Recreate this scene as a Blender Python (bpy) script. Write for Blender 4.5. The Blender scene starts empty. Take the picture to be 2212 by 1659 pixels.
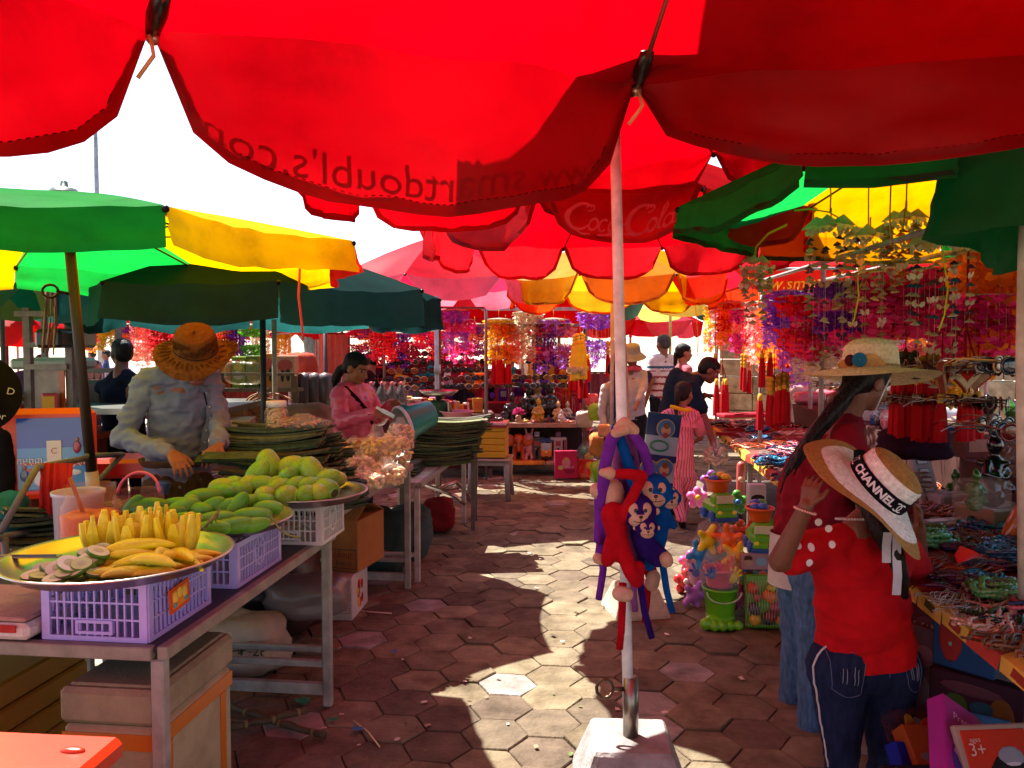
import bpy,math,random
import numpy as np
from mathutils import Matrix,Vector,Euler,noise
random.seed(7)
PI=math.pi
sc=bpy.context.scene
COL=bpy.context.scene.collection
R_=random.uniform
def C(h,k=1.0):
 h=h.lstrip('#')
 o=[]
 for i in(0,2,4):
  x=int(h[i:i+2],16)/255
  o.append((x/12.92 if x<=.04045 else((x+.055)/1.055)**2.4)*k)
 return tuple(o)
EYE=1.55;FPX=1737.0;PITCH=math.radians(2.64)
cp_,sp_=math.cos(PITCH),math.sin(PITCH)
def P(px,py,d):
 """point seen at (px, py) of a 2212 x 1659 view, d metres ahead"""
 xc=(px-1106)/FPX;yc=(829.5-py)/FPX
 dy=cp_+yc*sp_;dz=-sp_+yc*cp_
 t=d/dy
 return Vector((xc*t,d,EYE+dz*t))
def G(px,py):
 """ground point seen at that place"""
 yc=(829.5-py)/FPX
 dy=cp_+yc*sp_;dz=-sp_+yc*cp_
 t=-EYE/dz
 return Vector(((px-1106)/FPX*t,dy*t,0))
SRZ=-0.11
def street(u,v,z=0):
 return Vector((u*math.sin(.11)+v*math.cos(.11),u*math.cos(.11)-v*math.sin(.11),z))
cam=bpy.data.objects.new('camera',bpy.data.cameras.new('camera'))
COL.objects.link(cam);sc.camera=cam
cam.location=(0,0,EYE)
cam.rotation_euler=(PI/2-PITCH,0,0)
cam.data.sensor_width=36;cam.data.lens=36*FPX/2212
cam.data.clip_start=.05;cam.data.clip_end=1000
MATS={}
def fam(kind):
 if kind in MATS:return MATS[kind]
 S=dict(rough=.6,var=.2,vs=9,bump=.1,bs=60,metal=0,spec=.4,tr=0,alpha=0,sss=0,coat=0,stretch=(1,1,1),dirt=0)
 K=dict(plastic=dict(rough=.32,var=.07,bump=.03,bs=25,spec=.5,dirt=.12),film=dict(rough=.2,var=.05,bump=.3,bs=30,spec=.5,alpha=.86),clear=dict(rough=.12,var=.03,bump=.06,bs=20,spec=.6,alpha=.8),cloth=dict(rough=.92,var=.16,vs=14,bump=.25,bs=320,spec=.15,dirt=.1),satin=dict(rough=.36,var=.08,vs=8,bump=.12,bs=30,spec=.5),denim=dict(rough=.95,var=.38,vs=60,bump=.35,bs=420,spec=.12,stretch=(1,1,.25),dirt=.25),plush=dict(rough=1,var=.16,vs=40,bump=.5,bs=500,spec=.05),metal=dict(rough=.36,var=.25,bump=.05,bs=30,metal=.9,dirt=.3),steel=dict(rough=.3,var=.08,bump=.03,bs=12,metal=1),paint=dict(rough=.5,var=.3,vs=12,bump=.12,bs=60,dirt=.5),paper=dict(rough=.75,var=.12,vs=10,bump=.12,bs=40,spec=.2,dirt=.2),gloss=dict(rough=.12,var=.05,bump=.02,bs=20,spec=.6),skin=dict(rough=.5,var=.14,vs=18,bump=.12,bs=190,spec=.35,sss=.06),hair=dict(rough=.5,var=.5,vs=90,bump=.9,bs=150,spec=.2,stretch=(1,1,.07)),wood=dict(rough=.7,var=.45,vs=14,bump=.3,bs=45,stretch=(1,1,.2),dirt=.3),stone=dict(rough=.93,var=.4,vs=7,bump=.7,bs=55,spec=.15,dirt=.6),foam=dict(rough=.8,var=.2,vs=6,bump=.3,bs=120,spec=.2,dirt=.6),petal=dict(rough=.6,var=.2,vs=30,bump=.1,bs=60,spec=.2,tr=.55),straw=dict(rough=.78,var=.25,vs=70,bump=.6,bs=240,spec=.2,tr=.12),fruit=dict(rough=.4,var=.3,vs=11,bump=.07,bs=240,spec=.4,dirt=.22),flesh=dict(rough=.42,var=.12,vs=25,bump=.2,bs=90,spec=.4,sss=.15),leaf=dict(rough=.5,var=.5,vs=26,bump=.4,bs=130,spec=.3,tr=.08,stretch=(1,1,1),dirt=.35),pinstripe=dict(rough=.9,var=.12,vs=14,bump=.2,bs=200,spec=.15),canopy=dict(rough=.7,var=.22,vs=2.2,bump=.3,bs=9,spec=.1,tr=.62,dirt=.5),)
 S.update(K[kind])
 m=bpy.data.materials.new(kind);m.use_nodes=True
 nt=m.node_tree;N=nt.nodes;L=nt.links;N.clear()
 def nd(t,**kw):
  n=N.new(t)
  for k,v in kw.items():n.inputs[k].default_value=v
  return n
 out=N.new('ShaderNodeOutputMaterial')
 at=N.new('ShaderNodeAttribute');at.attribute_name='Col'
 tc=N.new('ShaderNodeTexCoord')
 mp=nd('ShaderNodeMapping',Scale=S['stretch']);L.new(tc.outputs['Object'],mp.inputs['Vector'])
 n1=nd('ShaderNodeTexNoise',Scale=S['vs'],Detail=5.0,Roughness=.6);L.new(mp.outputs[0],n1 .inputs['Vector'])
 mr=nd('ShaderNodeMapRange');mr.inputs['From Min'].default_value=.3;mr.inputs['From Max'].default_value=.7
 mr.inputs['To Min'].default_value=1-S['var'];mr.inputs['To Max'].default_value=1+S['var']
 L.new(n1 .outputs['Fac'],mr.inputs['Value'])
 mul=N.new('ShaderNodeVectorMath');mul.operation='SCALE'
 L.new(at.outputs['Color'],mul.inputs[0]);L.new(mr.outputs[0],mul.inputs['Scale'])
 col=mul.outputs[0]
 if S['dirt']:
  n3=nd('ShaderNodeTexNoise',Scale=3.7,Detail=8.0,Roughness=.72);L.new(tc.outputs['Object'],n3 .inputs['Vector'])
  r3=nd('ShaderNodeMapRange');r3 .inputs['From Min'].default_value=.5;r3 .inputs['From Max'].default_value=.72
  r3 .inputs['To Max'].default_value=S['dirt'];L.new(n3 .outputs['Fac'],r3 .inputs['Value'])
  mx=N.new('ShaderNodeMix');mx.data_type='RGBA';mx.blend_type='MULTIPLY'
  L.new(r3 .outputs[0],mx.inputs['Factor']);L.new(col,mx.inputs['A']);mx.inputs['B'].default_value=(.42,.34,.26,1)
  col=mx.outputs['Result']
 if kind=='fruit':
  vo=nd('ShaderNodeTexVoronoi',Scale=75.0);L.new(tc.outputs['Object'],vo.inputs['Vector'])
  lt=N.new('ShaderNodeMath');lt.operation='LESS_THAN';L.new(vo.outputs['Distance'],lt.inputs[0]);lt.inputs[1].default_value=.17
  ml=N.new('ShaderNodeMath');ml.operation='MULTIPLY';L.new(lt.outputs[0],ml.inputs[0]);L.new(n1 .outputs['Fac'],ml.inputs[1])
  mx=N.new('ShaderNodeMix');mx.data_type='RGBA';L.new(ml.outputs[0],mx.inputs['Factor']);L.new(col,mx.inputs['A']);mx.inputs['B'].default_value=(.05,.045,.012,1);col=mx.outputs['Result']
 if kind=='pinstripe':
  dp=N.new('ShaderNodeVectorMath');dp.operation='DOT_PRODUCT';L.new(tc.outputs['Object'],dp.inputs[0]);dp.inputs[1].default_value=(38,22,0)
  fr=N.new('ShaderNodeMath');fr.operation='FRACT';L.new(dp.outputs['Value'],fr.inputs[0])
  lt=N.new('ShaderNodeMath');lt.operation='LESS_THAN';L.new(fr.outputs[0],lt.inputs[0]);lt.inputs[1].default_value=.2
  mx=N.new('ShaderNodeMix');mx.data_type='RGBA';L.new(lt.outputs[0],mx.inputs['Factor']);L.new(col,mx.inputs['A']);mx.inputs['B'].default_value=(.2,.02,.04,1);col=mx.outputs['Result']
 n2=nd('ShaderNodeTexNoise',Scale=S['bs'],Detail=3.0);L.new(mp.outputs[0],n2 .inputs['Vector'])
 bp=nd('ShaderNodeBump',Strength=S['bump'],Distance=.01);L.new(n2 .outputs['Fac'],bp.inputs['Height'])
 if kind=='canopy':
  bs=N.new('ShaderNodeBsdfDiffuse');L.new(col,bs.inputs['Color']);L.new(bp.outputs[0],bs.inputs['Normal'])
  ts=N.new('ShaderNodeBsdfTranslucent');L.new(col,ts.inputs['Color']);L.new(bp.outputs[0],ts.inputs['Normal'])
  mx=nd('ShaderNodeMixShader',Fac=.66);L.new(bs.outputs[0],mx.inputs[1]);L.new(ts.outputs[0],mx.inputs[2])
  gl=nd('ShaderNodeBsdfGlossy',Roughness=.45);
  m2=nd('ShaderNodeMixShader',Fac=.008);L.new(mx.outputs[0],m2 .inputs[1]);L.new(gl.outputs[0],m2 .inputs[2])
  L.new(m2 .outputs[0],out.inputs['Surface'])
 else:
  b=nd('ShaderNodeBsdfPrincipled',Roughness=S['rough'],Metallic=S['metal'])
  b.inputs['Specular IOR Level'].default_value=S['spec']
  L.new(col,b.inputs['Base Color']);L.new(bp.outputs[0],b.inputs['Normal'])
  if S['sss']:
   b.inputs['Subsurface Weight'].default_value=S['sss'];b.inputs['Subsurface Radius'].default_value=(.02,.008,.004)
   b.inputs['Subsurface Scale'].default_value=.3
  sh=b.outputs[0]
  if S['tr']:
   ts=N.new('ShaderNodeBsdfTranslucent');L.new(col,ts.inputs['Color'])
   mx=nd('ShaderNodeMixShader',Fac=S['tr']);L.new(sh,mx.inputs[1]);L.new(ts.outputs[0],mx.inputs[2]);sh=mx.outputs[0]
  if S['alpha']:
   ts=N.new('ShaderNodeBsdfTransparent')
   mx=nd('ShaderNodeMixShader',Fac=S['alpha']);L.new(sh,mx.inputs[1]);L.new(ts.outputs[0],mx.inputs[2]);sh=mx.outputs[0]
  L.new(sh,out.inputs['Surface'])
 MATS[kind]=m
 return m
class MB:
 def __init__(s,col=(.5,.5,.5)):
  s.v=[];s.f=[];s.c=[];s.s=[];s.col=col;s.M=Matrix.Identity(4)
 def at(s,loc=(0,0,0),rot=(0,0,0),sca=1):
  if not hasattr(sca,'__len__'):sca=(sca,)*3
  s.M=Matrix.LocRotScale(Vector(loc),Euler(rot),Vector(sca));return s
 def add(s,vs,fs,sm=False,col=None):
  b=len(s.v);M=s.M
  s.v.extend([tuple(M@Vector(p))for p in vs])
  c=col or s.col
  for f in fs:
   s.f.append([i+b for i in f]);s.c.append(c);s.s.append(sm)
  return s
 def box(s,c,d,rz=0,bev=0,col=None):
  x,y,z=d[0]/2,d[1]/2,d[2]/2
  b=min(bev,x*.9,y*.9,z*.9)
  if b<=0:
   vs=[(i*x,j*y,k*z)for i in(-1,1)for j in(-1,1)for k in(-1,1)]
   fs=[(0,1,3,2),(4,6,7,5),(0,4,5,1),(2,3,7,6),(0,2,6,4),(1,5,7,3)]
  else:
   vs=[];idx={}
   for i in(-1,1):
    for j in(-1,1):
     for k in(-1,1):
      for a in range(3):
       q=[i*(x-b),j*(y-b),k*(z-b)];q[a]=(i*x,j*y,k*z)[a]
       idx[i,j,k,a]=len(vs);vs.append(tuple(q))
   fs=[]
   for a in range(3):
    o=[q for q in range(3)if q!=a]
    for sg in(-1,1):
     r=[]
     for(p,q)in((-1,-1),(1,-1),(1,1),(-1,1)):
      key=[0,0,0];key[a]=sg;key[o[0]]=p;key[o[1]]=q
      r.append(idx[tuple(key)+(a,)])
     fs.append(r)
   for a in range(3):
    o=[q for q in range(3)if q!=a]
    for p in(-1,1):
     for q in(-1,1):
      k1=[0]*3;k2=[0]*3
      k1[a]=-1;k2[a]=1
      for k in(k1,k2):k[o[0]]=p;k[o[1]]=q
      fs.append([idx[tuple(k1)+(o[0],)],idx[tuple(k2)+(o[0],)],idx[tuple(k2)+(o[1],)],idx[tuple(k1)+(o[1],)]])
   for i in(-1,1):
    for j in(-1,1):
     for k in(-1,1):
      fs.append([idx[i,j,k,0],idx[i,j,k,1],idx[i,j,k,2]])
  cr,sr=math.cos(rz),math.sin(rz)
  vs=[(c[0]+cr*p[0]-sr*p[1],c[1]+sr*p[0]+cr*p[1],c[2]+p[2])for p in vs]
  return s.add(vs,fs,False,col)
 def tube(s,pts,r,n=8,col=None,cap=True,sm=True,flat=1.0,closed=False):
  pts=[Vector(p)for p in pts];k=len(pts)
  rr=list(r)if hasattr(r,'__len__')else[r]*k
  t0=(pts[1]-pts[0]).normalized()
  u=t0 .orthogonal().normalized()
  vs=[];fs=[]
  for i,p in enumerate(pts):
   if closed:t=pts[(i+1)%k]-pts[i-1]
   else:t=pts[min(i+1,k-1)]-pts[max(i-1,0)]
   if t.length<1e-9:t=t0 .copy()
   t.normalize()
   u=u-t*u.dot(t)
   if u.length<1e-6:u=t.orthogonal()
   u.normalize();w=t.cross(u)
   for j in range(n):
    a=2*PI*j/n
    vs.append(p+(u*math.cos(a)+w*math.sin(a)*flat)*rr[i])
  for i in range(k if closed else k-1):
   i2=(i+1)%k
   for j in range(n):
    j2=(j+1)%n
    fs.append((i*n+j,i*n+j2,i2*n+j2,i2*n+j))
  if cap and not closed:
   fs.append(list(range(n))[::-1]);fs.append([(k-1)*n+j for j in range(n)])
  return s.add(vs,fs,sm,col)
 def caps(s,p,q,r1,r2=None,n=12,col=None):
  """tapered capsule"""
  p=Vector(p);q=Vector(q);r2=r1 if r2 is None else r2
  d=q-p
  if d.length<1e-6:d=Vector((0,0,1e-4))
  d.normalize();pts=[];rr=[]
  for a in(-85,-60,-30,0):pts.append(p+d*r1*math.sin(math.radians(a)));rr.append(r1*math.cos(math.radians(a)))
  for a in(0,30,60,85):pts.append(q+d*r2*math.sin(math.radians(a)));rr.append(r2*math.cos(math.radians(a)))
  return s.tube(pts,rr,n,col)
 def lathe(s,prof,n=24,col=None,sm=True,cap=False,wob=None):
  vs=[];fs=[];k=len(prof)
  for i,(r,z)in enumerate(prof):
   for j in range(n):
    a=2*PI*j/n
    w=wob(i,a)if wob else(1,0)
    vs.append((r*w[0]*math.cos(a),r*w[0]*math.sin(a),z+w[1]))
  for i in range(k-1):
   for j in range(n):
    j2=(j+1)%n
    fs.append((i*n+j,i*n+j2,(i+1)*n+j2,(i+1)*n+j))
  if cap:
   fs.append(list(range(n))[::-1]);fs.append([(k-1)*n+j for j in range(n)])
  return s.add(vs,fs,sm,col)
 def ell(s,c,r,n=14,m=8,col=None,rot=(0,0,0),sm=True):
  if not hasattr(r,'__len__'):r=(r,)*3
  E=Euler(rot).to_matrix();c=Vector(c)
  vs=[c+E@Vector((0,0,-r[2]))];fs=[]
  for i in range(1,m):
   t=-PI/2+PI*i/m
   for j in range(n):
    a=2*PI*j/n
    vs.append(c+E@Vector((r[0]*math.cos(t)*math.cos(a),r[1]*math.cos(t)*math.sin(a),r[2]*math.sin(t))))
  vs.append(c+E@Vector((0,0,r[2])))
  for j in range(n):
   j2=(j+1)%n
   fs.append((0,1+j2,1+j))
   for i in range(m-2):fs.append((1+i*n+j,1+i*n+j2,1+(i+1)*n+j2,1+(i+1)*n+j))
   fs.append((1+(m-2)*n+j,1+(m-2)*n+j2,len(vs)-1))
  return s.add(vs,fs,sm,col)
 def grid(s,pts,nu,nv,sm=True,col=None,close=False):
  fs=[]
  for i in range(nu-1):
   for j in range(nv if close else nv-1):
    j2=(j+1)%nv
    fs.append((i*nv+j,i*nv+j2,(i+1)*nv+j2,(i+1)*nv+j))
  return s.add(pts,fs,sm,col)
 def prism(s,poly,z0,z1,col=None):
  n=len(poly)
  vs=[(p[0],p[1],z0)for p in poly]+[(p[0],p[1],z1)for p in poly]
  fs=[list(range(n))[::-1],list(range(n,2*n))]+[(i,(i+1)%n,n+(i+1)%n,n+i)for i in range(n)]
  return s.add(vs,fs,False,col)
 def disc(s,c,r,n=20,z=None,col=None,h=.002):
  return s.prism([(c[0]+r*math.cos(2*PI*i/n),c[1]+r*math.sin(2*PI*i/n))for i in range(n)],c[2],c[2]+h,col)
 def mesh(s,name,kind):
  me=bpy.data.meshes.new(name)
  me.from_pydata(s.v,[],s.f);me.materials.append(fam(kind))
  set_cols(me,s.c)
  me.polygons.foreach_set('use_smooth',s.s)
  me.update();return me
def set_cols(me,cols):
 a=me.color_attributes.new('Col','FLOAT_COLOR','CORNER')
 lt=np.zeros(len(me.polygons),dtype=np.int32);me.polygons.foreach_get('loop_total',lt)
 c=np.array(cols,dtype=np.float32);c=np.concatenate([c,np.ones((len(c),1),np.float32)],1)
 a.data.foreach_set('color',np.repeat(c,lt,axis=0).ravel())
def link(name,data,parent=None,loc=(0,0,0),rot=(0,0,0)):
 o=bpy.data.objects.new(name,data);COL.objects.link(o)
 o.parent=parent;o.location=loc;o.rotation_euler=rot
 return o
def tag(o,label=None,cat=None,group=None,kind=None):
 if label:o['label']=label
 if cat:o['category']=cat
 if group:o['group']=group
 if kind:o['kind']=kind
 return o
def thing(name,label,cat,loc=(0,0,0),rot=0,group=None):
 if not hasattr(rot,'__len__'):rot=(0,0,rot)
 return tag(link(name,None,None,loc,rot),label,cat,group)
def part(name,mb,kind,parent,loc=(0,0,0),rot=(0,0,0)):
 return link(name,mb.mesh(name,kind)if isinstance(mb,MB)else mb,parent,loc,rot)
def one(name,mb,kind,label,cat,loc=(0,0,0),rot=0,group=None):
 if not hasattr(rot,'__len__'):rot=(0,0,rot)
 return tag(link(name,mb.mesh(name,kind)if isinstance(mb,MB)else mb,None,loc,rot),label,cat,group)
KIDS={}
def dup(root,loc,rot=None,label=None,group=None,sca=None):
 def cp(o,par):
  c=o.copy();COL.objects.link(c);c.parent=par
  for ch in[q for q in o.children]:cp(ch,c)
  return c
 r=cp(root,None);r.location=loc
 if rot is not None:r.rotation_euler=rot if hasattr(rot,'__len__')else(0,0,rot)
 if sca is not None:r.scale=sca if hasattr(sca,'__len__')else(sca,)*3
 if label:r['label']=label
 if group:r['group']=group
 return r
def text_geo(s,size=.1,ext=.0,shear=0,align='CENTER',bold=0):
 cu=bpy.data.curves.new('t','FONT');cu.body=s;cu.size=size;cu.shear=shear
 cu.align_x=align;cu.align_y='CENTER';cu.extrude=ext;cu.offset=bold;cu.resolution_u=3
 o=bpy.data.objects.new('t',cu);COL.objects.link(o)
 dg=bpy.context.evaluated_depsgraph_get()
 me=bpy.data.meshes.new_from_object(o.evaluated_get(dg))
 vs=[tuple(v.co)for v in me.vertices];fs=[list(p.vertices)for p in me.polygons]
 bpy.data.objects.remove(o);bpy.data.curves.remove(cu);bpy.data.meshes.remove(me)
 return vs,fs
def write(mb,s,size,col,fn,**kw):
 """letters laid on a surface by fn(x, y) -> point"""
 vs,fs=text_geo(s,size,**kw)
 mb.add([fn(v[0],v[1])for v in vs],fs,False,col)
def ribbon(mb,pl,w,col,fn):
 """a brush stroke of width w along a flat polyline"""
 k=len(pl);vs=[]
 for i,(x,y)in enumerate(pl):
  a=pl[max(i-1,0)];b=pl[min(i+1,k-1)]
  dx,dy=b[0]-a[0],b[1]-a[1];l=math.hypot(dx,dy)or 1
  ww=(w[i]if hasattr(w,'__len__')else w)/2
  vs+=[fn(x-dy/l*ww,y+dx/l*ww),fn(x+dy/l*ww,y-dx/l*ww)]
 mb.add(vs,[(2*i,2*i+1,2*i+3,2*i+2)for i in range(k-1)],False,col)
def arc(cx,cy,rx,ry,a0,a1,n=16):
 return[(cx+rx*math.cos(math.radians(a0+(a1-a0)*i/n)),cy+ry*math.sin(math.radians(a0+(a1-a0)*i/n)))for i in range(n+1)]
def flowing_cola(mb,wid,col,fn0):
 k=wid/6.3
 def fn(x,y):return fn0((x+y*.32-3.15)*k,y*k)
 def big(x):
  ribbon(mb,arc(x+.75,.75,.72,.85,50,330,20),[.08+.2*math.sin(PI*i/20)for i in range(21)],col,fn)
  ribbon(mb,arc(x+1.15,1.35,.22,.2,-120,180,10),.09,col,fn)
 def o(x):ribbon(mb,arc(x,.38,.24,.36,0,360,14),[.07+.1*abs(math.sin(PI*i/14*2))for i in range(15)],col,fn)
 big(0);o(1.62)
 ribbon(mb,arc(2.2,.38,.24,.36,50,320,12),.14,col,fn)
 o(2.78);ribbon(mb,[(3.02,.75),(3.02,.2),(3.1,.04),(3.24,.1)],.12,col,fn)
 ribbon(mb,[(3.3,.45),(3.5,.5)],.13,col,fn)
 big(3.55);o(5.08)
 ribbon(mb,[(5.45,.1),(5.5,.6),(5.68,1.3),(5.6,1.6),(5.48,1.3),(5.46,.4),(5.6,.04),(5.72,.1)],.11,col,fn)
 o(5.98);ribbon(mb,[(6.22,.75),(6.22,.2),(6.3,.04),(6.44,.1)],.12,col,fn)
 ribbon(mb,[(.5,-.1),(1.2,-.32),(2.2,-.22),(3.4,-.05),(4.3,-.15)],[.03,.12,.14,.1,.02],col,fn)
def fuse(mb,vox,smooth=4,name='m',kind='cloth',col=None,cfun=None,disp=None,parent=None,objname=None):
 me=bpy.data.meshes.new('tmp');me.from_pydata(mb.v,[],mb.f);me.update()
 o=bpy.data.objects.new('tmp',me);COL.objects.link(o)
 r=o.modifiers.new('r','REMESH');r.mode='VOXEL';r.voxel_size=vox
 sm=o.modifiers.new('s','SMOOTH');sm.factor=.5;sm.iterations=smooth
 dg=bpy.context.evaluated_depsgraph_get()
 m2=bpy.data.meshes.new_from_object(o.evaluated_get(dg))
 bpy.data.objects.remove(o);bpy.data.meshes.remove(me)
 n=len(m2 .vertices)
 co=np.zeros(n*3,np.float32);m2 .vertices.foreach_get('co',co);co=co.reshape(-1,3)
 if disp:
  no=np.zeros(n*3,np.float32);m2 .vertices.foreach_get('normal',no);no=no.reshape(-1,3)
  d=np.array([disp(p)for p in co],np.float32)
  co=co+no*d[:,None];m2 .vertices.foreach_set('co',co.ravel())
 m2 .materials.clear();m2 .materials.append(fam(kind))
 m2 .polygons.foreach_set('use_smooth',[True]*len(m2 .polygons))
 pc=np.zeros(len(m2 .polygons)*3,np.float32);m2 .polygons.foreach_get('center',pc);pc=pc.reshape(-1,3)
 for a in list(m2 .color_attributes):m2 .color_attributes.remove(a)
 if cfun:set_cols(m2,[cfun(p)for p in pc])
 else:set_cols(m2,[col or mb.col]*len(m2 .polygons))
 m2 .name=name;m2 .update()
 if objname:return link(objname,m2,parent)
 return m2
def folds(amp,sx=9,sz=26,seed=0):
 def f(p):
  q=Vector((p[0]*sx*.8+p[2]*sx*.7+seed,p[1]*sx,p[2]*sz*.9-p[0]*sx*.5))
  r1=1-2*abs(noise.noise(q));r2=1-2*abs(noise.noise(q*2.1+Vector((3.1,seed,1.7))))
  return amp*(.75*r1*abs(r1)+.45*r2+.25*noise.noise(q*4.3)-.25)
 return f
w=bpy.data.worlds.new('World');sc.world=w;w.use_nodes=True
nt=w.node_tree;bg=nt.nodes['Background']
sky=nt.nodes.new('ShaderNodeTexSky');sky.sky_type='NISHITA';sky.sun_disc=False
SUN=Vector((-.34,.40,.86)).normalized()
sky.sun_elevation=math.asin(SUN.z);sky.sun_rotation=math.atan2(SUN.x,SUN.y)
sky.air_density=1.0;sky.dust_density=1.0;sky.ozone_density=1.0
nt.links.new(sky.outputs[0],bg.inputs['Color']);bg.inputs['Strength'].default_value=.10
sl=bpy.data.lights.new('sun','SUN');sl.energy=5.0;sl.angle=math.radians(.53);sl.color=(1,.95,.86)
so=link('sun',sl);so.rotation_euler=SUN.to_track_quat('Z','Y').to_euler();so.location=(0,0,20)
sc.view_settings.view_transform='Standard';sc.view_settings.look='None'
sc.view_settings.exposure=1.95;sc.view_settings.gamma=1
sc.render.engine='CYCLES'
cy=sc.cycles
cy.max_bounces=9;cy.diffuse_bounces=5;cy.glossy_bounces=3;cy.transmission_bounces=6;cy.transparent_max_bounces=14
cy.caustics_reflective=False;cy.caustics_refractive=False;cy.sample_clamp_indirect=6
cy.use_denoising=True
try:cy.denoiser='OPENIMAGEDENOISE'
except Exception:pass
def stone_mat(kind,col,**k):
 return fam(kind)
g=MB(C('#a99a88'));S_=160
g.add([(-S_,-30,-.016),(S_,-30,-.016),(S_,260,-.016),(-S_,260,-.016)],[(0,1,2,3)])
tag(link('ground',g.mesh('ground','stone')),kind='structure')
g=MB(C('#6c5c4a'))
g.add([tuple(street(u,v,-.011))for(u,v)in((-2,-7.5),(-2,9.5),(18,9.5),(18,-7.5))],[(0,1,2,3)])
tag(link('joint_sand',g.mesh('joint_sand','stone')),kind='structure')
rnd=random.Random(3)
pv=MB();a_=.139
tones=['#605646','#685e4c','#574c40','#6e6450','#5c5244','#645a48']
for i in range(-36,44):
 for j in range(-8,74):
  u=j*a_*math.sqrt(3)+(a_*math.sqrt(3)/2 if i%2 else 0);v=i*a_*1.5
  if u>16:continue
  p=street(u,v)
  if p.y<-1 or abs(p.x)>1.2+p.y*.72+.5:continue
  z=rnd.gauss(0,.003);tx=rnd.gauss(0,.016);ty=rnd.gauss(0,.016)
  if rnd.random()<.09:z+=.007;tx*=2.4
  if rnd.random()<.04:z-=.006
  col=C(rnd.choice(tones),rnd.uniform(.98,1.28))
  if rnd.random()<.05:col=C('#86807a',rnd.uniform(.85,1.1))
  ring=[];rr=[(a_-.003,-.03),(a_-.003,-.003),(a_-.0065,0)]
  for(r,h)in rr:
   for k in range(6):
    t=PI/3*k-.11
    x=r*math.cos(t);y=r*math.sin(t)
    ring.append((p.x+x,p.y+y,z+h+x*tx+y*ty-(.001 if h<0 else 0)))
  fs=[(12,13,14,15,16,17)]
  for b in(0,6):
   for k in range(6):fs.append((b+k,b+(k+1)%6,b+6+(k+1)%6,b+6+k))
  pv.add(ring,fs,False,col)
tag(link('pavement',pv.mesh('pavement','stone')),kind='structure')
RED='#ac0008';DRED='#c00a12';GRN='#0d8a2c';YEL='#dc9c00';DGR='#0f3430';PNK='#e85a6a';ORG='#f08a10'
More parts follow.
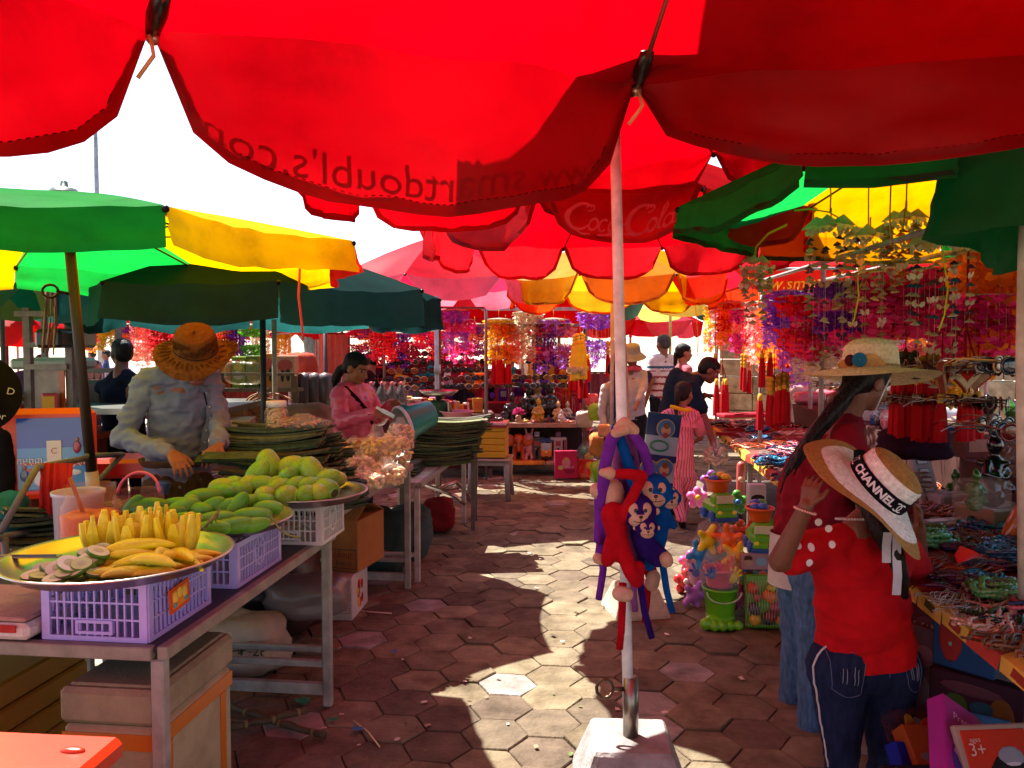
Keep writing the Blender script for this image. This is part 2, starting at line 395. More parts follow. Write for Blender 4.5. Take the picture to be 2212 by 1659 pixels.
def umbrella(name,label,c,zt,R,n=8,rot=0,cols=(RED,),rise=.5,drop=.25,rounded=False,lean=(0,0),tilt=(0,0),pole='#d8d2cc',pr=.019,val=None,rust=False,seed=1,detail=1,sag=.04,hem=None,strut=True,base=True,group=None,wave=.02,rod='#3a3230',dk={}):
 rn=random.Random(seed)
 root=thing(name,label,'umbrella',(c[0],c[1],0),0,group)
 ztop=zt+rise
 hub=Vector((lean[0]*1.15,lean[1]*1.15,ztop))
 def tip(k):
  a=rot+2*PI*k/n
  x,y=R*math.cos(a),R*math.sin(a)
  return Vector((lean[0]+x,lean[1]+y,zt+x*tilt[0]+y*tilt[1]))
 can=MB();va=MB();hm=MB()
 nu,nv=(14,17)if detail>1 else((10,13)if detail else(5,7))
 infos=[]
 for k in range(n):
  a,b=tip(k),tip(k+1);col=C(cols[k%len(cols)])
  vcol=C((val or cols)[k%len(val or cols)])
  s0=rn.uniform(0,50);sg=sag*rn.uniform(.6,1.5)
  pts=[]
  for i in range(nu):
   u=.03+.97*i/(nu-1)
   for j in range(nv):
    v=j/(nv-1);e=4*v*(1-v)
    p=hub.lerp(a.lerp(b,v),u)
    inw=(Vector((hub.x,hub.y,0))-Vector((p.x,p.y,0)))
    p=p+inw*(.035*e*u)
    p.z+=.06*rise*math.sin(PI*u)-sg*e*u*u
    p.z+=(.022*noise.noise(Vector((p.x*4+s0,p.y*4,s0)))+.012*(1-2*abs(noise.noise(Vector((p.x*3+p.y*5,p.y*4+s0,s0))))))*e*u
    pts.append(p)
  can.grid(pts,nu,nv,True,col)
  rim=pts[-nv:]
  out=((a+b)/2-hub);out.z=0;out.normalize()
  nt_=8 if detail else 4;drp=dk.get(k,drop)
  vp=[];ph=rn.uniform(0,6)
  for i in range(nt_):
   t=i/(nt_-1)
   for j in range(nv):
    v=j/(nv-1)
    if rounded:shp=max(.0,1-abs(2*v-1)**3.4)**.55
    else:shp=1-.06*math.sin(v*7+ph)
    q=rim[j].copy()
    if rounded:
     q=q.lerp(rim[nv//2]*(1)+(rim[j]-rim[nv//2]),1)
    q.z-=drp*t*shp
    wv=wave*(math.sin(v*11+ph)+.7*math.sin(v*23+ph*2))*t
    q+=out*(.012*t+wv+.016*t*noise.noise(Vector((v*5+s0,t*3,s0)))+.013*t*(1-2*abs(noise.noise(Vector((v*7+t*4,t*5-v*3,s0))))))
    vp.append(q)
  va.grid(vp,nt_,nv,True,vcol)
  if hem is not None:
   hp=vp[-nv:];h2=[]
   for j,q in enumerate(hp):
    ta=(hp[min(j+1,nv-1)]-hp[max(j-1,0)]);ta=ta.normalized()if ta.length>1e-6 else Vector((1,0,0));up_=out.cross(ta)
    if up_.length<.05:up_=Vector((0,0,1))
    up_.normalize();up_=-up_ if up_.z<0 else up_
    h2+=[q-out*.003,q+up_*(.024+.003*math.sin(j*2.3+k))-out*(.004+.003*math.sin(j*3.1))]
   hm.grid(h2,nv,2,True,C(hem))
   if detail>1:
    for j in range(nv-1):
     for f in(.1,.35,.6,.85):
      p_=h2[2*j+1].lerp(h2[2*j+3],f)-out*.003;hm.tube([p_,p_+(h2[2*j+3]-h2[2*j+1])*.12],.0011,3,C('#2a0408'))
  infos.append((a,b,rim,vp,out,nt_,nv))
 cm=part('canopy',can,'canopy',root)
 vm=part('valance',va,'canopy',root)
 if hem is not None:part('hem',hm,'canopy',root)
 zs=zt-.02
 for k in range(n):
  rb=MB(C(rod));t=tip(k)-Vector((0,0,.012));h=hub-Vector((0,0,.03))
  mid=h.lerp(t,.5)+Vector((0,0,.06*rise*.8))
  rb.tube([h,h.lerp(t,.25)+Vector((0,0,.03*rise)),mid-Vector((0,0,.012)),t.lerp(h,.2),t],.0055 if detail else .007,5)
  if strut:rb.tube([Vector((lean[0],lean[1],zt+.0*rise+.02)),mid-Vector((0,0,.014))],.0045,5)
  rb.ell(t,.013,8,5)
  part('rib',rb,'metal',root)
 pl=MB(C(pole))
 if rust:
  pl.tube([(0,0,.02),(lean[0]*.5,lean[1]*.5,zt*.5)],pr*1.25,10,C('#b5aa98'))
  pl.tube([(lean[0]*.45,lean[1]*.45,zt*.45),(hub.x,hub.y,ztop)],pr,10)
 else:pl.tube([(0,0,.02),(lean[0]*.5,lean[1]*.5,zt*.5),(hub.x,hub.y,ztop)],pr,12)
 part('pole',pl,'paint',root)
 hb=MB(C('#1c2c20'));hb.at((hub.x,hub.y,ztop)).lathe([(.001,.05),(.014,.045),(.018,.02),(.05,.014),(.065,-.004)],14)
 part('hub',hb,'plastic',root)
 hb=MB()
 if strut:hb.at((lean[0],lean[1],zt)).lathe([(pr*1.05,-.03),(pr*2,-.03),(pr*2.1,.03),(pr*1.05,.03)],12,C('#2a2624'))
 if strut:part('runner',hb,'plastic',root)
 root['n']=0;del root['n']
 return root,infos
def on_valance(info,off=.004,below=.5):
 a,b,rim,vp,out,nt_,nv=info
 L_=(b-a).length
 def fn(x,y):
  v=min(max(.5+x/L_,0),1);t=min(max(below-y/max(1e-3,(vp[nv//2]-vp[(nt_-1)*nv+nv//2]).length),0),1)
  f=v*(nv-1);j=min(int(f),nv-2);fj=f-j
  h=t*(nt_-1);i=min(int(h),nt_-2);fi=h-i
  p=(vp[i*nv+j]*(1-fj)+vp[i*nv+j+1]*fj)*(1-fi)+(vp[(i+1)*nv+j]*(1-fj)+vp[(i+1)*nv+j+1]*fj)*fi
  return p+out*off
 return fn
def concrete_foot(loc,label,s=1.0,rz=0,white=False):
 m=MB(C('#b9aa97'if not white else '#908a88'))
 n=4;h=.2*s;lv=[(.2,0),(.197,.02),(.135,h/s-.012),(.125,h/s)]
 vs=[];fs=[]
 for(r,z)in lv:
  for(sx,sy)in((-1,-1),(-.86,-1.0),(.86,-1),(1,-1),(1,-.86),(1,.86),(1,1),(.86,1),(-.86,1),(-1,1),(-1,.86),(-1,-.86)):
   q=(.985 if abs(sx)==1 and abs(sy)==1 else 1)
   vs.append((sx*r*s*q,sy*r*s*q,z*s))
 for i in range(3):
  for j in range(12):fs.append((i*12+j,i*12+(j+1)%12,(i+1)*12+(j+1)%12,(i+1)*12+j))
 fs.append(list(range(36,48)))
 m.add(vs,fs)
 return one('umbrella_base',m,'stone',label,'umbrella base',loc,rz)
nearU,nI=umbrella('market_umbrella','large red umbrella overhead with scalloped flaps and mirrored web address',(.37,-.09),2.125,1.89,12,math.radians(92.9),('#960008',),.62,.30,True,pole='#cfc8c0',detail=2,sag=.02,hem='#a00810',seed=4,wave=.016,rod='#a89880',dk={11:.19,10:.2,1:.29})
tx=MB(C('#4a0508'));fn=on_valance(nI[0],.004,.79)
write(tx,"www.smartdoubl's.com",.093,C('#a81018'),fn)
part('lettering',tx,'canopy',nearU)
for k in(0,1):
 hk=MB(C('#15110f'));a=nI[k][0]
 d=(Vector((0,0,2.7))-a).normalized()
 hk.tube([a-d*.015,a+d*.05,a+d*.11],[.012,.019,.015],8);hk.tube([a+Vector((0,-.01,-.01)),a+Vector((.01,-.02,-.05)),a+Vector((-.02,-.02,-.09))],.004,6,C('#c9a46a'))
 part('rib_holder',hk,'plastic',nearU)
rg=MB(C('#f0a010'));a=nI[1][0]
rg.grid([a+Vector((.03+.06*i/4,-.08-.01*math.sin(i*1.7),.16-.10*j/4+.012*math.sin(i*2+j)))for j in range(5)for i in range(5)],5,5)
one('rag',rg,'canopy','scrap of yellow cloth tucked under the rib joint of the overhead red umbrella','cloth scrap',(.37,-.09,0))
pA=P(1362,1611,2.74);pA.z=0
uA,iA=umbrella('market_umbrella','red umbrella on the white pole hung with plush monkeys',(pA.x,pA.y),2.36,1.12,8,math.radians(14),(RED,),.42,.2,True,lean=(-.066,.03),tilt=(.14,.0),pole='#e2e0e2',pr=.0185,sag=.03,hem='#900810',seed=11)
ft=concrete_foot((pA.x,pA.y,0),'pale concrete block footing the white umbrella pole hung with monkeys',1.0,-.06,True)
sv=MB(C('#8d8478'));sv.tube([(0,0,.19),(0,0,.405)],.027,14)
part('sleeve',sv,'metal',uA)
sc_=MB(C('#5a4a3c'));sc_.tube([(-.024,-.005,.365),(-.066,-.01,.37)],.0085,8)
sc_.tube([(-.066,-.01,.36)]+[(-.092+.029*math.cos(t),-.012,.37+.033*math.sin(t))for t in np.linspace(-.5,5.9,12)],.006,6)
part('clamp_screw',sc_,'metal',uA)
pB=G(1384,1330);pB=Vector((pB.x,pB.y+.1,0))
uB,iB=umbrella('market_umbrella','red umbrella with white script on its front flap, ribs showing underneath',(pB.x,pB.y),2.27,1.15,10,math.radians(-114),(RED,),.5,.23,True,pole='#c99a92',pr=.018,sag=.02,hem='#a00810',seed=21,lean=(-.13,.1),val=('#c81018',))
tx=MB(C('#f3d6d6'));fnb=on_valance(iB[0],.005,.80);flowing_cola(tx,.50,C('#b84450'),lambda x,y:fnb(x-.02,y))
part('lettering',tx,'cloth',uB)
concrete_foot((pB.x-.02,pB.y-.02,0),'weathered concrete block behind the hanging monkeys',.8,.2)
uD,iD=umbrella('market_umbrella','green yellow and red umbrella on a dark leaning pole over the mango table',(-1.80,3.55),2.0,1.25,8,math.radians(-49),('#f4c800','#c81414','#e8b000',GRN,'#e8a800',GRN,YEL,GRN),.22,.135,False,lean=(-.12,-.03),pole='#20120c',pr=.023,rust=True,seed=31,sag=.03,wave=.012,rod='#2c2018')
wg=MB(C('#2a2018'));wg.tube([(-.12,-.03,1.78),(-.17,-.06,1.79)],.007,6);wg.tube([(-.19+.035*math.cos(t),-.07,1.79+.028*math.sin(t))for t in np.linspace(0,6.0,12)],.006,6)
part('clamp_screw',wg,'metal',uD)
rb=MB(C('#d2574f'));q=P(648,575,3.35);rb.tube([q,P(645,640,3.35),P(652,700,3.35),P(655,735,3.35)],.006,6,flat=.4)
one('ribbon',rb,'cloth','thin red ribbon dangling from the yellow flap of the left umbrella','ribbon')
uE,iE=umbrella('market_umbrella','dark green umbrella on a thin black pole behind the yellow one',(-1.67,5.4),1.90,1.23,8,math.radians(-114),(DGR,),.36,.21,False,val=('#153a38','#1f5c58','#153a38'),pole='#1c1614',pr=.02,seed=41,sag=.035,wave=.02,rod='#151312')  # lighter flap colour stands for sunlight, darker flaps for a neighbour's shade
uC,iC=umbrella('market_umbrella','orange yellow umbrella with red corners down the lane',(1.02,8.2),2.2,1.12,8,math.radians(-112),(ORG,YEL,ORG,YEL,ORG,'#e0400c',ORG,YEL),.5,.24,True,pole='#b8a89a',seed=51,detail=1,hem='#b04a08')
uF,iF=umbrella('market_umbrella','green and yellow umbrella above the hanging shell chimes',(2.0,3.05),2.13,1.35,8,math.radians(76.5),('#c47a00','#0f8a34','#0f8a3c',GRN,GRN,YEL,GRN,GRN),.5,.12,False,pole='#c9a07c',pr=.02,seed=61,sag=.03,rod='#1c3a20',hem='#3a4a1c',wave=.004)
uG,iG=umbrella('market_umbrella','dark green umbrella with drooping torn corner at upper right',(2.32,1.75),2.07,1.24,8,math.radians(158),('#06602a','#0a7a38'),.4,.22,False,pole='#c9c0b4',pr=.02,seed=71,wave=.02,rod='#1c2a20',val=('#075226',))
FARU=[('red umbrella with flaps coloured pink as if sunlit, left of the yellow one down the lane',-.75,8.3,2.2,1.15,('#d8102a','#e0203c'),-100,.2,None,('#e8788c',)),('red umbrella with orange web address on its flap',2.75,7.4,2.2,1.25,('#d81020',),-140,.2,'www.smartdu',('#d83010',)),('red umbrella with white swoosh behind the shell chimes',4.9,8.3,2.2,1.3,(RED,),-150,.22,'cola',None),('red umbrella over the far end of the trinket tables',3.9,9.3,2.25,1.3,(RED,),-120,.22,None,None),('red umbrella above the sunglasses stall at the back',.15,11.6,2.3,1.3,('#d01024',),-110,.22,None,None),('pale yellow and grey umbrella behind the bending man',2.2,11.2,2.15,1.15,('#f0cf60','#7f8a70','#f0cf60','#3d5a4c'),-115,.2,None,None),('red umbrella behind the seated denim clad vendor',-1.9,11.8,2.15,1.3,(RED,),-100,.22,None,None),('red umbrella with white script beyond the product boxes',-3.3,13.6,2.1,1.4,(RED,),-112,.26,'cola',None),('pink red umbrella beyond the pink clad woman',-2.6,9.4,2.12,1.1,('#d84050','#e08878'),-80,.2,None,None),('teal green umbrella behind the green one at far left',-4.3,6.8,2.02,1.35,('#0f6a58','#12584c'),-60,.2,None,None),('olive green umbrella at the far left edge',-3.75,5.15,1.93,1.0,('#2c5a2c','#556a2c'),-70,.16,None,None),('bright red umbrella at far left beyond the cart',-6.6,9.8,2.05,1.4,('#e81018',),-75,.2,None,None),('drooping red umbrella low at the far left',-5.4,8.6,1.78,1.0,('#c8141c',),-90,.2,None,None),('grey blue umbrella beyond the glass cart',-6.9,15.6,2.05,1.5,('#506a96',),-95,.2,None,None),('blue umbrella far behind the straw hatted man',-4.9,16.8,2.1,1.4,('#3f6aa6',),-95,.2,None,None),('red umbrella in the far row behind the garlands',1.3,15.2,2.3,1.5,(RED,),-95,.22,None,None),('red umbrella in the far row left of the garlands',-.9,16.0,2.25,1.5,('#c01018',),-85,.22,None,None),('unseen red umbrella added at the rear left to cut skylight',-2.5,.9,2.35,1.5,(RED,),-85,.22,None,None),('unseen tall red umbrella added to shade the overhead one',1.75,2.0,2.98,1.7,(RED,),-85,.22,None,None),('low red umbrella beyond the bagged sauce bottles',-2.3,10.9,1.95,1.2,('#c01020','#d83040'),-80,.24,None,None),('low crimson umbrella beyond the pale pole',-.9,12.2,1.98,1.2,('#b80c20',),-100,.26,None,None),('low red umbrella beyond the violet garlands',.75,12.9,2.0,1.25,('#c81020',),-70,.26,None,None),('pink and red umbrella beyond the white pole',2.0,13.6,1.98,1.2,('#d84858','#c01424'),-90,.24,None,None),('low red umbrella beyond the product boxes and rolls',-3.9,11.6,1.95,1.25,('#c4101c',),-75,.24,None,None),('low red umbrella far left beyond the cart posts',-6.6,12.4,1.98,1.3,('#c81018',),-75,.26,None,None),('low red umbrella beyond the dark shirted man',-5.0,12.9,1.95,1.3,('#b80c18','#d03038'),-95,.26,None,None),('crimson umbrella at the farthest left row',-8.6,14.0,2.0,1.4,('#c81018',),-75,.26,None,None),('unseen red umbrella added at the rear to cut skylight',.2,-3.4,2.3,1.9,(RED,),-85,.22,None,None),('red umbrella in the far row right of the garlands',4.6,13.2,2.4,1.5,(RED,),-85,.22,None,None),]  # the tall umbrella and those by the photographer: unseen, added for shade
for i,(lb,x,y,z,r,cc,ro,dr,tx_,vl)in enumerate(FARU):
 u_,inf=umbrella('market_umbrella',lb,(x,y),z,r,8,math.radians(ro),cc,.5,dr,True,pole='#a89a92'if i%3 else '#4a3a34',seed=100+i,detail=0,val=vl,strut=i<8)  # first entry's pink flap colour stands in for sunlight on red cloth
 if tx_:
  k=max(range(8),key=lambda q:inf[q][4].dot(Vector((-x,-y,0)).normalized()))
  tm=MB();f_=on_valance(inf[k],.006,.75 if tx_=='cola'else .6)
  if tx_=='cola':flowing_cola(tm,.55,C('#f2dcd8'),f_)
  else:write(tm,tx_,.13,C('#f0a818'),f_,shear=.2)
  part('lettering',tm,'cloth',u_)
def Z(px,py,z):
 """point at height z seen at that place"""
 yc=(829.5-py)/FPX
 dy=cp_+yc*sp_;dz=-sp_+yc*cp_
 t=(z-EYE)/dz
 return Vector(((px-1106)/FPX*t,dy*t,z))
def steel_table(label,corner,L_,W_,H_,top='#2a2a3c',trim='#807a70',leg='#8a8680',stretch=(.185,),legs=((0,0),(0,1),(1,0),(1,1)),rz=SRZ,low=True):
 t=thing('steel_table',label,'table',corner,rz)
 m=MB(C(top));m.box((-W_/2,L_/2,H_-.009),(W_-.012,L_-.012,.016),0,.002)
 part('tabletop',m,'paint',t)
 m=MB(C(trim))
 for(c,d)in(((-.004,L_/2,H_-.017),(.03,L_,.036)),((-W_+.004,L_/2,H_-.017),(.03,L_,.036)),((-W_/2,.004,H_-.017),(W_-.062,.03,.036)),((-W_/2,L_-.004,H_-.017),(W_-.062,.03,.036))):
  m2=MB(C(trim));m2 .box(c,d,0,.003);part('edge_rail',m2,'paint',t)
 for(i,j)in legs:
  m=MB(C(leg));x=-.024 if i==0 else-W_+.024;y=.024 if j==0 else L_-.024
  m.box((x,y,(H_-.037)/2),(.036,.036,H_-.037),0,.004);part('leg',m,'paint',t)
 for z in stretch:
  for y in(.024,L_-.024):
   m=MB(C(leg));m.box((-W_/2,y,z),(W_-.088,.028,.028),0,.003);part('stretcher',m,'paint',t)
  m=MB(C('#7d5a44'));m.box((-W_*.42,L_/2,z+.0),(.028,L_-.08,.028),0,.003);part('stretcher',m,'paint',t)
 if low:
  m=MB(C(leg));m.box((-W_/2,L_-.024,.075),(W_-.088,.03,.05),0,.003);part('stretcher',m,'paint',t)
 return t
steel_table('dark topped steel table under the lilac crates and mango trays',(-.917,2.08,0),1.36,1.15,.76)
steel_table('steel table under the tall stack of folded leaves and bagged snacks',(-.815,3.55,0),1.58,.95,.80,top='#8f8c88')
steel_table('low steel table with green pale top under the farther leaf stack',(-.60,5.2,0),1.85,.62,.665,top='#a9b09a',leg='#a39a90',low=False)
def crate(label,c,w,l,h,col,rz,rows=3,group=None,bot=True):
 t=thing('crate',label,'crate',c,rz,group)
 m=MB(C(col));m.box((0,0,.006),(w-.01,l-.01,.008))
 part('base',m,'plastic',t)
 for(L_,ax,ps)in((w,0,-l/2),(w,0,l/2),(l,1,-w/2),(l,1,w/2)):
  m=MB(C(col));th=.007
  def bar(a0,a1,z0,z1,k=1):
   a=(a0+a1)/2;d=a1-a0
   if ax==0:m.box((a,ps,(z0+z1)/2),(d,th*k,z1-z0))
   else:m.box((ps,a,(z0+z1)/2),(th*k,d,z1-z0))
  e=L_/2
  bar(-e,e,h-.018,h,1.6);bar(-e,e,.0,.014,1.5)
  bar(-e,-e+.022,.0141,h-.0181,1.35);bar(e-.022,e,.0141,h-.0181,1.35)
  for i in range(1,rows):
   z=.014+(h-.03)*i/rows;bar(-e+.0222,e-.0222,z-.0025,z+.0025,.6)
  n=int(L_/.021)
  for i in range(1,n):
   a=-e+L_*i/n
   if abs(a)<e-.03:bar(a-.0022,a+.0022,.0142,h-.0182,.85)
  if ax==0:
   bar(-.045,.045,h*.3,h*.3+.008,2);bar(-.045,.045,h*.12,h*.12+.008,2);bar(-.053,-.045,h*.12,h*.3+.008,2);bar(.045,.053,h*.12,h*.3+.008,2)
  else:
   pts=[(ps,.04*math.cos(q),h*.55+h*.33*math.sin(q))for q in np.linspace(0,2*PI,16,False)]
   m.tube(pts,.005,5,closed=True)
   m.tube([(ps,-.018,h*.4),(ps,0,h*.75),(ps,.018,h*.4)],.005,5)
  part('side_panel',m,'plastic',t)
 return t
LIL='#a498e0'
a=Z(186,1393,.76);b=Z(443,1310,.76)
crate('lilac lattice crate under the tray of peeled mangoes',street(2.15,-1.36,.761)+Vector((0.015,.01,0)),.30,.34,.165,LIL,SRZ)
crate('lilac lattice crate under the tray of slim green mangoes',street(2.66,-1.34,.761),.32,.36,.15,'#a89edc',SRZ)
crate('white lattice crate under the tray of round yellow green mangoes',street(3.19,-1.245,.761)+Vector((0,.01,0)),.29,.27,.155,'#c9c4c0',SRZ)
crate('dull grey lilac crate half hidden behind the sauce jars',Z(395,1075,.82)+Vector((-.1,.25,-.059)),.3,.24,.13,'#7f748c',SRZ)
def tray(label,c,r,group=None):
 m=MB(C('#b8b4b0'))
 m.lathe([(.001,.004),(r*.78,.004),(r*.86,.012),(r*.95,.034),(r,.037),(r*1.005,.033),(r*.96,.028),(r*.87,.004),(r*.78,-.003),(.001,-.003)],56)
 return one('tray',m,'steel',label,'tray',c,0,group)
T1=street(2.15,-1.36,.93)+Vector((0,-.02,0));T2=street(2.68,-1.345,.918);T3=street(3.19,-1.22,.923)
tray('wide shiny steel tray of peeled and sliced mangoes',T1,.308)
tray('steel tray heaped with slim green mangoes',T2,.265)
tray('steel tray heaped with round yellow green mangoes',T3,.262)
def mango_mesh(l,w,cola,colb,bend,seed):
 m=MB();n,k=16,12;vs=[];fs=[];rn=random.Random(seed)
 for i in range(k+1):
  t=i/k;a=PI*t;r=w/2*math.sin(a)**.8*(1+.12*math.cos(a));x=-l/2*math.cos(a)
  for j in range(n):
   b=2*PI*j/n
   vs.append((x,r*math.cos(b)+bend*math.sin(a),r*math.sin(b)*.9))
 for i in range(k):
  for j in range(n):
   f=i/k;q=.5+.5*noise.noise(Vector((f*2.2+seed,math.cos(2*PI*j/n)*1.2,math.sin(2*PI*j/n)*1.2)))
   c=tuple(x*(1-q)+y*q for x,y in zip(C(cola),C(colb)))
   if i==0:c=C('#3a3418')
   m.add([vs[i*n+j],vs[i*n+(j+1)%n],vs[(i+1)*n+(j+1)%n],vs[(i+1)*n+j]],[(0,1,2,3)],True,c)
 me=m.mesh('mango','fruit')
 import bmesh
 bm=bmesh.new();bm.from_mesh(me);bmesh.ops.remove_doubles(bm,verts=bm.verts,dist=.0004);bm.to_mesh(me);bm.free()
 return me
round_=[mango_mesh(.115,.088,a_,b_,.006,s)for(a_,b_,s)in(('#5ca026','#84ac2c',1),('#66a82a','#96ac2e',2),('#569a24','#7aa82c',3),('#74ac2e','#a4ac32',4))]
slim=[mango_mesh(.128,.07,a_,b_,.012,s)for(a_,b_,s)in(('#3f8a16','#5ca020',5),('#4a941a','#6cab28',6),('#2c6c1a','#448420',7))]
rn=random.Random(5)
def put_mango(me,p,rot,label,group,sc_=1):
 o=one('mango',me,'fruit',label,'mango',p,rot,group);o.scale=(sc_,)*3;return o
def mx(x,y,d):return P(x*.479,864+y*.479,d)
for i,(x,y,pitch,yaw,s)in enumerate([(1165,335,1.0,.4,1.05),(1218,300,1.25,2.6,1.22),(1295,350,.5,-1.2,.95),(1315,302,.3,.3,1),(1362,312,.6,.8,1),(1410,330,1.2,2.7,1.15),(1472,398,.2,2.4,1),(1432,420,.1,-1.3,.95),(1375,432,.15,-1.5,.95),(1287,436,.2,-1.45,1.05),(1346,388,.3,1.2,.85),(1192,432,.2,-1.2,.95),(1180,388,.1,.3,1),(1263,396,.3,.9,.9),(1085,408,.1,3.0,.95),(1008,398,.1,.2,.95),(1055,382,.2,-.8,.9),(1478,350,.3,.3,.85),(1240,385,.5,1.1,.8),(1132,385,.2,1.4,.9),(1400,392,.2,.5,.9),(1330,440,.1,.3,.8)]):
 d=3.10+(436-y)/136*.24
 lb={1:'tallest round green mango standing on top of the far mango heap',0:'broad green mango leaning at the left of the far heap top',5:'tall yellow green mango leaning at the right of the far heap top'}.get(i,'round yellow green mango in the heap on the far tray')
 put_mango(round_[i%4],mx(x,y,d),(rn.uniform(-.5,.5),-pitch,yaw),lb,None if i in(0,1,5)else 'round mangoes heaped on the far tray',s*1.08)
for i in range(12):
 a=2.4*i;r=.06+.1*(i%4)/3
 put_mango(round_[i%4],T3+Vector((r*math.cos(a),r*math.sin(a)+.03,.055)),(rn.uniform(-.5,.5),.1,a),'round yellow green mango in the heap on the far tray','round mangoes heaped on the far tray')
for i,(x,y,pitch,yaw,s)in enumerate([(675,490,.05,.1,1.15),(597,492,1.0,.4,.85),(800,476,.1,.1,1),(822,503,.5,.6,1),(920,447,.1,.45,1.1),(990,425,.2,-.2,1),(950,497,.6,.5,.95),(905,548,.0,1.5,.85),(1003,492,.5,.3,.95),(980,540,.1,.2,1),(1060,492,.95,.5,1.05),(1022,568,.1,1.3,.8),(1132,530,.1,.1,1.12),(1208,490,.05,-.1,.85),(1112,470,.3,.7,1.05),(1172,458,.2,-.5,.9),(760,522,.2,.3,1),(835,545,.1,.0,.95),(700,532,.1,.3,1),(960,585,.1,-.1,.95),(890,500,.1,-.4,1),(880,460,.1,1.2,.9),(1085,570,.0,.4,.9),(640,530,.2,.9,.9),(760,560,.0,0,.9),(1150,560,.1,.5,.8)]):
 d=2.56+(585-y)/160*.34
 lb={0:'largest dark green mango lying at the left of the middle heap',10:'bright sunlit green mango standing on end in the middle heap',12:'plump green mango with stalk at the right rim of the middle tray'}.get(i,'slim green mango in the heap on the middle tray')
 put_mango(slim[2 if i in(0,1,16)else i%2],mx(x,y,d),(rn.uniform(-.5,.5),-pitch,yaw),lb,None if i in(0,10,12)else 'slim green mangoes heaped on the middle tray',s)
for i in range(12):
 a=2.4*i;r=.05+.13*(i%4)/3
 put_mango(slim[i%2],T2+Vector((r*math.cos(a),r*math.sin(a)+.02,.045)),(rn.uniform(-.5,.5),.1,a),'slim green mango in the heap on the middle tray','slim green mangoes heaped on the middle tray')
m=MB(C('#7d8a3a'));m.tube([mx(1205,515,2.58),mx(1235,540,2.57),mx(1260,585,2.56),mx(1300,610,2.56),mx(1355,622,2.58)],.003,5);one('mango_stalk',m,'leaf','long green stalk hanging over the rim of the middle tray','stalk')
m=MB(C('#8d8a4a'))
for q in range(5):
 m.tube([mx(890+q*20,600-q*14,2.5+q*.02),mx(925+q*14,570-q*12,2.5),mx(960+q*8,520-q*6,2.52)],.0025,5)
one('mango_twig',m,'leaf','thin twig among the green mangoes in front','twig')
YL='#e0b820'
def flower_mango(seed):
 rn=random.Random(seed);m=MB()
 core=MB(C('#d8b030'));core.ell((0,0,.045),(.024,.022,.05),12,8)
 for i in range(11):
  ring=i<7;a=i*2*PI/7+.2 if ring else i*2*PI/4+.5
  r0=.031 if ring else .016;h=rn.uniform(.09,.118)if ring else rn.uniform(.105,.13);out=rn.uniform(.010,.02)if ring else .004
  vs=[];k=7
  for j in range(k):
   t=j/(k-1);z=.006+h*t
   rr=r0*(.35+.85*math.sin(PI*min(.62,.16+t*.5)))+out*t;w_=.0138*math.sin(PI*(.12+.78*t))**.7
   th=.0075*(1-.5*t)
   ca,sa=math.cos(a),math.sin(a)
   for(x,y)in((rr-th,-w_*.8),(rr+th,-w_),(rr+th*1.5,0),(rr+th,w_),(rr-th,w_*.8)):
    vs.append((x*ca-y*sa,x*sa+y*ca,z))
  fs=[]
  for j in range(k-1):
   for q in range(5):fs.append((j*5+q,j*5+(q+1)%5,j*5+5+(q+1)%5,j*5+5+q))
  fs.append([k*5-5+q for q in range(5)])
  m.add(vs,fs,False,C(rn.choice(['#e4d81c','#ece030','#d8ca14','#e6de3c'])))
 return core,m
for i,(x,y,lb)in enumerate([(468,615,'peeled yellow mango cut like a flower, leftmost of three'),(610,612,'peeled yellow mango cut like a flower, middle of three'),(805,610,'peeled yellow mango cut like a flower, rightmost and roundest of three')]):
 p=mx(x,y,2.34);p.z=T1 .z+.006
 core,m=flower_mango(20+i);t=thing('peeled_mango',lb,'peeled mango',p,i*1.0);t.scale=(1.2,1.2,1.05)
 part('core',core,'flesh',t);part('petals',m,'flesh',t)
core,m=flower_mango(31);p=mx(715,600,2.42);p.z=T1 .z+.006
t=thing('peeled_mango','slim peeled mango standing behind the two mango flowers','peeled mango',p,0);t.scale=(1.0,1.0,1.12);part('core',core,'flesh',t);part('petals',m,'flesh',t)
def wedge(l,w,h,col,bend=.012):
 m=MB(C(col));k=9;vs=[];fs=[]
 for j in range(k):
  t=j/(k-1);s_=math.sin(PI*(.06+.88*t))**.75;x=l*(t-.5);y0=bend*4*t*(1-t)
  vs+=[(x,y0-w/2*s_,0),(x,y0+w/2*s_,0),(x,y0+w*.2*s_,h*s_),(x,y0-w*.3*s_,h*.8*s_)]
 for j in range(k-1):
  for q in range(4):fs.append((j*4+q,j*4+(q+1)%4,j*4+4+(q+1)%4,j*4+4+q))
 fs+=[(3,2,1,0),[k*4-4+q for q in range(4)]]
 m.add(vs,fs,True);return m.mesh('mango_slice','flesh')
wm=[wedge(.15,.04,.028,'#e6dc1c'),wedge(.12,.035,.024,'#ece038'),wedge(.16,.03,.026,'#dccc14'),wedge(.09,.03,.022,'#e2d840')]
sl=[(640,745,0,0,.0),(690,765,2,.15,0),(560,770,1,1.1,0),(490,775,3,.9,0),(540,800,3,.5,.0),(620,790,0,.12,.0),(700,790,1,.1,0),(600,690,2,.45,.028),(620,710,0,.38,.03),(650,672,2,.35,.05),(590,675,0,.3,.05),(640,735,0,.05,.028),(690,740,1,.1,.03),(700,700,3,1.3,.03),(750,725,1,1.0,.02),(800,715,0,-.6,.02),(850,725,1,-.5,.0),(880,720,2,.5,.0),(820,745,0,-.4,0),(770,765,3,.4,0),(460,750,1,.7,.01),(480,800,3,.2,0),(740,700,3,1.5,.035),(560,720,2,.5,.012),(520,745,1,.6,.01),(900,735,3,.7,0)]
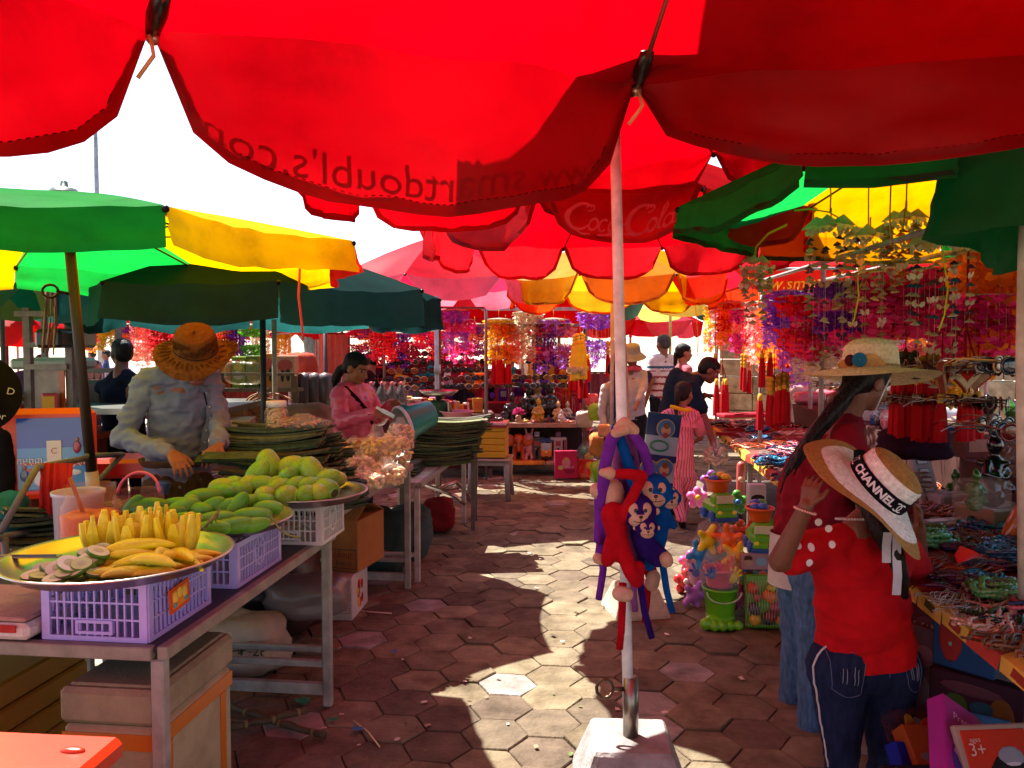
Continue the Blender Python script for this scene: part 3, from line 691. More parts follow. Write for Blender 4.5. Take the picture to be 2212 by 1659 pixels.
for(x,y,k,yaw,dz)in sl:
 p=Z(x*.479,864+y*.479,T1 .z+.012+dz)
 one('mango_slice',wm[k],'flesh','yellow mango slice in the pile on the wide steel tray','mango slice',p,(rn.uniform(-.3,.3),rn.uniform(-.1,.15),yaw),'yellow mango slices on the wide tray')
def coin(r,col,mid='#c8cf9a',h=.012):
 m=MB();n=18
 m.lathe([(.001,0),(r*.95,0),(r,h*.3),(r,h*.7),(r*.93,h)],n,C(col));m.lathe([(r*.93,h),(r*.5,h+.001),(.001,h+.0005)],n,C(mid));m.lathe([(r*.45,h+.0012),(r*.2,h+.002),(.001,h+.002)],10,C('#aeb27c'))
 for v in range(len(m.v)):m.v[v]=(m.v[v][0]*1.35,m.v[v][1],m.v[v][2])
 return m.mesh('green_slice','flesh')
cm_=[coin(.023,'#4f7a1c'),coin(.026,'#6a8f2a','#d6d8b0'),coin(.02,'#5a8424','#b8c878')]
for i,(x,y,tx_,dz)in enumerate([(230,770,.5,.01),(315,748,.5,.035),(370,748,.7,.035),(300,790,.4,.012),(225,798,.6,0),(380,800,.2,.0),(440,695,.3,.05),(460,705,.5,.03),(400,770,.3,.012),(430,790,.3,.005),(160,800,.3,0),(340,805,.2,0),(400,700,.4,.03),(270,765,.8,.02),(435,740,.3,.02),(200,775,.7,.006),(255,815,.2,0),(180,810,.1,.0),(350,775,.6,.02),(400,730,.5,.03),(460,680,.9,.05)]):
 p=Z(x*.479,864+y*.479,T1 .z+.01+dz)
 one('green_slice',cm_[i%3],'flesh','round slice of unpeeled green mango at the left of the wide tray','mango slice',p,(tx_,rn.uniform(-.4,.4),rn.uniform(-.8,.8)),'green mango slices on the wide tray')
m=MB(C('#8a8a8c'));k_=mx(60,770,2.24);k_.z=T1 .z+.03
m.box((0,0,0),(.26,.028,.0025),.0,0);m.box((.04,.0,.004),(.16,.004,.004))
one('knife',m,'steel','flat steel knife lying across the left of the wide tray','knife',k_,(.05,.0,.03))
m=MB(C('#d2521c'));pc=Z(372,1282,.845);m.box((0,0,0),(.004,.105,.07),0);m.box((-.0,.0,0),(.006,.08,.05),0,0,C('#e08a28'))
for(y,z)in((-.025,.005),(.0,.012),(.025,.004)):m.ell((.003,y,z),(.003,.014,.016),10,6,C('#e8c050'))
m.ell((.004,-.03,-.015),(.003,.01,.008),8,5,C('#5a9aa0'));m.ell((.004,.03,-.016),(.003,.01,.008),8,5,C('#5a9aa0'))
one('price_card',m,'paper','orange printed card tied to the side of the front lilac crate','card',(-.937,2.235,.85),(.10,0,SRZ))
def pot(label,name,c,prof,col,kind='plastic',cat='jar',group=None,fill=None,lid=None,handle=None):
 t=thing(name,label,cat,c,0,group)
 part('body',MB(C(col)).lathe(prof,28),kind,t)
 if fill:
  z,r,fc=fill;m=MB(C(fc));m.lathe([(r,.006),(r*1.0,z),(r*.7,z+.008),(.001,z+.004)],24,wob=lambda i,a:(1,.004*math.sin(5*a+i)));part('filling',m,'flesh',t)
 if lid:
  z,r,lc=lid;m=MB(C(lc));m.lathe([(.001,z+.018),(r*.95,z+.018),(r,z+.012),(r,z-.012),(r*.97,z-.012)],24);part('lid',m,'plastic',t)
 if handle:
  z,r,hc=handle;m=MB(C(hc));m.tube([(r*math.cos(q),.02*math.sin(q),z+r*1.0*math.sin(q))for q in np.linspace(0,PI,18)],.006,6);part('handle',m,'plastic',t)
 return t
def q_(x,y,z):return Z(x*.479,864+y*.479,z)
p=q_(265,636,.775);p.z=.761
pot('round white plastic tub left of the red sauce jar','tub',Vector((-1.575,2.9,.761)),[(.001,0),(.075,0),(.078,.02),(.084,.25),(.09,.256),(.09,.268),(.082,.266),(.074,.02)],'#b9b4bd',cat='tub')
pj=Vector((-1.435,2.72,.761))
pot('wide clear jar of orange chilli sauce beside the white tub','sauce_jar',pj,[(.001,0),(.09,0),(.098,.01),(.1,.22),(.094,.255),(.078,.28),(.078,.315),(.083,.32)],'#d09058','clear','jar',None,(.22,.095,'#c85a14'))
pot('clear jar of dark red sauce with pink carrying handle','sauce_jar',Vector((-1.46,3.12,.761)),[(.001,0),(.09,0),(.095,.01),(.095,.19),(.09,.21),(.086,.225),(.09,.23)],'#c89a8a','clear','jar',None,(.18,.088,'#6a2a18'),None,(.215,.082,'#d8586c'))
m=MB(C('#a0522a'));m.tube([pj+Vector((-.02,.0,.2)),pj+Vector((-.07,.0,.345))],.007,6,flat=.4);one('spoon',m,'plastic','orange plastic spoon standing in the chilli sauce jar','spoon')
pot('clear plastic bucket of white shreds under the vendor hands','bucket',street(3.18,-1.62,.785)+Vector((.03,0,.0)),[(.001,0),(.075,0),(.078,.01),(.097,.12),(.103,.125),(.103,.135),(.097,.133)],'#a8a2ac','film','bucket',None,(.05,.07,'#8a8078'))
m=MB(C('#3a6ab0'));m.lathe([(.001,.02),(.03,.02),(.033,.01),(.033,0),(.02,-.04)],16);one('bottle_cap',m,'plastic','small blue lidded pot behind the red sauce jar','lid',q_(715,395,.90)+Vector((0,.05,0)))
m=MB(C('#c9c0bc'));m.box((0,0,.02),(.42,.30,.045),.0,.012);m.box((0,-.002,.052),(.40,.28,.012),.0,.004,C('#a8847c'));m.box((.0,-.151,.03),(.36,.006,.02),0,.002,C('#a83430'))
one('foam_tray',m,'foam','white foam board with red taped edge beside the front crate','foam board',Z(-40,1375,.77)+Vector((-.05,.14,.0)),SRZ)
m=MB(C('#b8b0b4'))
m.grid([(.20*(i/6-.5),.16*(j/6-.5),.03+.02*noise.noise(Vector((i*.9,j*.8,2))))for i in range(7)for j in range(7)],7,7);one('plastic_bag',m,'film','crumpled clear bag on the foam board at the table edge','bag',Z(-30,1340,.84)+Vector((0,.1,-.01)),.2)
def leaf_pack(L_,W_,H_,n,seed,sag=.02):
 rn=random.Random(seed);m=MB()
 for i in range(n):
  z=H_*i/n;k=13;y0=rn.uniform(-.012,.012);x0=rn.uniform(-.025,.025);ww=W_*rn.uniform(.85,1.05);tl=rn.uniform(-.02,.02)
  col=C(rn.choice(['#33452a','#2a3b22','#3d4f2c','#26331f','#46522e','#4d4a2a','#1f2c1c','#566034']),rn.uniform(.8,1.25))
  vs=[]
  for j in range(k):
   t=j/(k-1);x=L_*(t-.5)+x0;zz=z+sag*(2*t-1)**2+.004*noise.noise(Vector((t*4,i*.7,seed)))+tl*(t-.5)
   th=H_/n*.82
   vs+=[(x,y0-ww/2,zz-.002),(x,y0,zz+.004),(x,y0+ww/2,zz),(x,y0+ww/2,zz+th),(x,y0,zz+th+.004),(x,y0-ww/2,zz+th)]
  fs=[]
  for j in range(k-1):
   for q in range(6):fs.append((j*6+q,j*6+(q+1)%6,j*6+6+(q+1)%6,j*6+6+q))
  m.add(vs,fs,False,col);b=len(m.v)-k*6
  m.f+=[[b+q for q in range(6)][::-1],[b+k*6-6+q for q in range(6)]];m.c+=[C('#6a6234')]*2;m.s+=[False]*2
 return m.mesh('leaf_bundle','leaf')
packs=[leaf_pack(.47,.075,.036,4,s,.018)for s in range(5)]
packs2=[leaf_pack(.40,.07,.034,4,s+9,.012)for s in range(4)]
k=0
for lay in range(10):
 for row in range(4):
  yy=3.58+row*.10+lay*.028*(1 if lay>4 else .4);
  if lay>7 and row>2:continue
  p=Vector((-1.05+rn.uniform(-.03,.03)-(.02*(lay-3)if lay>3 else 0)+.01*row,yy+rn.uniform(-.012,.012),.805+lay*.0355))
  top=lay==9 and row==0
  one('leaf_bundle',packs[k%5],'leaf','uppermost folded palm leaf bundle at the front of the tall leaf stack'if top else 'bundle of folded dark palm leaves in the tall stack behind the mangoes','leaf bundle',p,(rn.uniform(-.1,.1),-.05 if lay>6 else 0,rn.uniform(-.1,.08)+.05),None if top else 'leaf bundles stacked behind the mangoes');k+=1
for i in range(7):
 p=Vector((-.90+rn.uniform(-.03,.05),3.60+i*.05,.805+.03*(i%3)))
 one('leaf_bundle',packs2[k%4],'leaf','short leaf bundle jutting out at the right foot of the tall stack','leaf bundle',p,(rn.uniform(-.1,.1),rn.uniform(-.1,.05),rn.uniform(.1,.5)),'short leaf bundles at the stack foot');k+=1
for lay in range(9):
 for row in range(4):
  p=Vector((-.55+rn.uniform(-.03,.03)+row*.012+.012*lay,5.95+row*.105+rn.uniform(-.01,.01),.67+lay*.0365))
  top=lay==8 and row==3
  one('leaf_bundle',packs[k%5],'leaf','uppermost leaf bundle at the back of the stack by the yellow crate'if top else 'bundle of folded palm leaves in the stack before the yellow crate','leaf bundle',p,(rn.uniform(-.1,.1),rn.uniform(-.04,.04),rn.uniform(-.12,.12)+.22),None if top else 'leaf bundles stacked by the yellow crate');k+=1
for i in range(3):
 one('leaf_bundle',packs2[i],'leaf','small cut leaf bundle lying at the near corner of the low table','leaf bundle',Vector((-.82+.07*i,5.5+.06*i,.672+.02*(i==1))),.9+.3*i,'cut leaf bundles at the low table corner')
for i in range(14):
 p=Vector((-1.62+rn.uniform(-.12,.2),3.15+rn.uniform(-.12,.2),.79+i*.0085))
 one('leaf_strip',packs2[i%4],'leaf','loose palm leaf strip in the heap before the straw hatted vendor','leaf strip',p,(rn.uniform(-.2,.2),rn.uniform(-.12,.12),rn.uniform(.1,.9)),'loose leaf strips before the vendor')
def bag_of(label,c,r,col,name='snack_bag',n=64,bit=.021,seed=1,rz=0,group=None,film='#e8e4e0'):
 rn=random.Random(seed);t=thing(name,label,'snack bag',c,rz,group)
 m=MB()
 for i in range(n):
  a=rn.uniform(0,2*PI);u=rn.uniform(-.75,.8);q=math.sqrt(1-u*u)*rn.uniform(.7,.9)
  p=Vector((r[0]*q*math.cos(a),r[1]*q*math.sin(a),r[2]*(1+u*.85)))
  e=rn.uniform(.7,1.3)*bit;d=Vector((rn.uniform(-1,1),rn.uniform(-1,1),rn.uniform(-.6,.6))).normalized()
  s_=d.orthogonal()*.5;m.tube([p-d*e,p-d*e*.3+s_*e*.6,p+d*e*.4+s_*e*.5,p+d*e],[bit*.35,bit*.5,bit*.5,bit*.3],6,C(col,rn.uniform(.75,1.2)))
 part('snacks',m,'flesh',t)
 m=MB(C(film));nn,mm=18,10;pts=[]
 for i in range(mm):
  th=-PI/2+PI*.98*i/(mm-1)
  for j in range(nn):
   a=2*PI*j/nn;k_=1+.13*noise.noise(Vector((math.cos(a)*2+seed,math.sin(a)*2,i*.5)))
   z=r[2]*(1+math.sin(th));
   if i==mm-1:z+=r[2]*.35
   q=max(.12,math.cos(th))if i<mm-1 else .22
   pts.append((r[0]*1.05*q*math.cos(a)*k_,r[1]*1.05*q*math.sin(a)*k_,z))
 m.grid(pts,mm,nn,True,None,True);part('wrapper',m,'film',t)
 return t
SN='#c89a5c'
for i,(px,py,r,col,lb)in enumerate([(775,1010,(.07,.06,.055),'#e8d4a8','small bag of pale twisted crackers at the front of the snack pile'),(815,985,(.085,.07,.10),'#e0bc58','upright bag of golden banana chips in the snack pile'),(852,985,(.08,.07,.105),'#dcb878','tall bag of pinkish crisps at the right of the snack pile'),(785,1042,(.10,.075,.045),'#e8d0a0','flat bag of pale chips in front over the table edge'),(835,1030,(.085,.07,.06),'#d8b480','squat bag of brown chips low in the snack pile'),(765,975,(.06,.05,.05),'#caa268','small bag of shrimp crackers behind the twisted ones'),(865,950,(.07,.06,.075),'#d2a878','bag of crackers at the back right of the snack pile')]):
 d=4.05+(1040-py)/90*.6;p=P(px,py,d);p.z=max(.805,p.z-r[2])
 bag_of(lb,p,tuple(q*1.18 for q in r),col,seed=40+i,n=76)
for i,(x,y,r,col,lb)in enumerate(((-.92,4.62,(.10,.08,.09),'#e4c88c','large bag of pale crackers lying behind the banana chips'),(-.78,4.5,(.09,.07,.11),'#dcb060','golden crisps bag standing at the far table edge'),(-1.12,4.4,(.10,.08,.08),'#e8d0a0','cream puffs bag left of the banana chips'),(-1.05,4.85,(.10,.08,.10),'#d8a868','brown crackers bag at the back of the snack table'),(-.82,4.82,(.09,.08,.10),'#e0c490','tall cream bag in the far corner of the snack table'),(-.84,4.12,(.08,.07,.06),'#e8d8b0','small white puffs bag at the near edge of the snack table'))):
 bag_of(lb,(x,y,.805),r,col,seed=80+i,n=70)
m=MB();rn2=random.Random(8)
for i in range(26):m.tube([(-.16,.02*(i%9)-.08+.004*rn2 .random(),.02*(i//9)),(.16,.02*(i%9)-.08+.004*rn2 .random(),.02*(i//9)+.004)],.0095,7,C('#cfa266',rn2 .uniform(.85,1.15)))
one('cracker_sticks',m,'flesh','pack of long pale cracker sticks behind the snack bags','cracker pack',P(795,948,4.75)+Vector((0,0,-.05)),.15)
bag_of('flat bag of brown puffed snacks lying on the leaf stack',Vector((P(655,948,3.85).x,3.85,1.15)),(.13,.07,.035),'#a8683a',seed=61,n=60,bit=.014)
t=thing('cracker_jar','clear jar of pale bent crackers with white screw lid','jar',Vector((P(598,945,3.93).x,3.93,1.135)))
m=MB(C('#c8b8a4'));m.lathe([(.001,0),(.052,0),(.058,.01),(.058,.09),(.054,.108),(.045,.118),(.045,.13)],24);part('body',m,'clear',t)
m=MB(C('#d8d4d6'));m.lathe([(.001,.152),(.046,.152),(.049,.148),(.049,.122),(.046,.122)],24);part('lid',m,'plastic',t)
m=MB();
for i in range(34):
 z=.012+.1*(i/34);a=rn.uniform(0,6.3);b=a+rn.uniform(.8,2);r=.043
 m.tube([(r*math.cos(a),r*math.sin(a),z),(r*.9*math.cos((a+b)/2),r*.9*math.sin((a+b)/2),z+rn.uniform(-.01,.014)),(r*math.cos(b),r*math.sin(b),z+.008)],.0075,6,C('#c9a878',rn.uniform(.85,1.2)))
part('crackers',m,'flesh',t)
t=thing('foam_box','dirty white foam box with orange tape under the front table','foam box',(-1.075,2.37,0),SRZ)
m=MB(C('#968e72'));m.box((0,0,.26),(.27,.45,.51),0,.012);part('body',m,'foam',t)
m=MB(C('#8a826a'));m.box((0,0,.57),(.285,.465,.10),0,.014);m.box((0,0,.623),(.24,.42,.010),0,.004);part('lid',m,'foam',t)
m=MB(C('#b0651a'))
for(p,d)in(((0,-.2265,.475),(.27,.003,.045)),((.1365,0,.475),(.003,.45,.045)),((.1365,-.16,.23),(.003,.035,.44)),((.1365,.16,.23),(.003,.035,.44))):m.box(p,d)
part('tape',m,'plastic',t)
t=thing('slatted_crate','ochre yellow slatted box at the far left under the table','crate',(-1.78,2.62,0),SRZ)
m=MB(C('#a5812a'))
for k in range(6):m.box((0,0,.05+.085*k),(.46,.5,.08),0,.008)
part('body',m,'plastic',t)
def sack(name,label,c,r,col,kind='cloth',seed=1,cat='sack',letters=None,rz=0,amp=.16,tie=False,vox=None):
 m=MB(C(col));nn,mm=30,20;vs=[];fs=[]
 for i in range(mm+1):
  th=-PI/2+PI*i/mm
  for j in range(nn):
   a=2*PI*j/nn;d=Vector((math.cos(th)*math.cos(a),math.cos(th)*math.sin(a),math.sin(th)))
   k_=1+amp*noise.noise(d*1.6+Vector((seed*3.1,0,0)))+amp*.6*noise.noise(d*4.2+Vector((seed,5,0)))+amp*.35*abs(noise.noise(d*8+Vector((seed,1,0))))
   sq=(abs(d.x)**4+abs(d.y)**4+abs(d.z)**4)**-.25*.85+.15
   vs.append((r[0]*d.x*k_*sq,r[1]*d.y*k_*sq,max(.0,r[2]*(1+d.z*k_*sq))))
 for i in range(mm):
  for j in range(nn):fs.append((i*nn+j,i*nn+(j+1)%nn,(i+1)*nn+(j+1)%nn,(i+1)*nn+j))
 m.add(vs,fs,True)
 o=one(name,m,kind,label,cat,c,rz)
 if letters:
  tm=MB();
  for(s,size,x,z,col2,sh)in letters:
   f=lambda u,v:(x+u,-r[1]*.5-.0,z+v)
   def fn(u,v):
    X,Zz=x+u,z+v
    best=min(vs,key=lambda q:(q[0]-X)**2+(q[2]-Zz)**2+(10 if q[1]>0 else 0))
    return(X,best[1]-.004,Zz)
   write(tm,s,size,C(col2),fn)
  part('print',tm,'cloth',o)
 return o
sack('sack','white woven sack printed with dark letters under the front table',Vector((-1.30,3.78,0)),(.21,.15,.14),'#a89484','paper',3,'sack',[('HF-26',.07,.10,.15,'#3a4a38',0)],-.1,.2)
sack('bin_bag','black plastic bag slumped behind the white sack',Vector((-1.45,4.25,0)),(.28,.2,.17),'#26222a','satin',7,'bag')
sack('bin_bag','grey translucent bag piled on the black one under the table',Vector((-1.05,4.05,.18)),(.2,.16,.10),'#6a5a5a','satin',8,'bag')
sack('bin_bag','brown crumpled plastic bag under the leaf table',Vector((-1.3,4.35,.0)),(.24,.2,.25),'#4a2f2a','satin',12,'bag')
sack('grain_sack','dark green sack slumped under the snack table',Vector((-.98,5.5,0)),(.24,.2,.22),'#2c3a38','cloth',9,'sack',None,0,.22)
sack('grain_sack','second green sack lying beyond the snack table',Vector((-.80,5.95,0)),(.2,.22,.17),'#3a4a48','cloth',10,'sack',None,0,.2)
sack('shopping_bag','red cloth bag on the ground under the low table',Vector((-.62,6.7,0)),(.13,.12,.14),'#6a1414','cloth',14,'bag')
sack('shopping_bag','teal bag hanging on the rail at the far left edge',P(25,1110,3.0)+Vector((-.05,0,-.1)),(.1,.08,.085),'#1f6a62','cloth',15,'bag',None,0,.25)
t=thing('carton','white printed carton standing on the paving under the stalls','carton',street(4.52,-1.545),SRZ+.03)
m=MB(C('#b9aaa4'));m.box((0,0,.125),(.30,.34,.25),0,.004);part('body',m,'paper',t)
m=MB();F=lambda x,y:(x,-.1725,.13+y)
RB=C('#a03434');write(m,'ម៉ាញូព្រី  តឹករាស',.038,C('#2c3a34'),lambda x,y:F(x,y+.07));write(m,'QIN A    RY CUP',.022,C('#2c3a34'),lambda x,y:F(x+.02,y+.03))
for i in range(4):write(m,'PHSLKUA IMPORT  CHO1 DONGIA HGM'[:28-i*3],.0125,RB,lambda x,y:F(x,y-.005-.018*i))
write(m,'Tel : 012-93',.016,RB,lambda x,y:F(x-.07,y-.088));write(m,'29012/19',.02,RB,lambda x,y:F(x+.085,y-.07));m.at((.0,0,0))
for(x,y,w_,h_)in((.085,-.07,.1,.03),):
 for(dx,dy,a,b)in((0,h_/2,w_,.002),(0,-h_/2,w_,.002),(w_/2,0,.002,h_),(-w_/2,0,.002,h_)):m.box((x+dx,-.1722,.13+y+dy),(a,.001,b),0,0,RB)
m.box((-.12,-.1722,.2),(.03,.001,.028),0,0,RB);part('print',m,'paper',t)
m=MB();rr=random.Random(4)
for i in range(9):m.ell((.151,-.06+.13*rr.random(),.05+.13*rr.random()),(.002,.022,.03),8,5,C(rr.choice(['#c83a14','#d8701c','#8a1c14','#d8a02c','#3a6a2c'])))
part('picture',m,'paper',t)
t=thing('carton','brown cardboard box with round face emblem on a white carton','carton',street(4.66,-1.60,.252),SRZ-.16)
m=MB(C('#9a6030'));W2,D2,H2=.50,.36,.30
m.box((0,0,H2/2),(W2,D2,H2),0,.004);part('body',m,'paper',t)
for(y,rx,zz)in((-.18,.5,H2),(.18,-.4,H2)):
 m=MB(C('#a0683a'));m.at((0,y,H2),(rx,0,0)).box((0,.06 if y<0 else-.06,.004),(W2*.98,.14,.004));part('flap',m,'paper',t)
m=MB();BL=C('#2c3548');RD=C('#8a2a20')
F=lambda x,y:(W2/2-.14+x,-D2/2-.0025,.075+y)
m2=MB(C('#3a3c4a'))
for(dx,dy,a,b)in((0,.055,.26,.003),(0,-.055,.26,.003),(.13,0,.003,.11),(-.13,0,.003,.11)):m.box((W2/2-.14+dx,-D2/2-.002,.075+dy),(a,.002,b),0,0,BL)
m.at((W2/2-.22,-D2/2-.002,.075),(PI/2,0,0)).disc((0,0,0),.043,24,None,BL);m.at((W2/2-.22,-D2/2-.0045,.075),(PI/2,0,0)).disc((0,0,0),.034,24,None,C('#9a4030'))
m.at((W2/2-.22,-D2/2-.007,.08),(PI/2,0,0)).disc((0,.004,0),.014,14,None,BL);m.at((W2/2-.22,-D2/2-.0065,.06),(PI/2,0,0)).disc((0,0,0),.018,14,None,C('#c8a080'))
m.at();write(m,'ភ្នំពេញ',.042,RD,lambda x,y:F(x+.05,y+.022));write(m,'ទឹកដោះ',.03,BL,lambda x,y:F(x+.05,y-.028))
write(m,'ភ្នំពេញ',.042,RD,lambda x,y:(-.13+x,-D2/2-.0025,.095+y));write(m,'ទឹកដោះ',.03,BL,lambda x,y:(-.1+x,-D2/2-.0025,.045+y))
part('print',m,'paper',t)
t=thing('cool_box','bright orange plastic cool box cut off at the lower left corner','cool box',(-1.16,1.60,0),SRZ+.02)
m=MB(C('#d83a14'));m.box((0,0,.30),(.54,.30,.56),0,.03);part('body',m,'plastic',t)
m=MB(C('#b42a08'));m.box((0,0,.665),(.58,.34,.055),0,.014);m.ell((.22,.09,.694),(.03,.012,.007),10,5);m.ell((.10,-.03,.694),(.04,.014,.007),10,5);part('lid',m,'plastic',t)
for i,(a,b,lb)in enumerate((((490,1535),(700,1600),'longer dark cane lying on the paving by the table leg'),((495,1592),(660,1555),'shorter dark cane crossing the longer one on the paving'))):
 m=MB();A=G(*a)+Vector((0,0,.02+.015*i));B=G(*b)+Vector((0,0,.018+.02*i));k=9
 pts=[A.lerp(B,j/k)+Vector((.006*math.sin(j*1.7),.008*math.cos(j*2.1),.003*math.sin(j)))for j in range(k+1)]
 m.tube(pts,[.013+.003*(j%3==0)for j in range(k+1)],9,C('#4a4028'))
 for j in(2,5,8):m.tube([pts[j]-(B-A).normalized()*.006,pts[j]+(B-A).normalized()*.006],.0165,9,C('#7a6a40'))
 one('cane',m,'wood',lb,'cane')
for i,(x,y,col,lb,s)in enumerate(((773,1580,'#3a6a9a','small blue scrap of paper on the paving below the pole',.03),(851,1412,'#3a6ab0','small blue wrapper scrap on the paving beyond',.022),(1075,1468,'#c87a7a','tiny pink scrap on the paving in mid lane',.015),(795,1585,'#c9b88a','pale thin bamboo skewer lying on the paving',.13),(870,1430,'#c8c0b4','white crumb of litter on the paving',.012),(719,1560,'#2a8a5a','green plastic scrap at the table leg',.03),(806,1325,'#c8b8a0','pale wood splinter on the paving near the carton',.11),(905,1140,'#c8a23a','yellow wrapper on the paving under the low table',.06),(1015,1085,'#3a2018','dry brown leaf on the paving by the plastic table',.06),(655,1520,'#3a9a6a','curly green string on the paving under the table',.05),(1215,1390,'#d8d0c4','white pebble on the paving near the concrete block',.014),(1440,1375,'#d8d0c4','white crumbs where the paving is broken',.02),(1330,1500,'#e0d8cc','small white stone by the pole',.012),(840,1080,'#6a3a2a','brown leaf scrap beside the low table leg',.05))):
 p=G(x,y);m=MB(C(col))
 if s>.1:m.tube([(-s*.1,-s,.006),(0,0,.008),(s*.25,s,.006)],.0035,6)
 else:m.grid([(s*(u/2-1)*.7,s*(v/2-1)*.5,.008+.25*s*noise.noise(Vector((u*.7+i,v*.7,1)))+.006)for u in range(5)for v in range(5)],5,5)
 one('scrap',m,'paper',lb,'scrap',p,i*1.3)
rn=random.Random(99)
for i in range(46):
 p=G(rn.uniform(620,1650),rn.uniform(1180,1640));m=MB(C(rn.choice(['#b8ae9c','#8a7a60','#4a3c2c','#c8c0b0','#5a6a3a'])));s=rn.uniform(.006,.016)
 m.grid([(s*(u-1),s*.7*(v-1),.007+s*.4*rn.random())for u in range(3)for v in range(3)],3,3,False)
 one('scrap',m,'paper','tiny dry scrap scattered on the paving','scrap',p,rn.uniform(0,3),'tiny dry scraps on the paving')
from mathutils.bvhtree import BVHTree
DEF=dict(pel=(0,0,.53),waist=(0,.005,.61),chest=(0,0,.72),neck=(0,-.008,.832),head=(0,.012,.925),shr=(.105,-.005,.80),elr=(.128,-.02,.63),wrr=(.135,.03,.487),hpr=(.053,0,.50),knr=(.056,.012,.28),anr=(.056,-.016,.042),shl=(-.105,-.005,.80),ell=(-.128,-.02,.63),wrl=(-.135,.03,.487),hpl=(-.053,0,.50),knl=(-.056,.012,.28),anl=(-.056,-.016,.042))
def hand(m,w,d,pn,s,curl=.5,spread=.12,thumb=1,col=None):
 """palm, four fingers and a thumb starting at the wrist w, pointing along d, palm facing pn"""
 d=d.normalized();pn=(pn-d*pn.dot(d)).normalized();sd=d.cross(pn).normalized()*thumb
 for k in(-1.5,-.5,.5,1.5):
  m.caps(w+sd*k*.010*s,w+d*.075*s+sd*k*.0185*s,.015*s,.0125*s,8)
 for k,L_ in((-1.5,.055),(-.5,.068),(.5,.073),(1.5,.066)):
  p=w+d*.078*s+sd*k*.0195*s;dd=(d+sd*spread*k).normalized();r=.0085*s
  for q in range(3):
   e=L_*s*(.46,.32,.26)[q]
   dd2=(dd*math.cos(curl*(.55+.3*q))+pn*math.sin(curl*(.55+.3*q))).normalized();
   m.caps(p,p+dd2*e,r,r*.92,7);p=p+dd2*e;r*=.93
   ax=sd;dd=dd2
 p=w+d*.022*s+sd*.024*s;a=(d*.75+sd*.72+pn*.25).normalized()
 m.caps(p,p+a*.042*s,.0135*s,.0105*s,8);p2=p+a*.042*s;b=(d*.95+sd*.25+pn*.35*(.4+curl)).normalized()
 m.caps(p2,p2+b*.038*s,.0105*s,.0085*s,8)
def head_frame(p,yaw,pitch,roll=0):
 """face looks along yaw (0 = away from the viewer, + = to the left) and dips by pitch"""
 return Matrix.Translation(p)@(Matrix.Rotation(yaw,4,'Z')@Matrix.Rotation(-pitch,4,'X')@Matrix.Rotation(roll,4,'Y'))
def head_blob(m,F,s,fem=False):
 def X(*p):return F@(Vector(p)*s)
 rot=F.to_euler()
 def ell(c,r):m.at((F@(Vector(c)*s)),rot).ell((0,0,0),[q*s for q in r],18,12);m.at()
 ell((0,-.012,.022),(.074,.093,.086));ell((0,.028,-.028),(.060,.060,.082));ell((0,.050,-.078),(.034,.034,.030))
 ell((.034,.045,-.03),(.03,.032,.034));ell((-.034,.045,-.03),(.03,.032,.034));ell((0,.062,.028),(.05,.028,.018))
 m.caps(X(0,.084,.008),X(0,.104,-.030),.008*s,.0125*s,8);m.caps(X(.012,.092,-.034),X(-.012,.092,-.034),.0085*s,None,8)
 m.caps(X(.017,.083,-.062),X(-.017,.083,-.062),.009*s,None,8)
 for q in(-1,1):ell((q*.074,-.006,-.012),(.010,.021,.031))
def face_paint(F,s,skin,lip='#8e4a44',dark='#1c1310'):
 Fi=F.inverted();sk=C(skin);lp=C(lip);dk=C(dark);wh=C('#b8aca0')
 def f(p):
  u=(Fi@Vector(p))/s
  if u.y>.045:
   for q in(-1,1):
    ex,ez=u.x-q*.031,u.z-.004
    if(ex/.0155)**2+(ez/.0068)**2<1:return dk if abs(ex)<.0075 else wh
    if(ex/.021)**2+((u.z-.026+.1*abs(ex))/.0048)**2<1:return dk
   if(u.x/.023)**2+((u.z+.062)/.0085)**2<1:return lp
  return sk
 return f
PERS={}
def cut_below(me,p,n,off):
 import bmesh
 bm=bmesh.new();bm.from_mesh(me)
 bmesh.ops.bisect_plane(bm,geom=bm.verts[:]+bm.edges[:]+bm.faces[:],plane_co=p+n*off,plane_no=n,clear_inner=True)
 bm.to_mesh(me);bm.free()
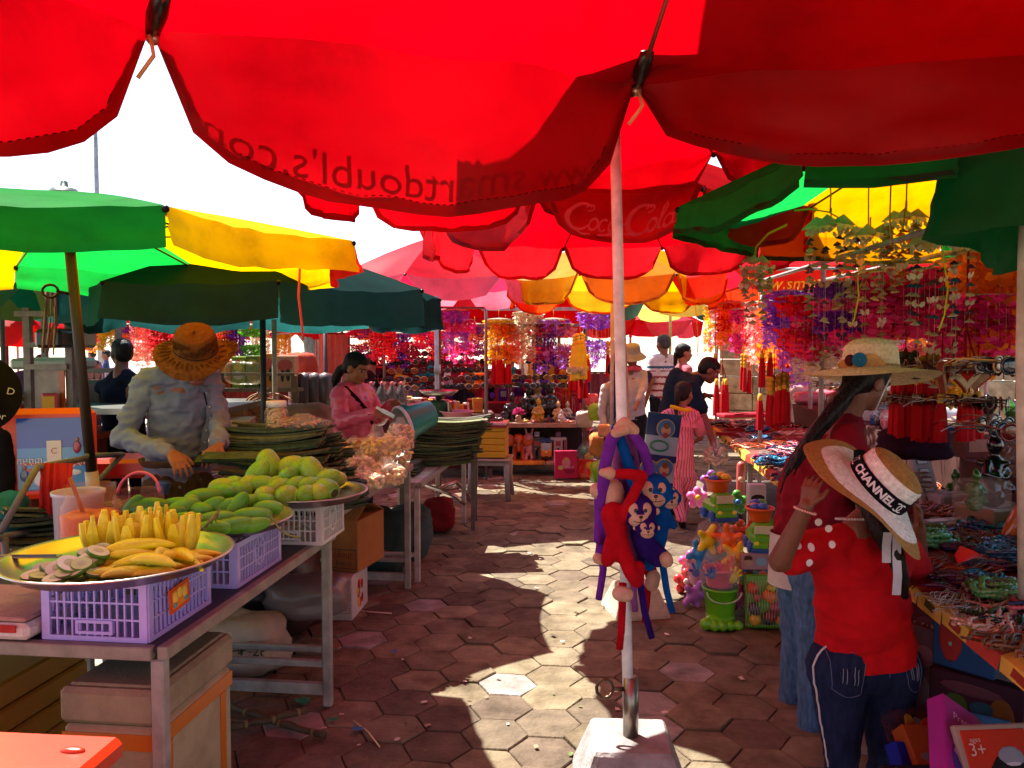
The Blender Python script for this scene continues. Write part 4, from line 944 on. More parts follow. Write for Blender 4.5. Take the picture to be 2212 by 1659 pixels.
def person(label,loc,rz,H,over=None,yaw=None,pitch=0,roll=0,skin='#9a6a50',shirt=None,pants=None,hair=None,sleeves='long',vox=.008,build=1.0,hands=None,shoes='#1c1a1a',group=None,head_s=1.0,sdisp=.007,bare_foot=False,shirt_fun=None,pants_fun=None,shirt_kind='cloth',pants_kind='denim',shirt_len=1.0,noarms=False,leg_k=1.0,lod=1):
 root=thing('person',label,'person',loc,0,group);loc=Vector(loc)
 M=Matrix.Rotation(rz,4,'Z');J={k:M@(Vector(v)*H)for k,v in DEF.items()}
 for k,v in(over or{}).items():J[k]=Vector(v)-loc
 s=H/1.65;hs=(H*.133/.22)*head_s
 if H<1.4:hs*=1.18
 yaw=rz if yaw is None else yaw
 F=head_frame(J['head'],yaw,pitch,roll)
 b=build
 fw=(M@Vector((0,1,0)))
 m=MB(C(skin));head_blob(m,F,hs)
 m.caps(F@(Vector((0,-.022,-.06))*hs),J['neck'],.047*hs,.052*hs)
 m.caps(J['neck']-Vector((0,0,.01)),J['chest'],.06*s,.085*s)
 for q in 'rl':
  m.caps(J['neck'].lerp(J['sh'+q],.25),J['sh'+q],.04*s,.042*s);m.caps(J['sh'+q].lerp(J['chest'],.3),J['waist'],.06*s,.07*s)
  m.caps(J['sh'+q],J['el'+q],.042*s*b,.035*s*b);m.caps(J['el'+q],J['wr'+q],.035*s*b,.023*s*b)
  m.caps(J['waist'].lerp(J['hp'+q],.4),J['hp'+q],.07*s,.07*s)
  m.caps(J['hp'+q],J['kn'+q],.068*s,.046*s);m.caps(J['kn'+q],J['an'+q],.046*s,.033*s)
  t=J['an'+q]+M@Vector((0,.13*s,-.01*s))
  if(over or{}).get('toe'+q)is not None:t=Vector(over['toe'+q])-loc
  m.caps(J['an'+q]-Vector((0,0,.012*s)),t,.032*s,.026*s)
  hd=(hands or{}).get(q,{})
  d=hd.get('d',(J['wr'+q]-J['el'+q]));d=Vector(d)
  pn=Vector(hd.get('pn',M@Vector((-1 if q=='r'else 1,.3,0))))
  if lod:hand(m,J['wr'+q],d,pn,s*.95,hd.get('curl',.45),thumb=hd.get('th',1))
  else:m.caps(J['wr'+q],J['wr'+q]+d.normalized()*.13*s,.025*s,.02*s,8)
 body=fuse(m,vox*(.58 if lod else .8),3,'body','skin',cfun=face_paint(F,hs,skin))
 part('body',body,'skin',root)
 if shirt:
  m=MB(C(shirt));g_=.013*s
  m.caps(J['neck']-Vector((0,0,.025*s)),J['chest'],.058*s,.095*s)
  lo=J['waist'].lerp(J['pel'],shirt_len)
  right=(M@Vector((1,0,0)))
  for q,sg in(('r',1),('l',-1)):
   m.caps(J['neck'].lerp(J['sh'+q],.3)-Vector((0,0,.012*s)),J['sh'+q],.058*s,.056*s*b)
   c2=J['chest']+right*sg*.055*s*b;w2=J['waist']+right*sg*.05*s*b;l2=lo+right*sg*.062*s*b
   m.caps(J['sh'+q].lerp(c2,.35),c2,.062*s*b,.09*s*b);m.caps(c2,w2,.088*s*b,.085*s*b);m.caps(w2,l2,.085*s*b,.094*s*b)
   if sleeves=='long':
    m.caps(J['sh'+q],J['el'+q],.056*s*b,.049*s*b);m.caps(J['el'+q],J['el'+q].lerp(J['wr'+q],.93),.049*s*b,.037*s*b)
   elif sleeves=='short':
    e=J['sh'+q].lerp(J['el'+q],.62);m.caps(J['sh'+q],e,.058*s*b,.06*s*b)
   elif sleeves=='three':
    e=J['el'+q].lerp(J['wr'+q],.35);m.caps(J['sh'+q],J['el'+q],.058*s*b,.056*s*b);m.caps(J['el'+q],e,.056*s*b,.05*s*b)
  m.caps(J['chest'],J['waist'],.098*s*b,.095*s*b);m.caps(J['waist'],lo,.095*s*b,.10*s*b);m.caps(lo,lo-Vector((0,0,.07*s)),.10*s*b,.10*s*b)
  for q,sg in(('r',1),('l',-1)):m.caps(lo+right*sg*.062*s*b,lo+right*sg*.064*s*b-Vector((0,0,.07*s)),.094*s*b,.094*s*b)
  cc=J['chest'].lerp(lo,.45);m.at(cc,(0,0,rz));m.ell((0,0,0),(.15*s*b,.115*s*b,max(.2*s,(J['chest']-lo).length*.75)));m.at()
  sm=fuse(m,vox,5,'shirt',shirt_kind,C(shirt),cfun=shirt_fun,disp=folds(sdisp*s,7,13,hash(label)%50))
  cut_below(sm,lo,(J['chest']-lo).normalized(),-.055*s)
  part('shirt',sm,shirt_kind,root)
 if pants:
  m=MB(C(pants))
  for q in 'rl':
   m.caps(J['pel'].lerp(J['hp'+q],.5)+Vector((0,0,.03*s)),J['hp'+q],.088*s*b,.092*s*b*leg_k)
   m.caps(J['hp'+q],J['kn'+q],.088*s*b*leg_k,.06*s*leg_k);m.caps(J['kn'+q],J['kn'+q].lerp(J['an'+q],.9),.06*s*leg_k,.05*s*leg_k)
  m.caps(J['hpr'],J['hpl'],.092*s*b)
  pm=fuse(m,vox,4,'trousers',pants_kind,C(pants),cfun=pants_fun,disp=folds(.006*s,8,12,3+hash(label)%40))
  part('trousers',pm,pants_kind,root)
 for q in 'rl':
  m=MB(C(shoes));t=J['an'+q]+M@Vector((0,.13*s,-.01*s))
  if(over or{}).get('toe'+q)is not None:t=Vector(over['toe'+q])-loc
  dz=Vector((0,0,.022*s))if bare_foot else Vector((0,0,.005*s))
  m.caps(J['an'+q]-Vector((0,0,.022*s))-(dz if bare_foot else Vector((0,0,0))),t-dz*(.6 if bare_foot else .2),(.022 if bare_foot else .042)*s,(.022 if bare_foot else .036)*s)
  part('shoe',m,'cloth',root)
 if hair:
  m=MB(C(hair));
  def ell(c,r):m.at(F@(Vector(c)*hs),F.to_euler()).ell((0,0,0),[q*hs for q in r],18,12);m.at()
  ell((0,-.022,.032),(.081,.096,.085));ell((0,-.045,-.005),(.074,.068,.075));ell((0,.03,.07),(.06,.045,.03))
  PERS['hair']=(m,F,hs)
 root['_']=0;del root['_']
 return root,J,F,hs,s
def finish_hair(root,m,vox=.008,col='#15100e'):
 part('hair',fuse(m,vox,3,'hair','hair',C(col),disp=lambda p:.004*noise.noise(Vector((p[0]*60,p[1]*60,p[2]*6)))),'hair',root)
def ptail(m,pts,r0,r1,fl=1):
 for i in range(len(pts)-1):
  k=len(pts)-1;m.caps(pts[i],pts[i+1],r0+(r1-r0)*i/k,r0+(r1-r0)*(i+1)/k)
def straw_hat(root,F,Rb,Rc,hc,cols,wave,name='hat',n=64,band=None,kind='straw',topk=.8,dent=.0,rows=None):
 t=link(name,None,root);t.matrix_local=F
 m=MB(C(cols[0]));prof=[]
 br=[(Rb,0),(Rb*.93,.0),(Rb*.8,.002),((Rb+Rc)*.5,.004),(Rc*1.08,.006),(Rc,.02)]
 cr=[(Rc*.99,hc*.3),(Rc*.97,hc*.55),(Rc*.92,hc*.78),(Rc*topk,hc*.93),(Rc*.5,hc*1.0),(.002,hc*1.01)]
 full=br+cr;den=[]
 for i in range(len(full)-1):
  (r0,z0),(r1,z1)=full[i],full[i+1];k=max(1,int(math.hypot(r1-r0,z1-z0)/.0055))
  for j in range(k):den.append((r0+(r1-r0)*j/k,z0+(z1-z0)*j/k))
 den.append(full[-1])
 def wb(i,a):
  r,z=den[i];f=max(0,(r-Rc)/(Rb-Rc));rg=.0012*(i%2)
  dn=-dent*math.exp(-((a-PI/2)/.5)**2)*(1 if z>hc*.6 else 0)if dent else 0
  w_,dz=wave(f,a,z/hc)
  return(w_+rg/max(r,.02),dz+rg+dn)
 m.lathe(den,n,wob=wb)
 part('straw',m,kind,t)
 if band:
  z0,z1,cb=band;m=MB(C(cb));m.lathe([(Rc*1.0+.004,z0),(Rc*.99+.0055,(z0+z1)/2),(Rc*.97+.005,z1)],48);part('band',m,'cloth',t)
 return t
SH={}
vl=Vector((-1.66,3.98,0))
gs=C('#7f8494');gd=C('#6a6f80')
ov=dict(pel=P(385,1020,4.0),waist=P(383,955,3.98),chest=P(385,868,3.94),neck=P(408,800,3.90),head=P(424,778,3.80),shr=P(318,818,3.86),elr=P(262,945,3.80),wrr=P(372,980,3.56),shl=P(452,812,4.02),ell=P(474,898,3.98),wrl=P(474,962,3.66))
r_,J,F,hs,s=person('man in a woven straw hat and grey long sleeved shirt bent over the leaf table',vl,PI+.42,1.68,ov,yaw=PI+.30,pitch=.72,skin='#84533a',shirt='#727a8e',pants='#4a3a2c',hair='#14100e',sleeves='long',vox=.009,build=.92,hands=dict(r=dict(d=(.5,-.45,-.35),pn=(0,.2,-1),curl=.5,th=1),l=dict(d=(-.25,-.8,-.35),pn=(0,0,-1),curl=.55,th=1)),sdisp=.019)
m,F_,h_=PERS['hair'];finish_hair(r_,m,.01)
ht=F@Matrix.Translation(Vector((0,-.02,.035)))@Matrix.Rotation(.10,4,'X')
def wv(f,a,z):return(1+.06*f*math.cos(2*a),f*f*(.035*math.cos(2*a+.3)-.018+.02*math.cos(a-2.6)))
def weave(t,m_):pass
h=straw_hat(r_,ht,.178,.097,.118,('#6e4018',),wv,band=None,topk=.84,dent=.012)
m=MB(C('#5a3212'))
for i in range(300):
 a=(i*2.39996)%(2*PI);br=i%4==0
 k=5
 for q in range(5):
  if br:
   r0=.105+.065*((i*37%100)/100);aa=a+q*.022;f=(r0-.095)/.09;w_,dz=wv(f,aa,0)
   m.tube([(r0*w_*math.cos(aa),r0*w_*math.sin(aa),.0075+dz),((r0+.026)*w_*math.cos(aa+.04),(r0+.026)*w_*math.sin(aa+.04),.0075+wv(min(1,f+.28),aa,0)[1])],.0007,3)
  else:
   z0=.025+.06*((i*53%100)/100);aa=a;z_=z0+q*.0036
   r0=.0975-.03*max(0,(z_/.115-.5))**1.5
   m.tube([(r0*math.cos(aa+u),r0*math.sin(aa+u),z_)for u in(0,.07,.14)],.0007,3)
part('weave',m,'straw',h)
m=MB(C('#2a1a12'));m.tube([(.0985*math.cos(a),.0985*math.sin(a),.022+.004*math.sin(a*2))for a in np.linspace(0,2*PI,40,False)],.0028,6,closed=True);part('cord',m,'cloth',h)
m=MB(C('#6e768a'));nk=J['neck'];fwd=Vector((.40,-.92,0))
sd=Vector((.92,.40,0))
def col_pt(a,dz,r):return nk+Vector((0,0,.018+dz))+sd*math.cos(a)*r+fwd*math.sin(a)*r
for sg in(1,-1):
 vs=[]
 for i in range(9):
  a=PI/2-sg*(.12+2.6*i/8)
  vs+=[col_pt(a,.04,.07),col_pt(a,.036,.092),col_pt(a,-.02-.035*math.exp(-i*.7),.128+.012*math.exp(-i*.8))]
 m.grid(vs,9,3)
part('collar',m,'cloth',r_)
bv=BVHTree.FromPolygons([v.co for v in[c for c in r_.children if c.name.startswith('shirt')][0].data.vertices],[p.vertices for p in[c for c in r_.children if c.name.startswith('shirt')][0].data.polygons])
def onto(bv,p,d,off=.003,back=.6):
 d=Vector(d).normalized();h_=bv.ray_cast(Vector(p)-d*back,d)
 return(h_[0]-d*off)if h_[0]is not None else Vector(p)
pts=[onto(bv,P(x,y,3.9)-vl,(0,1,0))for x,y in((428,825),(438,850),(446,880),(447,905),(446,930),(443,955),(438,975))]
m=MB(C('#646c80'));m.grid([p+sd*w_-Vector((0,.005,0))for p in pts for w_ in(-.016,.016)],len(pts),2);part('placket',m,'cloth',r_)
for p in pts[1:]:
 b_=MB(C('#b8b4b0'));b_.ell(p+Vector((0,-.003,0)),.005,8,5);part('button',b_,'plastic',r_)
m=MB(C('#231a18'));m.tube([onto(bv,P(x,y,3.9)-vl,(0,1,0),.006)for x,y in((424,815),(434,845),(441,872),(440,895),(438,880))],.0035,5);part('neck_cord',m,'cloth',r_)
m=MB(C('#5c4436'));
m.tube([J['pel']+Vector((0,0,.055))+sd*.165*math.cos(a)+fwd*.13*math.sin(a)for a in np.linspace(0,2*PI,32,False)],.026,8,flat=.35,closed=True);part('waist_pouch',m,'cloth',r_)
m=MB(C('#5c1a18'));w_=J['wrl'];m.tube([w_+Vector((.03*math.cos(a),.01+.012*math.sin(a),.03*math.sin(a)))for a in np.linspace(0,2*PI,14,False)],.0025,5,closed=True);part('bracelet',m,'cloth',r_)
one('leaf_strip',leaf_pack(.30,.06,.018,2,77,.0),'leaf','green leaf strip the straw hatted vendor is working on','leaf strip',P(500,993,3.55),(.5,0,0))
dl=Vector((-2.98,6.15,0))
ov=dict(ell=P(203,842,6.35),wrl=P(190,885,6.45),shr=P(300,832,6.1),shl=P(232,835,6.2),neck=P(262,800,6.15),head=P(262,762,6.2),elr=P(310,890,6.3),wrr=P(285,905,6.5))
r_,J,F,hs,s=person('man with short black hair and dark navy shirt seen from behind',dl,.35,1.63,ov,yaw=.8,skin='#7a4838',shirt='#15182a',pants='#12121c',hair='#0c0a0a',sleeves='short',vox=.014,lod=0,build=1.08)
m,F_,h_=PERS['hair'];finish_hair(r_,m,.012,'#0c0a0a')
wl=Vector((-1.10,5.55,0))
ov=dict(pel=P(765,960,5.55),waist=P(762,925,5.55),chest=P(760,878,5.52),neck=P(758,832,5.52),head=P(770,795,5.48),shr=P(733,850,5.36),elr=P(737,912,5.28),wrr=P(812,890,5.12),shl=P(790,848,5.75),ell=P(820,905,5.75),wrl=P(848,872,5.5))
r_,J,F,hs,s=person('woman in a shiny pink blouse with black ponytail scraping out a green bucket',wl,-2.2,1.56,ov,yaw=-1.95,pitch=.42,skin='#94603f',shirt='#d0506e',pants='#2a2a38',hair='#0f0c0c',sleeves='long',vox=.010,build=1.12,sdisp=.012,shirt_kind='satin',head_s=.98,hands=dict(r=dict(d=(.9,-.2,-.1),pn=(.1,.3,-1),curl=.7,th=-1),l=dict(d=(.6,-.5,.1),pn=(-.3,-.6,-.6),curl=.8,th=1)))
m,F_,h_=PERS['hair'];X=lambda*p:F_@(Vector(p)*h_)
m.caps(X(.0,-.105,-.04),X(0,-.125,-.08),.03*h_,.035*h_);m.caps(X(0,-.125,-.08),X(0,-.13,-.15),.035*h_,.038*h_);m.caps(X(0,-.13,-.15),X(0.01,-.11,-.22),.036*h_,.012*h_)
finish_hair(r_,m,.010,'#0f0c0c')
sb=[c for c in r_.children if c.name.startswith('shirt')][0].data
bv=BVHTree.FromPolygons([v.co for v in sb.vertices],[p.vertices for p in sb.polygons])
m=MB(C('#1c1416'));pp=[onto(bv,P(x,y,5.5)-wl,(-.25,1,0),.006)for x,y in((742,832),(756,846),(768,858),(780,872),(790,884),(800,900),(804,918))]
m.grid([p+Vector((w_,w_*.5,w_*.4))for p in pp for w_ in(-.012,.012)],len(pp),2);part('bag_strap',m,'cloth',r_)
m=MB(C('#a8a29c'));m.caps(X(.086,-.01,-.055),X(.086,-.01,-.05),.006);part('earring',m,'metal',r_)
t=thing('bucket','teal plastic bucket with white rim tipped on its side by the pink clad woman','bucket',P(898,905,5.3),(.0,PI/2+.30,.62-PI));t.scale=(.88,)*3
m=MB(C('#0f7d74'));m.lathe([(.001,-.14),(.095,-.14),(.10,-.13),(.135,.12)],30);m.lathe([(.132,.12),(.098,-.12),(.001,-.125)],30,C('#a8b4b8'));part('body',m,'plastic',t)
m=MB(C('#c4c8cc'));m.lathe([(.134,.10),(.143,.105),(.145,.125),(.138,.132),(.13,.125)],30);part('rim',m,'plastic',t)
m=MB(C('#0c6a62'));m.tube([(.14*math.cos(a),.05*math.sin(a)*1,.10+.0*a-.10*math.sin(a))for a in np.linspace(0,PI,14)],.008,6);part('handle',m,'plastic',t)
m=MB(C('#b8bcc0'));m.box((0,0,0),(.09,.003,.025));m.box((-.06,0,0),(.05,.010,.016),0,0,C('#c0b8b0'))
one('scraper',m,'steel','small steel blade in the hand of the pink clad woman','knife',P(838,893,5.08),(0,.5,.1))
m=MB(C('#c84a18'));m.grid([(.2*(i/8-.5)*(1.0),.03*math.sin(PI*i/8)*-1,.36*j/8-.0)for j in range(9)for i in range(9)],9,9);m.box((0,-.2,-.02),(.42,.40,.03),0,.01)
for(x,y)in((-.18,-.02),(.18,-.02),(-.18,-.38),(.18,-.38)):m.tube([(x,y,-.03),(x*1.1,y*1.05,-.44)],.02,8)
one('plastic_chair',m,'plastic','orange plastic chair behind the pink clad woman','chair',P(705,905,6.0)-Vector((0,0,.28)),.5)
bl=Vector((1.42,7.45,0))
ov=dict(pel=P(1440,925,7.5),waist=P(1450,875,7.5),chest=P(1478,828,7.45),neck=P(1510,812,7.4),head=P(1533,800,7.35),shr=P(1495,838,7.2),elr=P(1525,915,7.05),wrr=P(1542,960,6.95),shl=P(1500,832,7.65),ell=P(1500,880,7.7),wrl=P(1522,853,7.45),hpr=P(1438,935,7.38),hpl=P(1436,935,7.62),knr=G(1436,1095)+Vector((.03,.0,.48)),knl=G(1432,1090)+Vector((.02,.2,.48)),anr=G(1430,1115)+Vector((0,0,.06)),anl=G(1425,1100)+Vector((0,.1,.06)))
r_,J,F,hs,s=person('man in a dark teal polo stooping over the trinket table',bl,-PI/2-.05,1.66,ov,yaw=-PI/2-.1,pitch=.55,skin='#7d4232',shirt='#12202e',pants='#1a2028',hair='#15100e',sleeves='short',vox=.012,build=1.12,lod=1,hands=dict(r=dict(d=(.2,-.2,-1),pn=(-.6,.3,0),curl=1.0),l=dict(d=(.9,-.1,-.1),pn=(0,-.3,-1),curl=.5)))
m,F_,h_=PERS['hair'];finish_hair(r_,m,.012,'#14100e')
m=MB(C('#1c1a20'));m.box((0,0,0),(.075,.012,.14),0,.004);one('phone',m,'plastic','dark phone held low by the stooping man','phone',P(1512,880,7.2),(.3,1.1,.2))
bag_of('clear shopping bag of trinkets carried by the stooping man',P(1546,985,6.93)-Vector((0,0,.10)),(.11,.09,.10),'#d8b098','shopping_bag',70,.025,91)
gl=G(1472,1142)
SP=C('#e8788a');SD=C('#7a2030')
def stripe(p):
 a=math.atan2(p[1]-.0,p[0]);u=(p[0]*.85+p[1]*.5)*1.0
 return SD if(u/.021)%1<.17 else SP
ov=dict(toer=gl+Vector((.02,.16,.035)),anl=gl+Vector((.0,-.02,.075)),toel=gl+Vector((.02,.04,.015)),anr=gl+Vector((.02,.18,.06)),pel=P(1470,1010,6.9),waist=P(1470,960,6.9),chest=P(1470,920,6.88),neck=P(1471,880,6.88),head=P(1478,850,6.9),shr=P(1502,897,6.88),shl=P(1438,897,6.9),elr=P(1514,945,6.93),ell=P(1430,945,6.95),wrr=P(1500,955,7.1),wrl=P(1444,960,7.12),hpl=P(1455,1030,6.9),hpr=P(1486,1030,6.92),knl=P(1462,1082,6.86),knr=P(1486,1082,6.98))
r_,J,F,hs,s=person('girl in a pink pinstriped off shoulder outfit walking away with ponytail',gl,-.1,1.27,ov,yaw=-.75,pitch=.1,skin='#8e5540',shirt='#e8788a',pants='#e07082',hair='#1a0f0c',sleeves='none',vox=.0075,lod=0,shirt_kind='pinstripe',pants_kind='pinstripe',sdisp=.010,leg_k=1.15,shirt_len=1.15,shoes='#2a1c18')
m,F_,h_=PERS['hair'];X=lambda*p:F_@(Vector(p)*h_)
ptail(m,[X(-.0,-.105,-.0),X(0,-.12,-.06),X(-.01,-.12,-.14),P(1462,905,6.78)-gl,P(1464,928,6.78)-gl],.036*h_,.008)
finish_hair(r_,m,.008,'#20100c')
m=MB(C('#e8a020'));m.tube([P(x,y,6.74)-gl for x,y in((1448,878),(1458,880),(1470,884),(1482,886),(1494,885))],.016,8);part('hair_roller',m,'plush',r_)
m=MB(C('#e8788a'));pts=[]
for i in range(4):
 for j in range(48):
  a=2*PI*j/48;w_=.010*i*math.sin(a*13+.8*math.sin(a*3))
  q=Vector((.135*math.cos(a),.085*math.sin(a),0))*(1+.055*i+w_*1.6);pts.append(P(1470,908,6.9)-gl+q+Vector((0,0,.012-.020*i+.010*math.sin(2*a))))
m.grid(pts,4,48,True,None,True);part('ruffle',m,'cloth',r_)
for q,w_ in(('r',1),('l',-1)):
 m=MB(C('#e07484'));m.tube([J['sh'+q].lerp(J['el'+q],t)+Vector((w_*.004,0,0))for t in(.18,.5,.85)],[.045,.05,.056],14);part('sleeve',m,'cloth',r_)
def bystander(label,px,py,d,H,yaw,shirt,pants='#20242c',hair='#120e0e',skin='#8a5a44',pitch=.1,over=None,sleeves='short',vox=.018,rz=None,hfun=None,lo=None,**k):
 hp=P(px,py,d);l_=Vector((hp.x,hp.y,0))if lo is None else lo
 o=dict(head=hp);z=hp.z-.925*H
 r_,J,F,hs,s=person(label,l_+Vector((0,0,z if abs(z)<.7 else 0)),yaw if rz is None else rz,H,{**{'head':hp},**(over or{})},yaw=yaw,pitch=pitch,skin=skin,shirt=shirt,pants=pants,hair=hair,sleeves=sleeves,vox=vox,lod=0,**k)
 if hair:
  m,F_,h_=PERS['hair']
  if hfun:hfun(m,F_,h_)
  finish_hair(r_,m,vox*.7,hair)
 return r_,J,F,hs,s
bystander('woman in a pale pink shirt with tied back black hair behind the stooping man',1478,762,9.6,1.6,-1.45,'#a05a68',sleeves='long',skin='#a06a58',vox=.014,hfun=lambda m,F,h:m.caps(F@(Vector((0,-.1,-.02))*h),F@(Vector((0,-.1,-.16))*h),.035,.02))
WS=C('#d0c8c4');WR=C('#8a3c40');WB=C('#3c5a70')
bystander('man in a white shirt with red and blue stripes seen from behind',1432,742,10.2,1.66,.5,'#d8d0cc',hair='#4a4440',vox=.014,shirt_fun=lambda p:(WB if 1.22<p[2]<1.25 else WR if(p[2]/.085)%1<.22 and p[2]<1.2 else WS),build=1.1)
r_,J,F,hs,s=bystander('person in a pale bucket hat, pink scarf and white vest over navy sleeves',1366,772,8.7,1.56,PI-.3,'#9aa0b0',pitch=.3,sleeves='long',vox=.013,over=dict(wrl=P(1378,868,8.4),ell=P(1392,830,8.6)),shirt_fun=lambda p:C('#2a2a58')if abs(p[0])>.15 else C('#a8aab4'))
straw_hat(r_,F@Matrix.Translation(Vector((0,-.01,.045))),.15,.088,.10,('#8f9aa4',),lambda f,a,z:(1,-.05*f),name='bucket_hat',kind='cloth',n=40)
m=MB(C('#c0566a'));m.tube([J['neck']+Vector((.075*math.cos(a),.075*math.sin(a),.02+.012*math.sin(3*a)))for a in np.linspace(0,2*PI,20,False)],.032,8,closed=True);part('scarf',m,'cloth',r_)
r_,J,F,hs,s=bystander('person in a white top reaching over the table beside the white pole',1330,800,8.9,1.55,-2.4,'#b0aeb4',pitch=.4,sleeves='long',vox=.014)
sl_=Vector((P(1002,860,10.6).x,10.6,0))
ov=dict(pel=P(998,915,10.6),waist=P(996,895,10.6),chest=P(1000,865,10.6),neck=P(1006,840,10.58),head=P(1013,822,10.52),shr=P(992,852,10.45),shl=P(1016,852,10.75),elr=P(1006,890,10.3),ell=P(1030,890,10.75),wrr=P(1036,880,10.2),wrl=P(1040,888,10.4),hpr=P(1005,925,10.45),hpl=P(1010,925,10.75),knr=P(1060,925,10.4),knl=P(1062,925,10.65),anr=P(1060,985,10.4),anl=P(1064,985,10.7))
r_,J,F,hs,s=person('seated vendor in a denim jacket looking at a phone on a red chair',sl_,-1.9,1.5,ov,yaw=-1.9,pitch=.6,skin='#8a5040',shirt='#2c3038',pants='#14141c',hair='#2a1410',sleeves='long',vox=.014,lod=0,build=1.1)
m,F_,h_=PERS['hair'];finish_hair(r_,m,.012,'#1c0f0c')
fl=MB();rn=random.Random(2)
for i in range(14):fl.ell(F_@(Vector((.05*rn.uniform(-1,1),.03*rn.uniform(-1,1)-.01,.115+.02*rn.random()))*h_),.018,6,4,C(rn.choice(['#c8a030','#a02028','#d8c8a0','#3a2a18'])))
part('hair_flowers',fl,'petal',r_)
m=MB(C('#15151a'));m.box((0,0,0),(.10,.012,.06),0,.003);one('phone',m,'plastic','phone in the hands of the seated denim clad vendor','phone',P(1046,876,10.15),(.4,.1,.2))
bystander('dark figure passing behind the pink clad woman',800,778,10.2,1.6,1.2,'#2c1c24',vox=.02)
bystander('child peering out behind the bagged sauce bottles',838,832,8.9,1.25,PI-.2,'#4a2428',vox=.016,skin='#8a4a3a')
bystander('person with black cap behind the sunglasses wall',918,790,12.2,1.6,.4,'#3a1820',vox=.02)
bystander('dark clad person at the left edge below a black hat',-40,860,3.9,1.5,-.4,'#0c0c10','#0c0c10','#0c0a0a',vox=.018,sleeves='long')
cr=[(62,782,13,'#2a2c40',.6),(90,778,15,'#384058',-.5),(168,758,16,'#4a5878',.3),(198,765,17,'#7a5468',1.2),(205,790,14,'#2c3450',-1),(228,766,17.5,'#3c4a70',2.0),(258,778,15,'#9aa0b8',.1),(345,785,17,'#3a5080',.7),(372,792,16,'#58648c',-1.6),(520,780,17,'#5a4060',.2),(600,778,16.5,'#4a5c50',.4),(655,770,18,'#6a6458',1.7),(735,775,17,'#8a5060',.9),(1172,790,16,'#5a5c74',.2),(1105,778,17,'#6a4a54',1.2),(945,778,15.5,'#44506c',.3),(1345,775,15,'#6a5468',.6),(1235,785,17,'#8a7a84',-.4)]
wdir=['blue','slate','steel blue','mauve','navy','indigo','pale','denim blue','lilac','plum','olive','khaki','rose','grey','brownish','dark blue','dusky','pale mauve']
plc=['left of the glass cart','seen beside the cart frame','seen through the glass cart, leftmost','seen through the glass cart, in the middle','low behind the glass cart','seen through the glass cart, rightmost','left of the dark shirted man','between the dark shirted man and the straw hat','just left of the straw hat','above the product boxes','beyond the yellow garland','by the tree trunk','left of the pink clad woman','behind the yellow garlands','behind the centre stall frame','behind the sunglasses wall','beyond the white pole','below the purple garlands']
for i,(px,py,d,c_,y_)in enumerate(cr):
 bystander('far passer-by in a %s top %s'%(wdir[i],plc[i]),px,py,d,1.58,y_,c_,vox=.026,hair='#1c1a20',pants='#2a2c38')
ml=Vector((1.20,3.28,0))
ov=dict(pel=P(1742,1215,3.3),waist=P(1748,1130,3.3),chest=P(1772,1020,3.28),neck=P(1832,900,3.28),head=P(1876,826,3.26),shr=P(1832,955,3.12),shl=P(1800,945,3.45),elr=P(1880,1080,3.1),ell=P(1870,1050,3.55),wrr=P(1960,1090,3.3),wrl=P(1950,1040,3.6),hpr=P(1758,1240,3.2),hpl=P(1728,1240,3.4),knr=P(1755,1405,3.2),knl=P(1718,1390,3.42),anr=P(1748,1592,3.22),anl=P(1705,1532,3.48),toer=P(1800,1618,3.14),toel=P(1760,1562,3.42))
r_,J,F,hs,s=person('woman in a wide straw sun hat, maroon jacket and blue jeans browsing the stall',ml,-1.25,1.58,ov,yaw=-1.25,pitch=.45,skin='#7a5040',shirt='#7a1022',pants='#4a6488',hair='#120c0c',sleeves='long',vox=.009,build=1.18,bare_foot=True,shoes='#17140f',sdisp=.014,shirt_len=.55,lod=1)
m,F_,h_=PERS['hair'];X=lambda*p:F_@(Vector(p)*h_)
rr=random.Random(12)
for k in range(13):
 o1=rr.uniform(-14,16);e=rr.uniform(-12,14);t_=rr.uniform(.55,1.0);dd=rr.uniform(-.03,.03)
 pp=[X(rr.uniform(-.03,.05),-.06+rr.uniform(-.02,.02),rr.uniform(-.02,.05)),P(1806+o1,878,3.18+dd)-ml,P(1764+o1+e*.4,925,3.14+dd)-ml,P(1722+o1+e*.8,985,3.12+dd)-ml]
 if t_>.7:pp.append(P(1698+o1*.8+e,1030,3.12+dd)-ml)
 if t_>.85:pp.append(P(1678+o1*.7+e*1.2,1080+rr.uniform(-15,25),3.13+dd)-ml)
 ptail(m,pp,.027 if k<8 else .018,.003)
finish_hair(r_,m,.0065,'#140b0a')
m=MB(C('#b8b2b0'));pts=[]
for i in range(6):
 for j in range(30):
  a=2*PI*j/30;q=Vector((.145*math.cos(a),.12*math.sin(a),0))*(1+.015*i+.01*math.sin(a*5));pts.append(P(1742,1150+22*i,3.3)-ml+q)
m.grid(pts,6,30,True,None,True);part('undershirt',m,'cloth',r_)
for q in 'rl':
 m=MB(C('#7f93ac'));c_=J['kn'+q].lerp(J['an'+q],.93);rr=random.Random(4)
 for i in range(60):
  a=2*PI*i/60;p0=c_+Vector((.05*math.cos(a),.05*math.sin(a),.005));m.tube([p0,p0+Vector((.006*rr.uniform(-1,1),.006*rr.uniform(-1,1),-.016*rr.uniform(.4,1.2)))],.0012,3)
 part('frayed_hem',m,'cloth',r_)
ht=F@Matrix.Translation(Vector((0,-.012,.045))*hs)@Matrix.Rotation(.38,4,'X')@Matrix.Rotation(-.10,4,'Y')
h=straw_hat(r_,ht,.258,.108,.130,('#f0dcb0',),lambda f,a,z:(1,f*f*(-.022+.016*math.sin(2*a+.5))),'sun_hat',72,None,topk=.72)
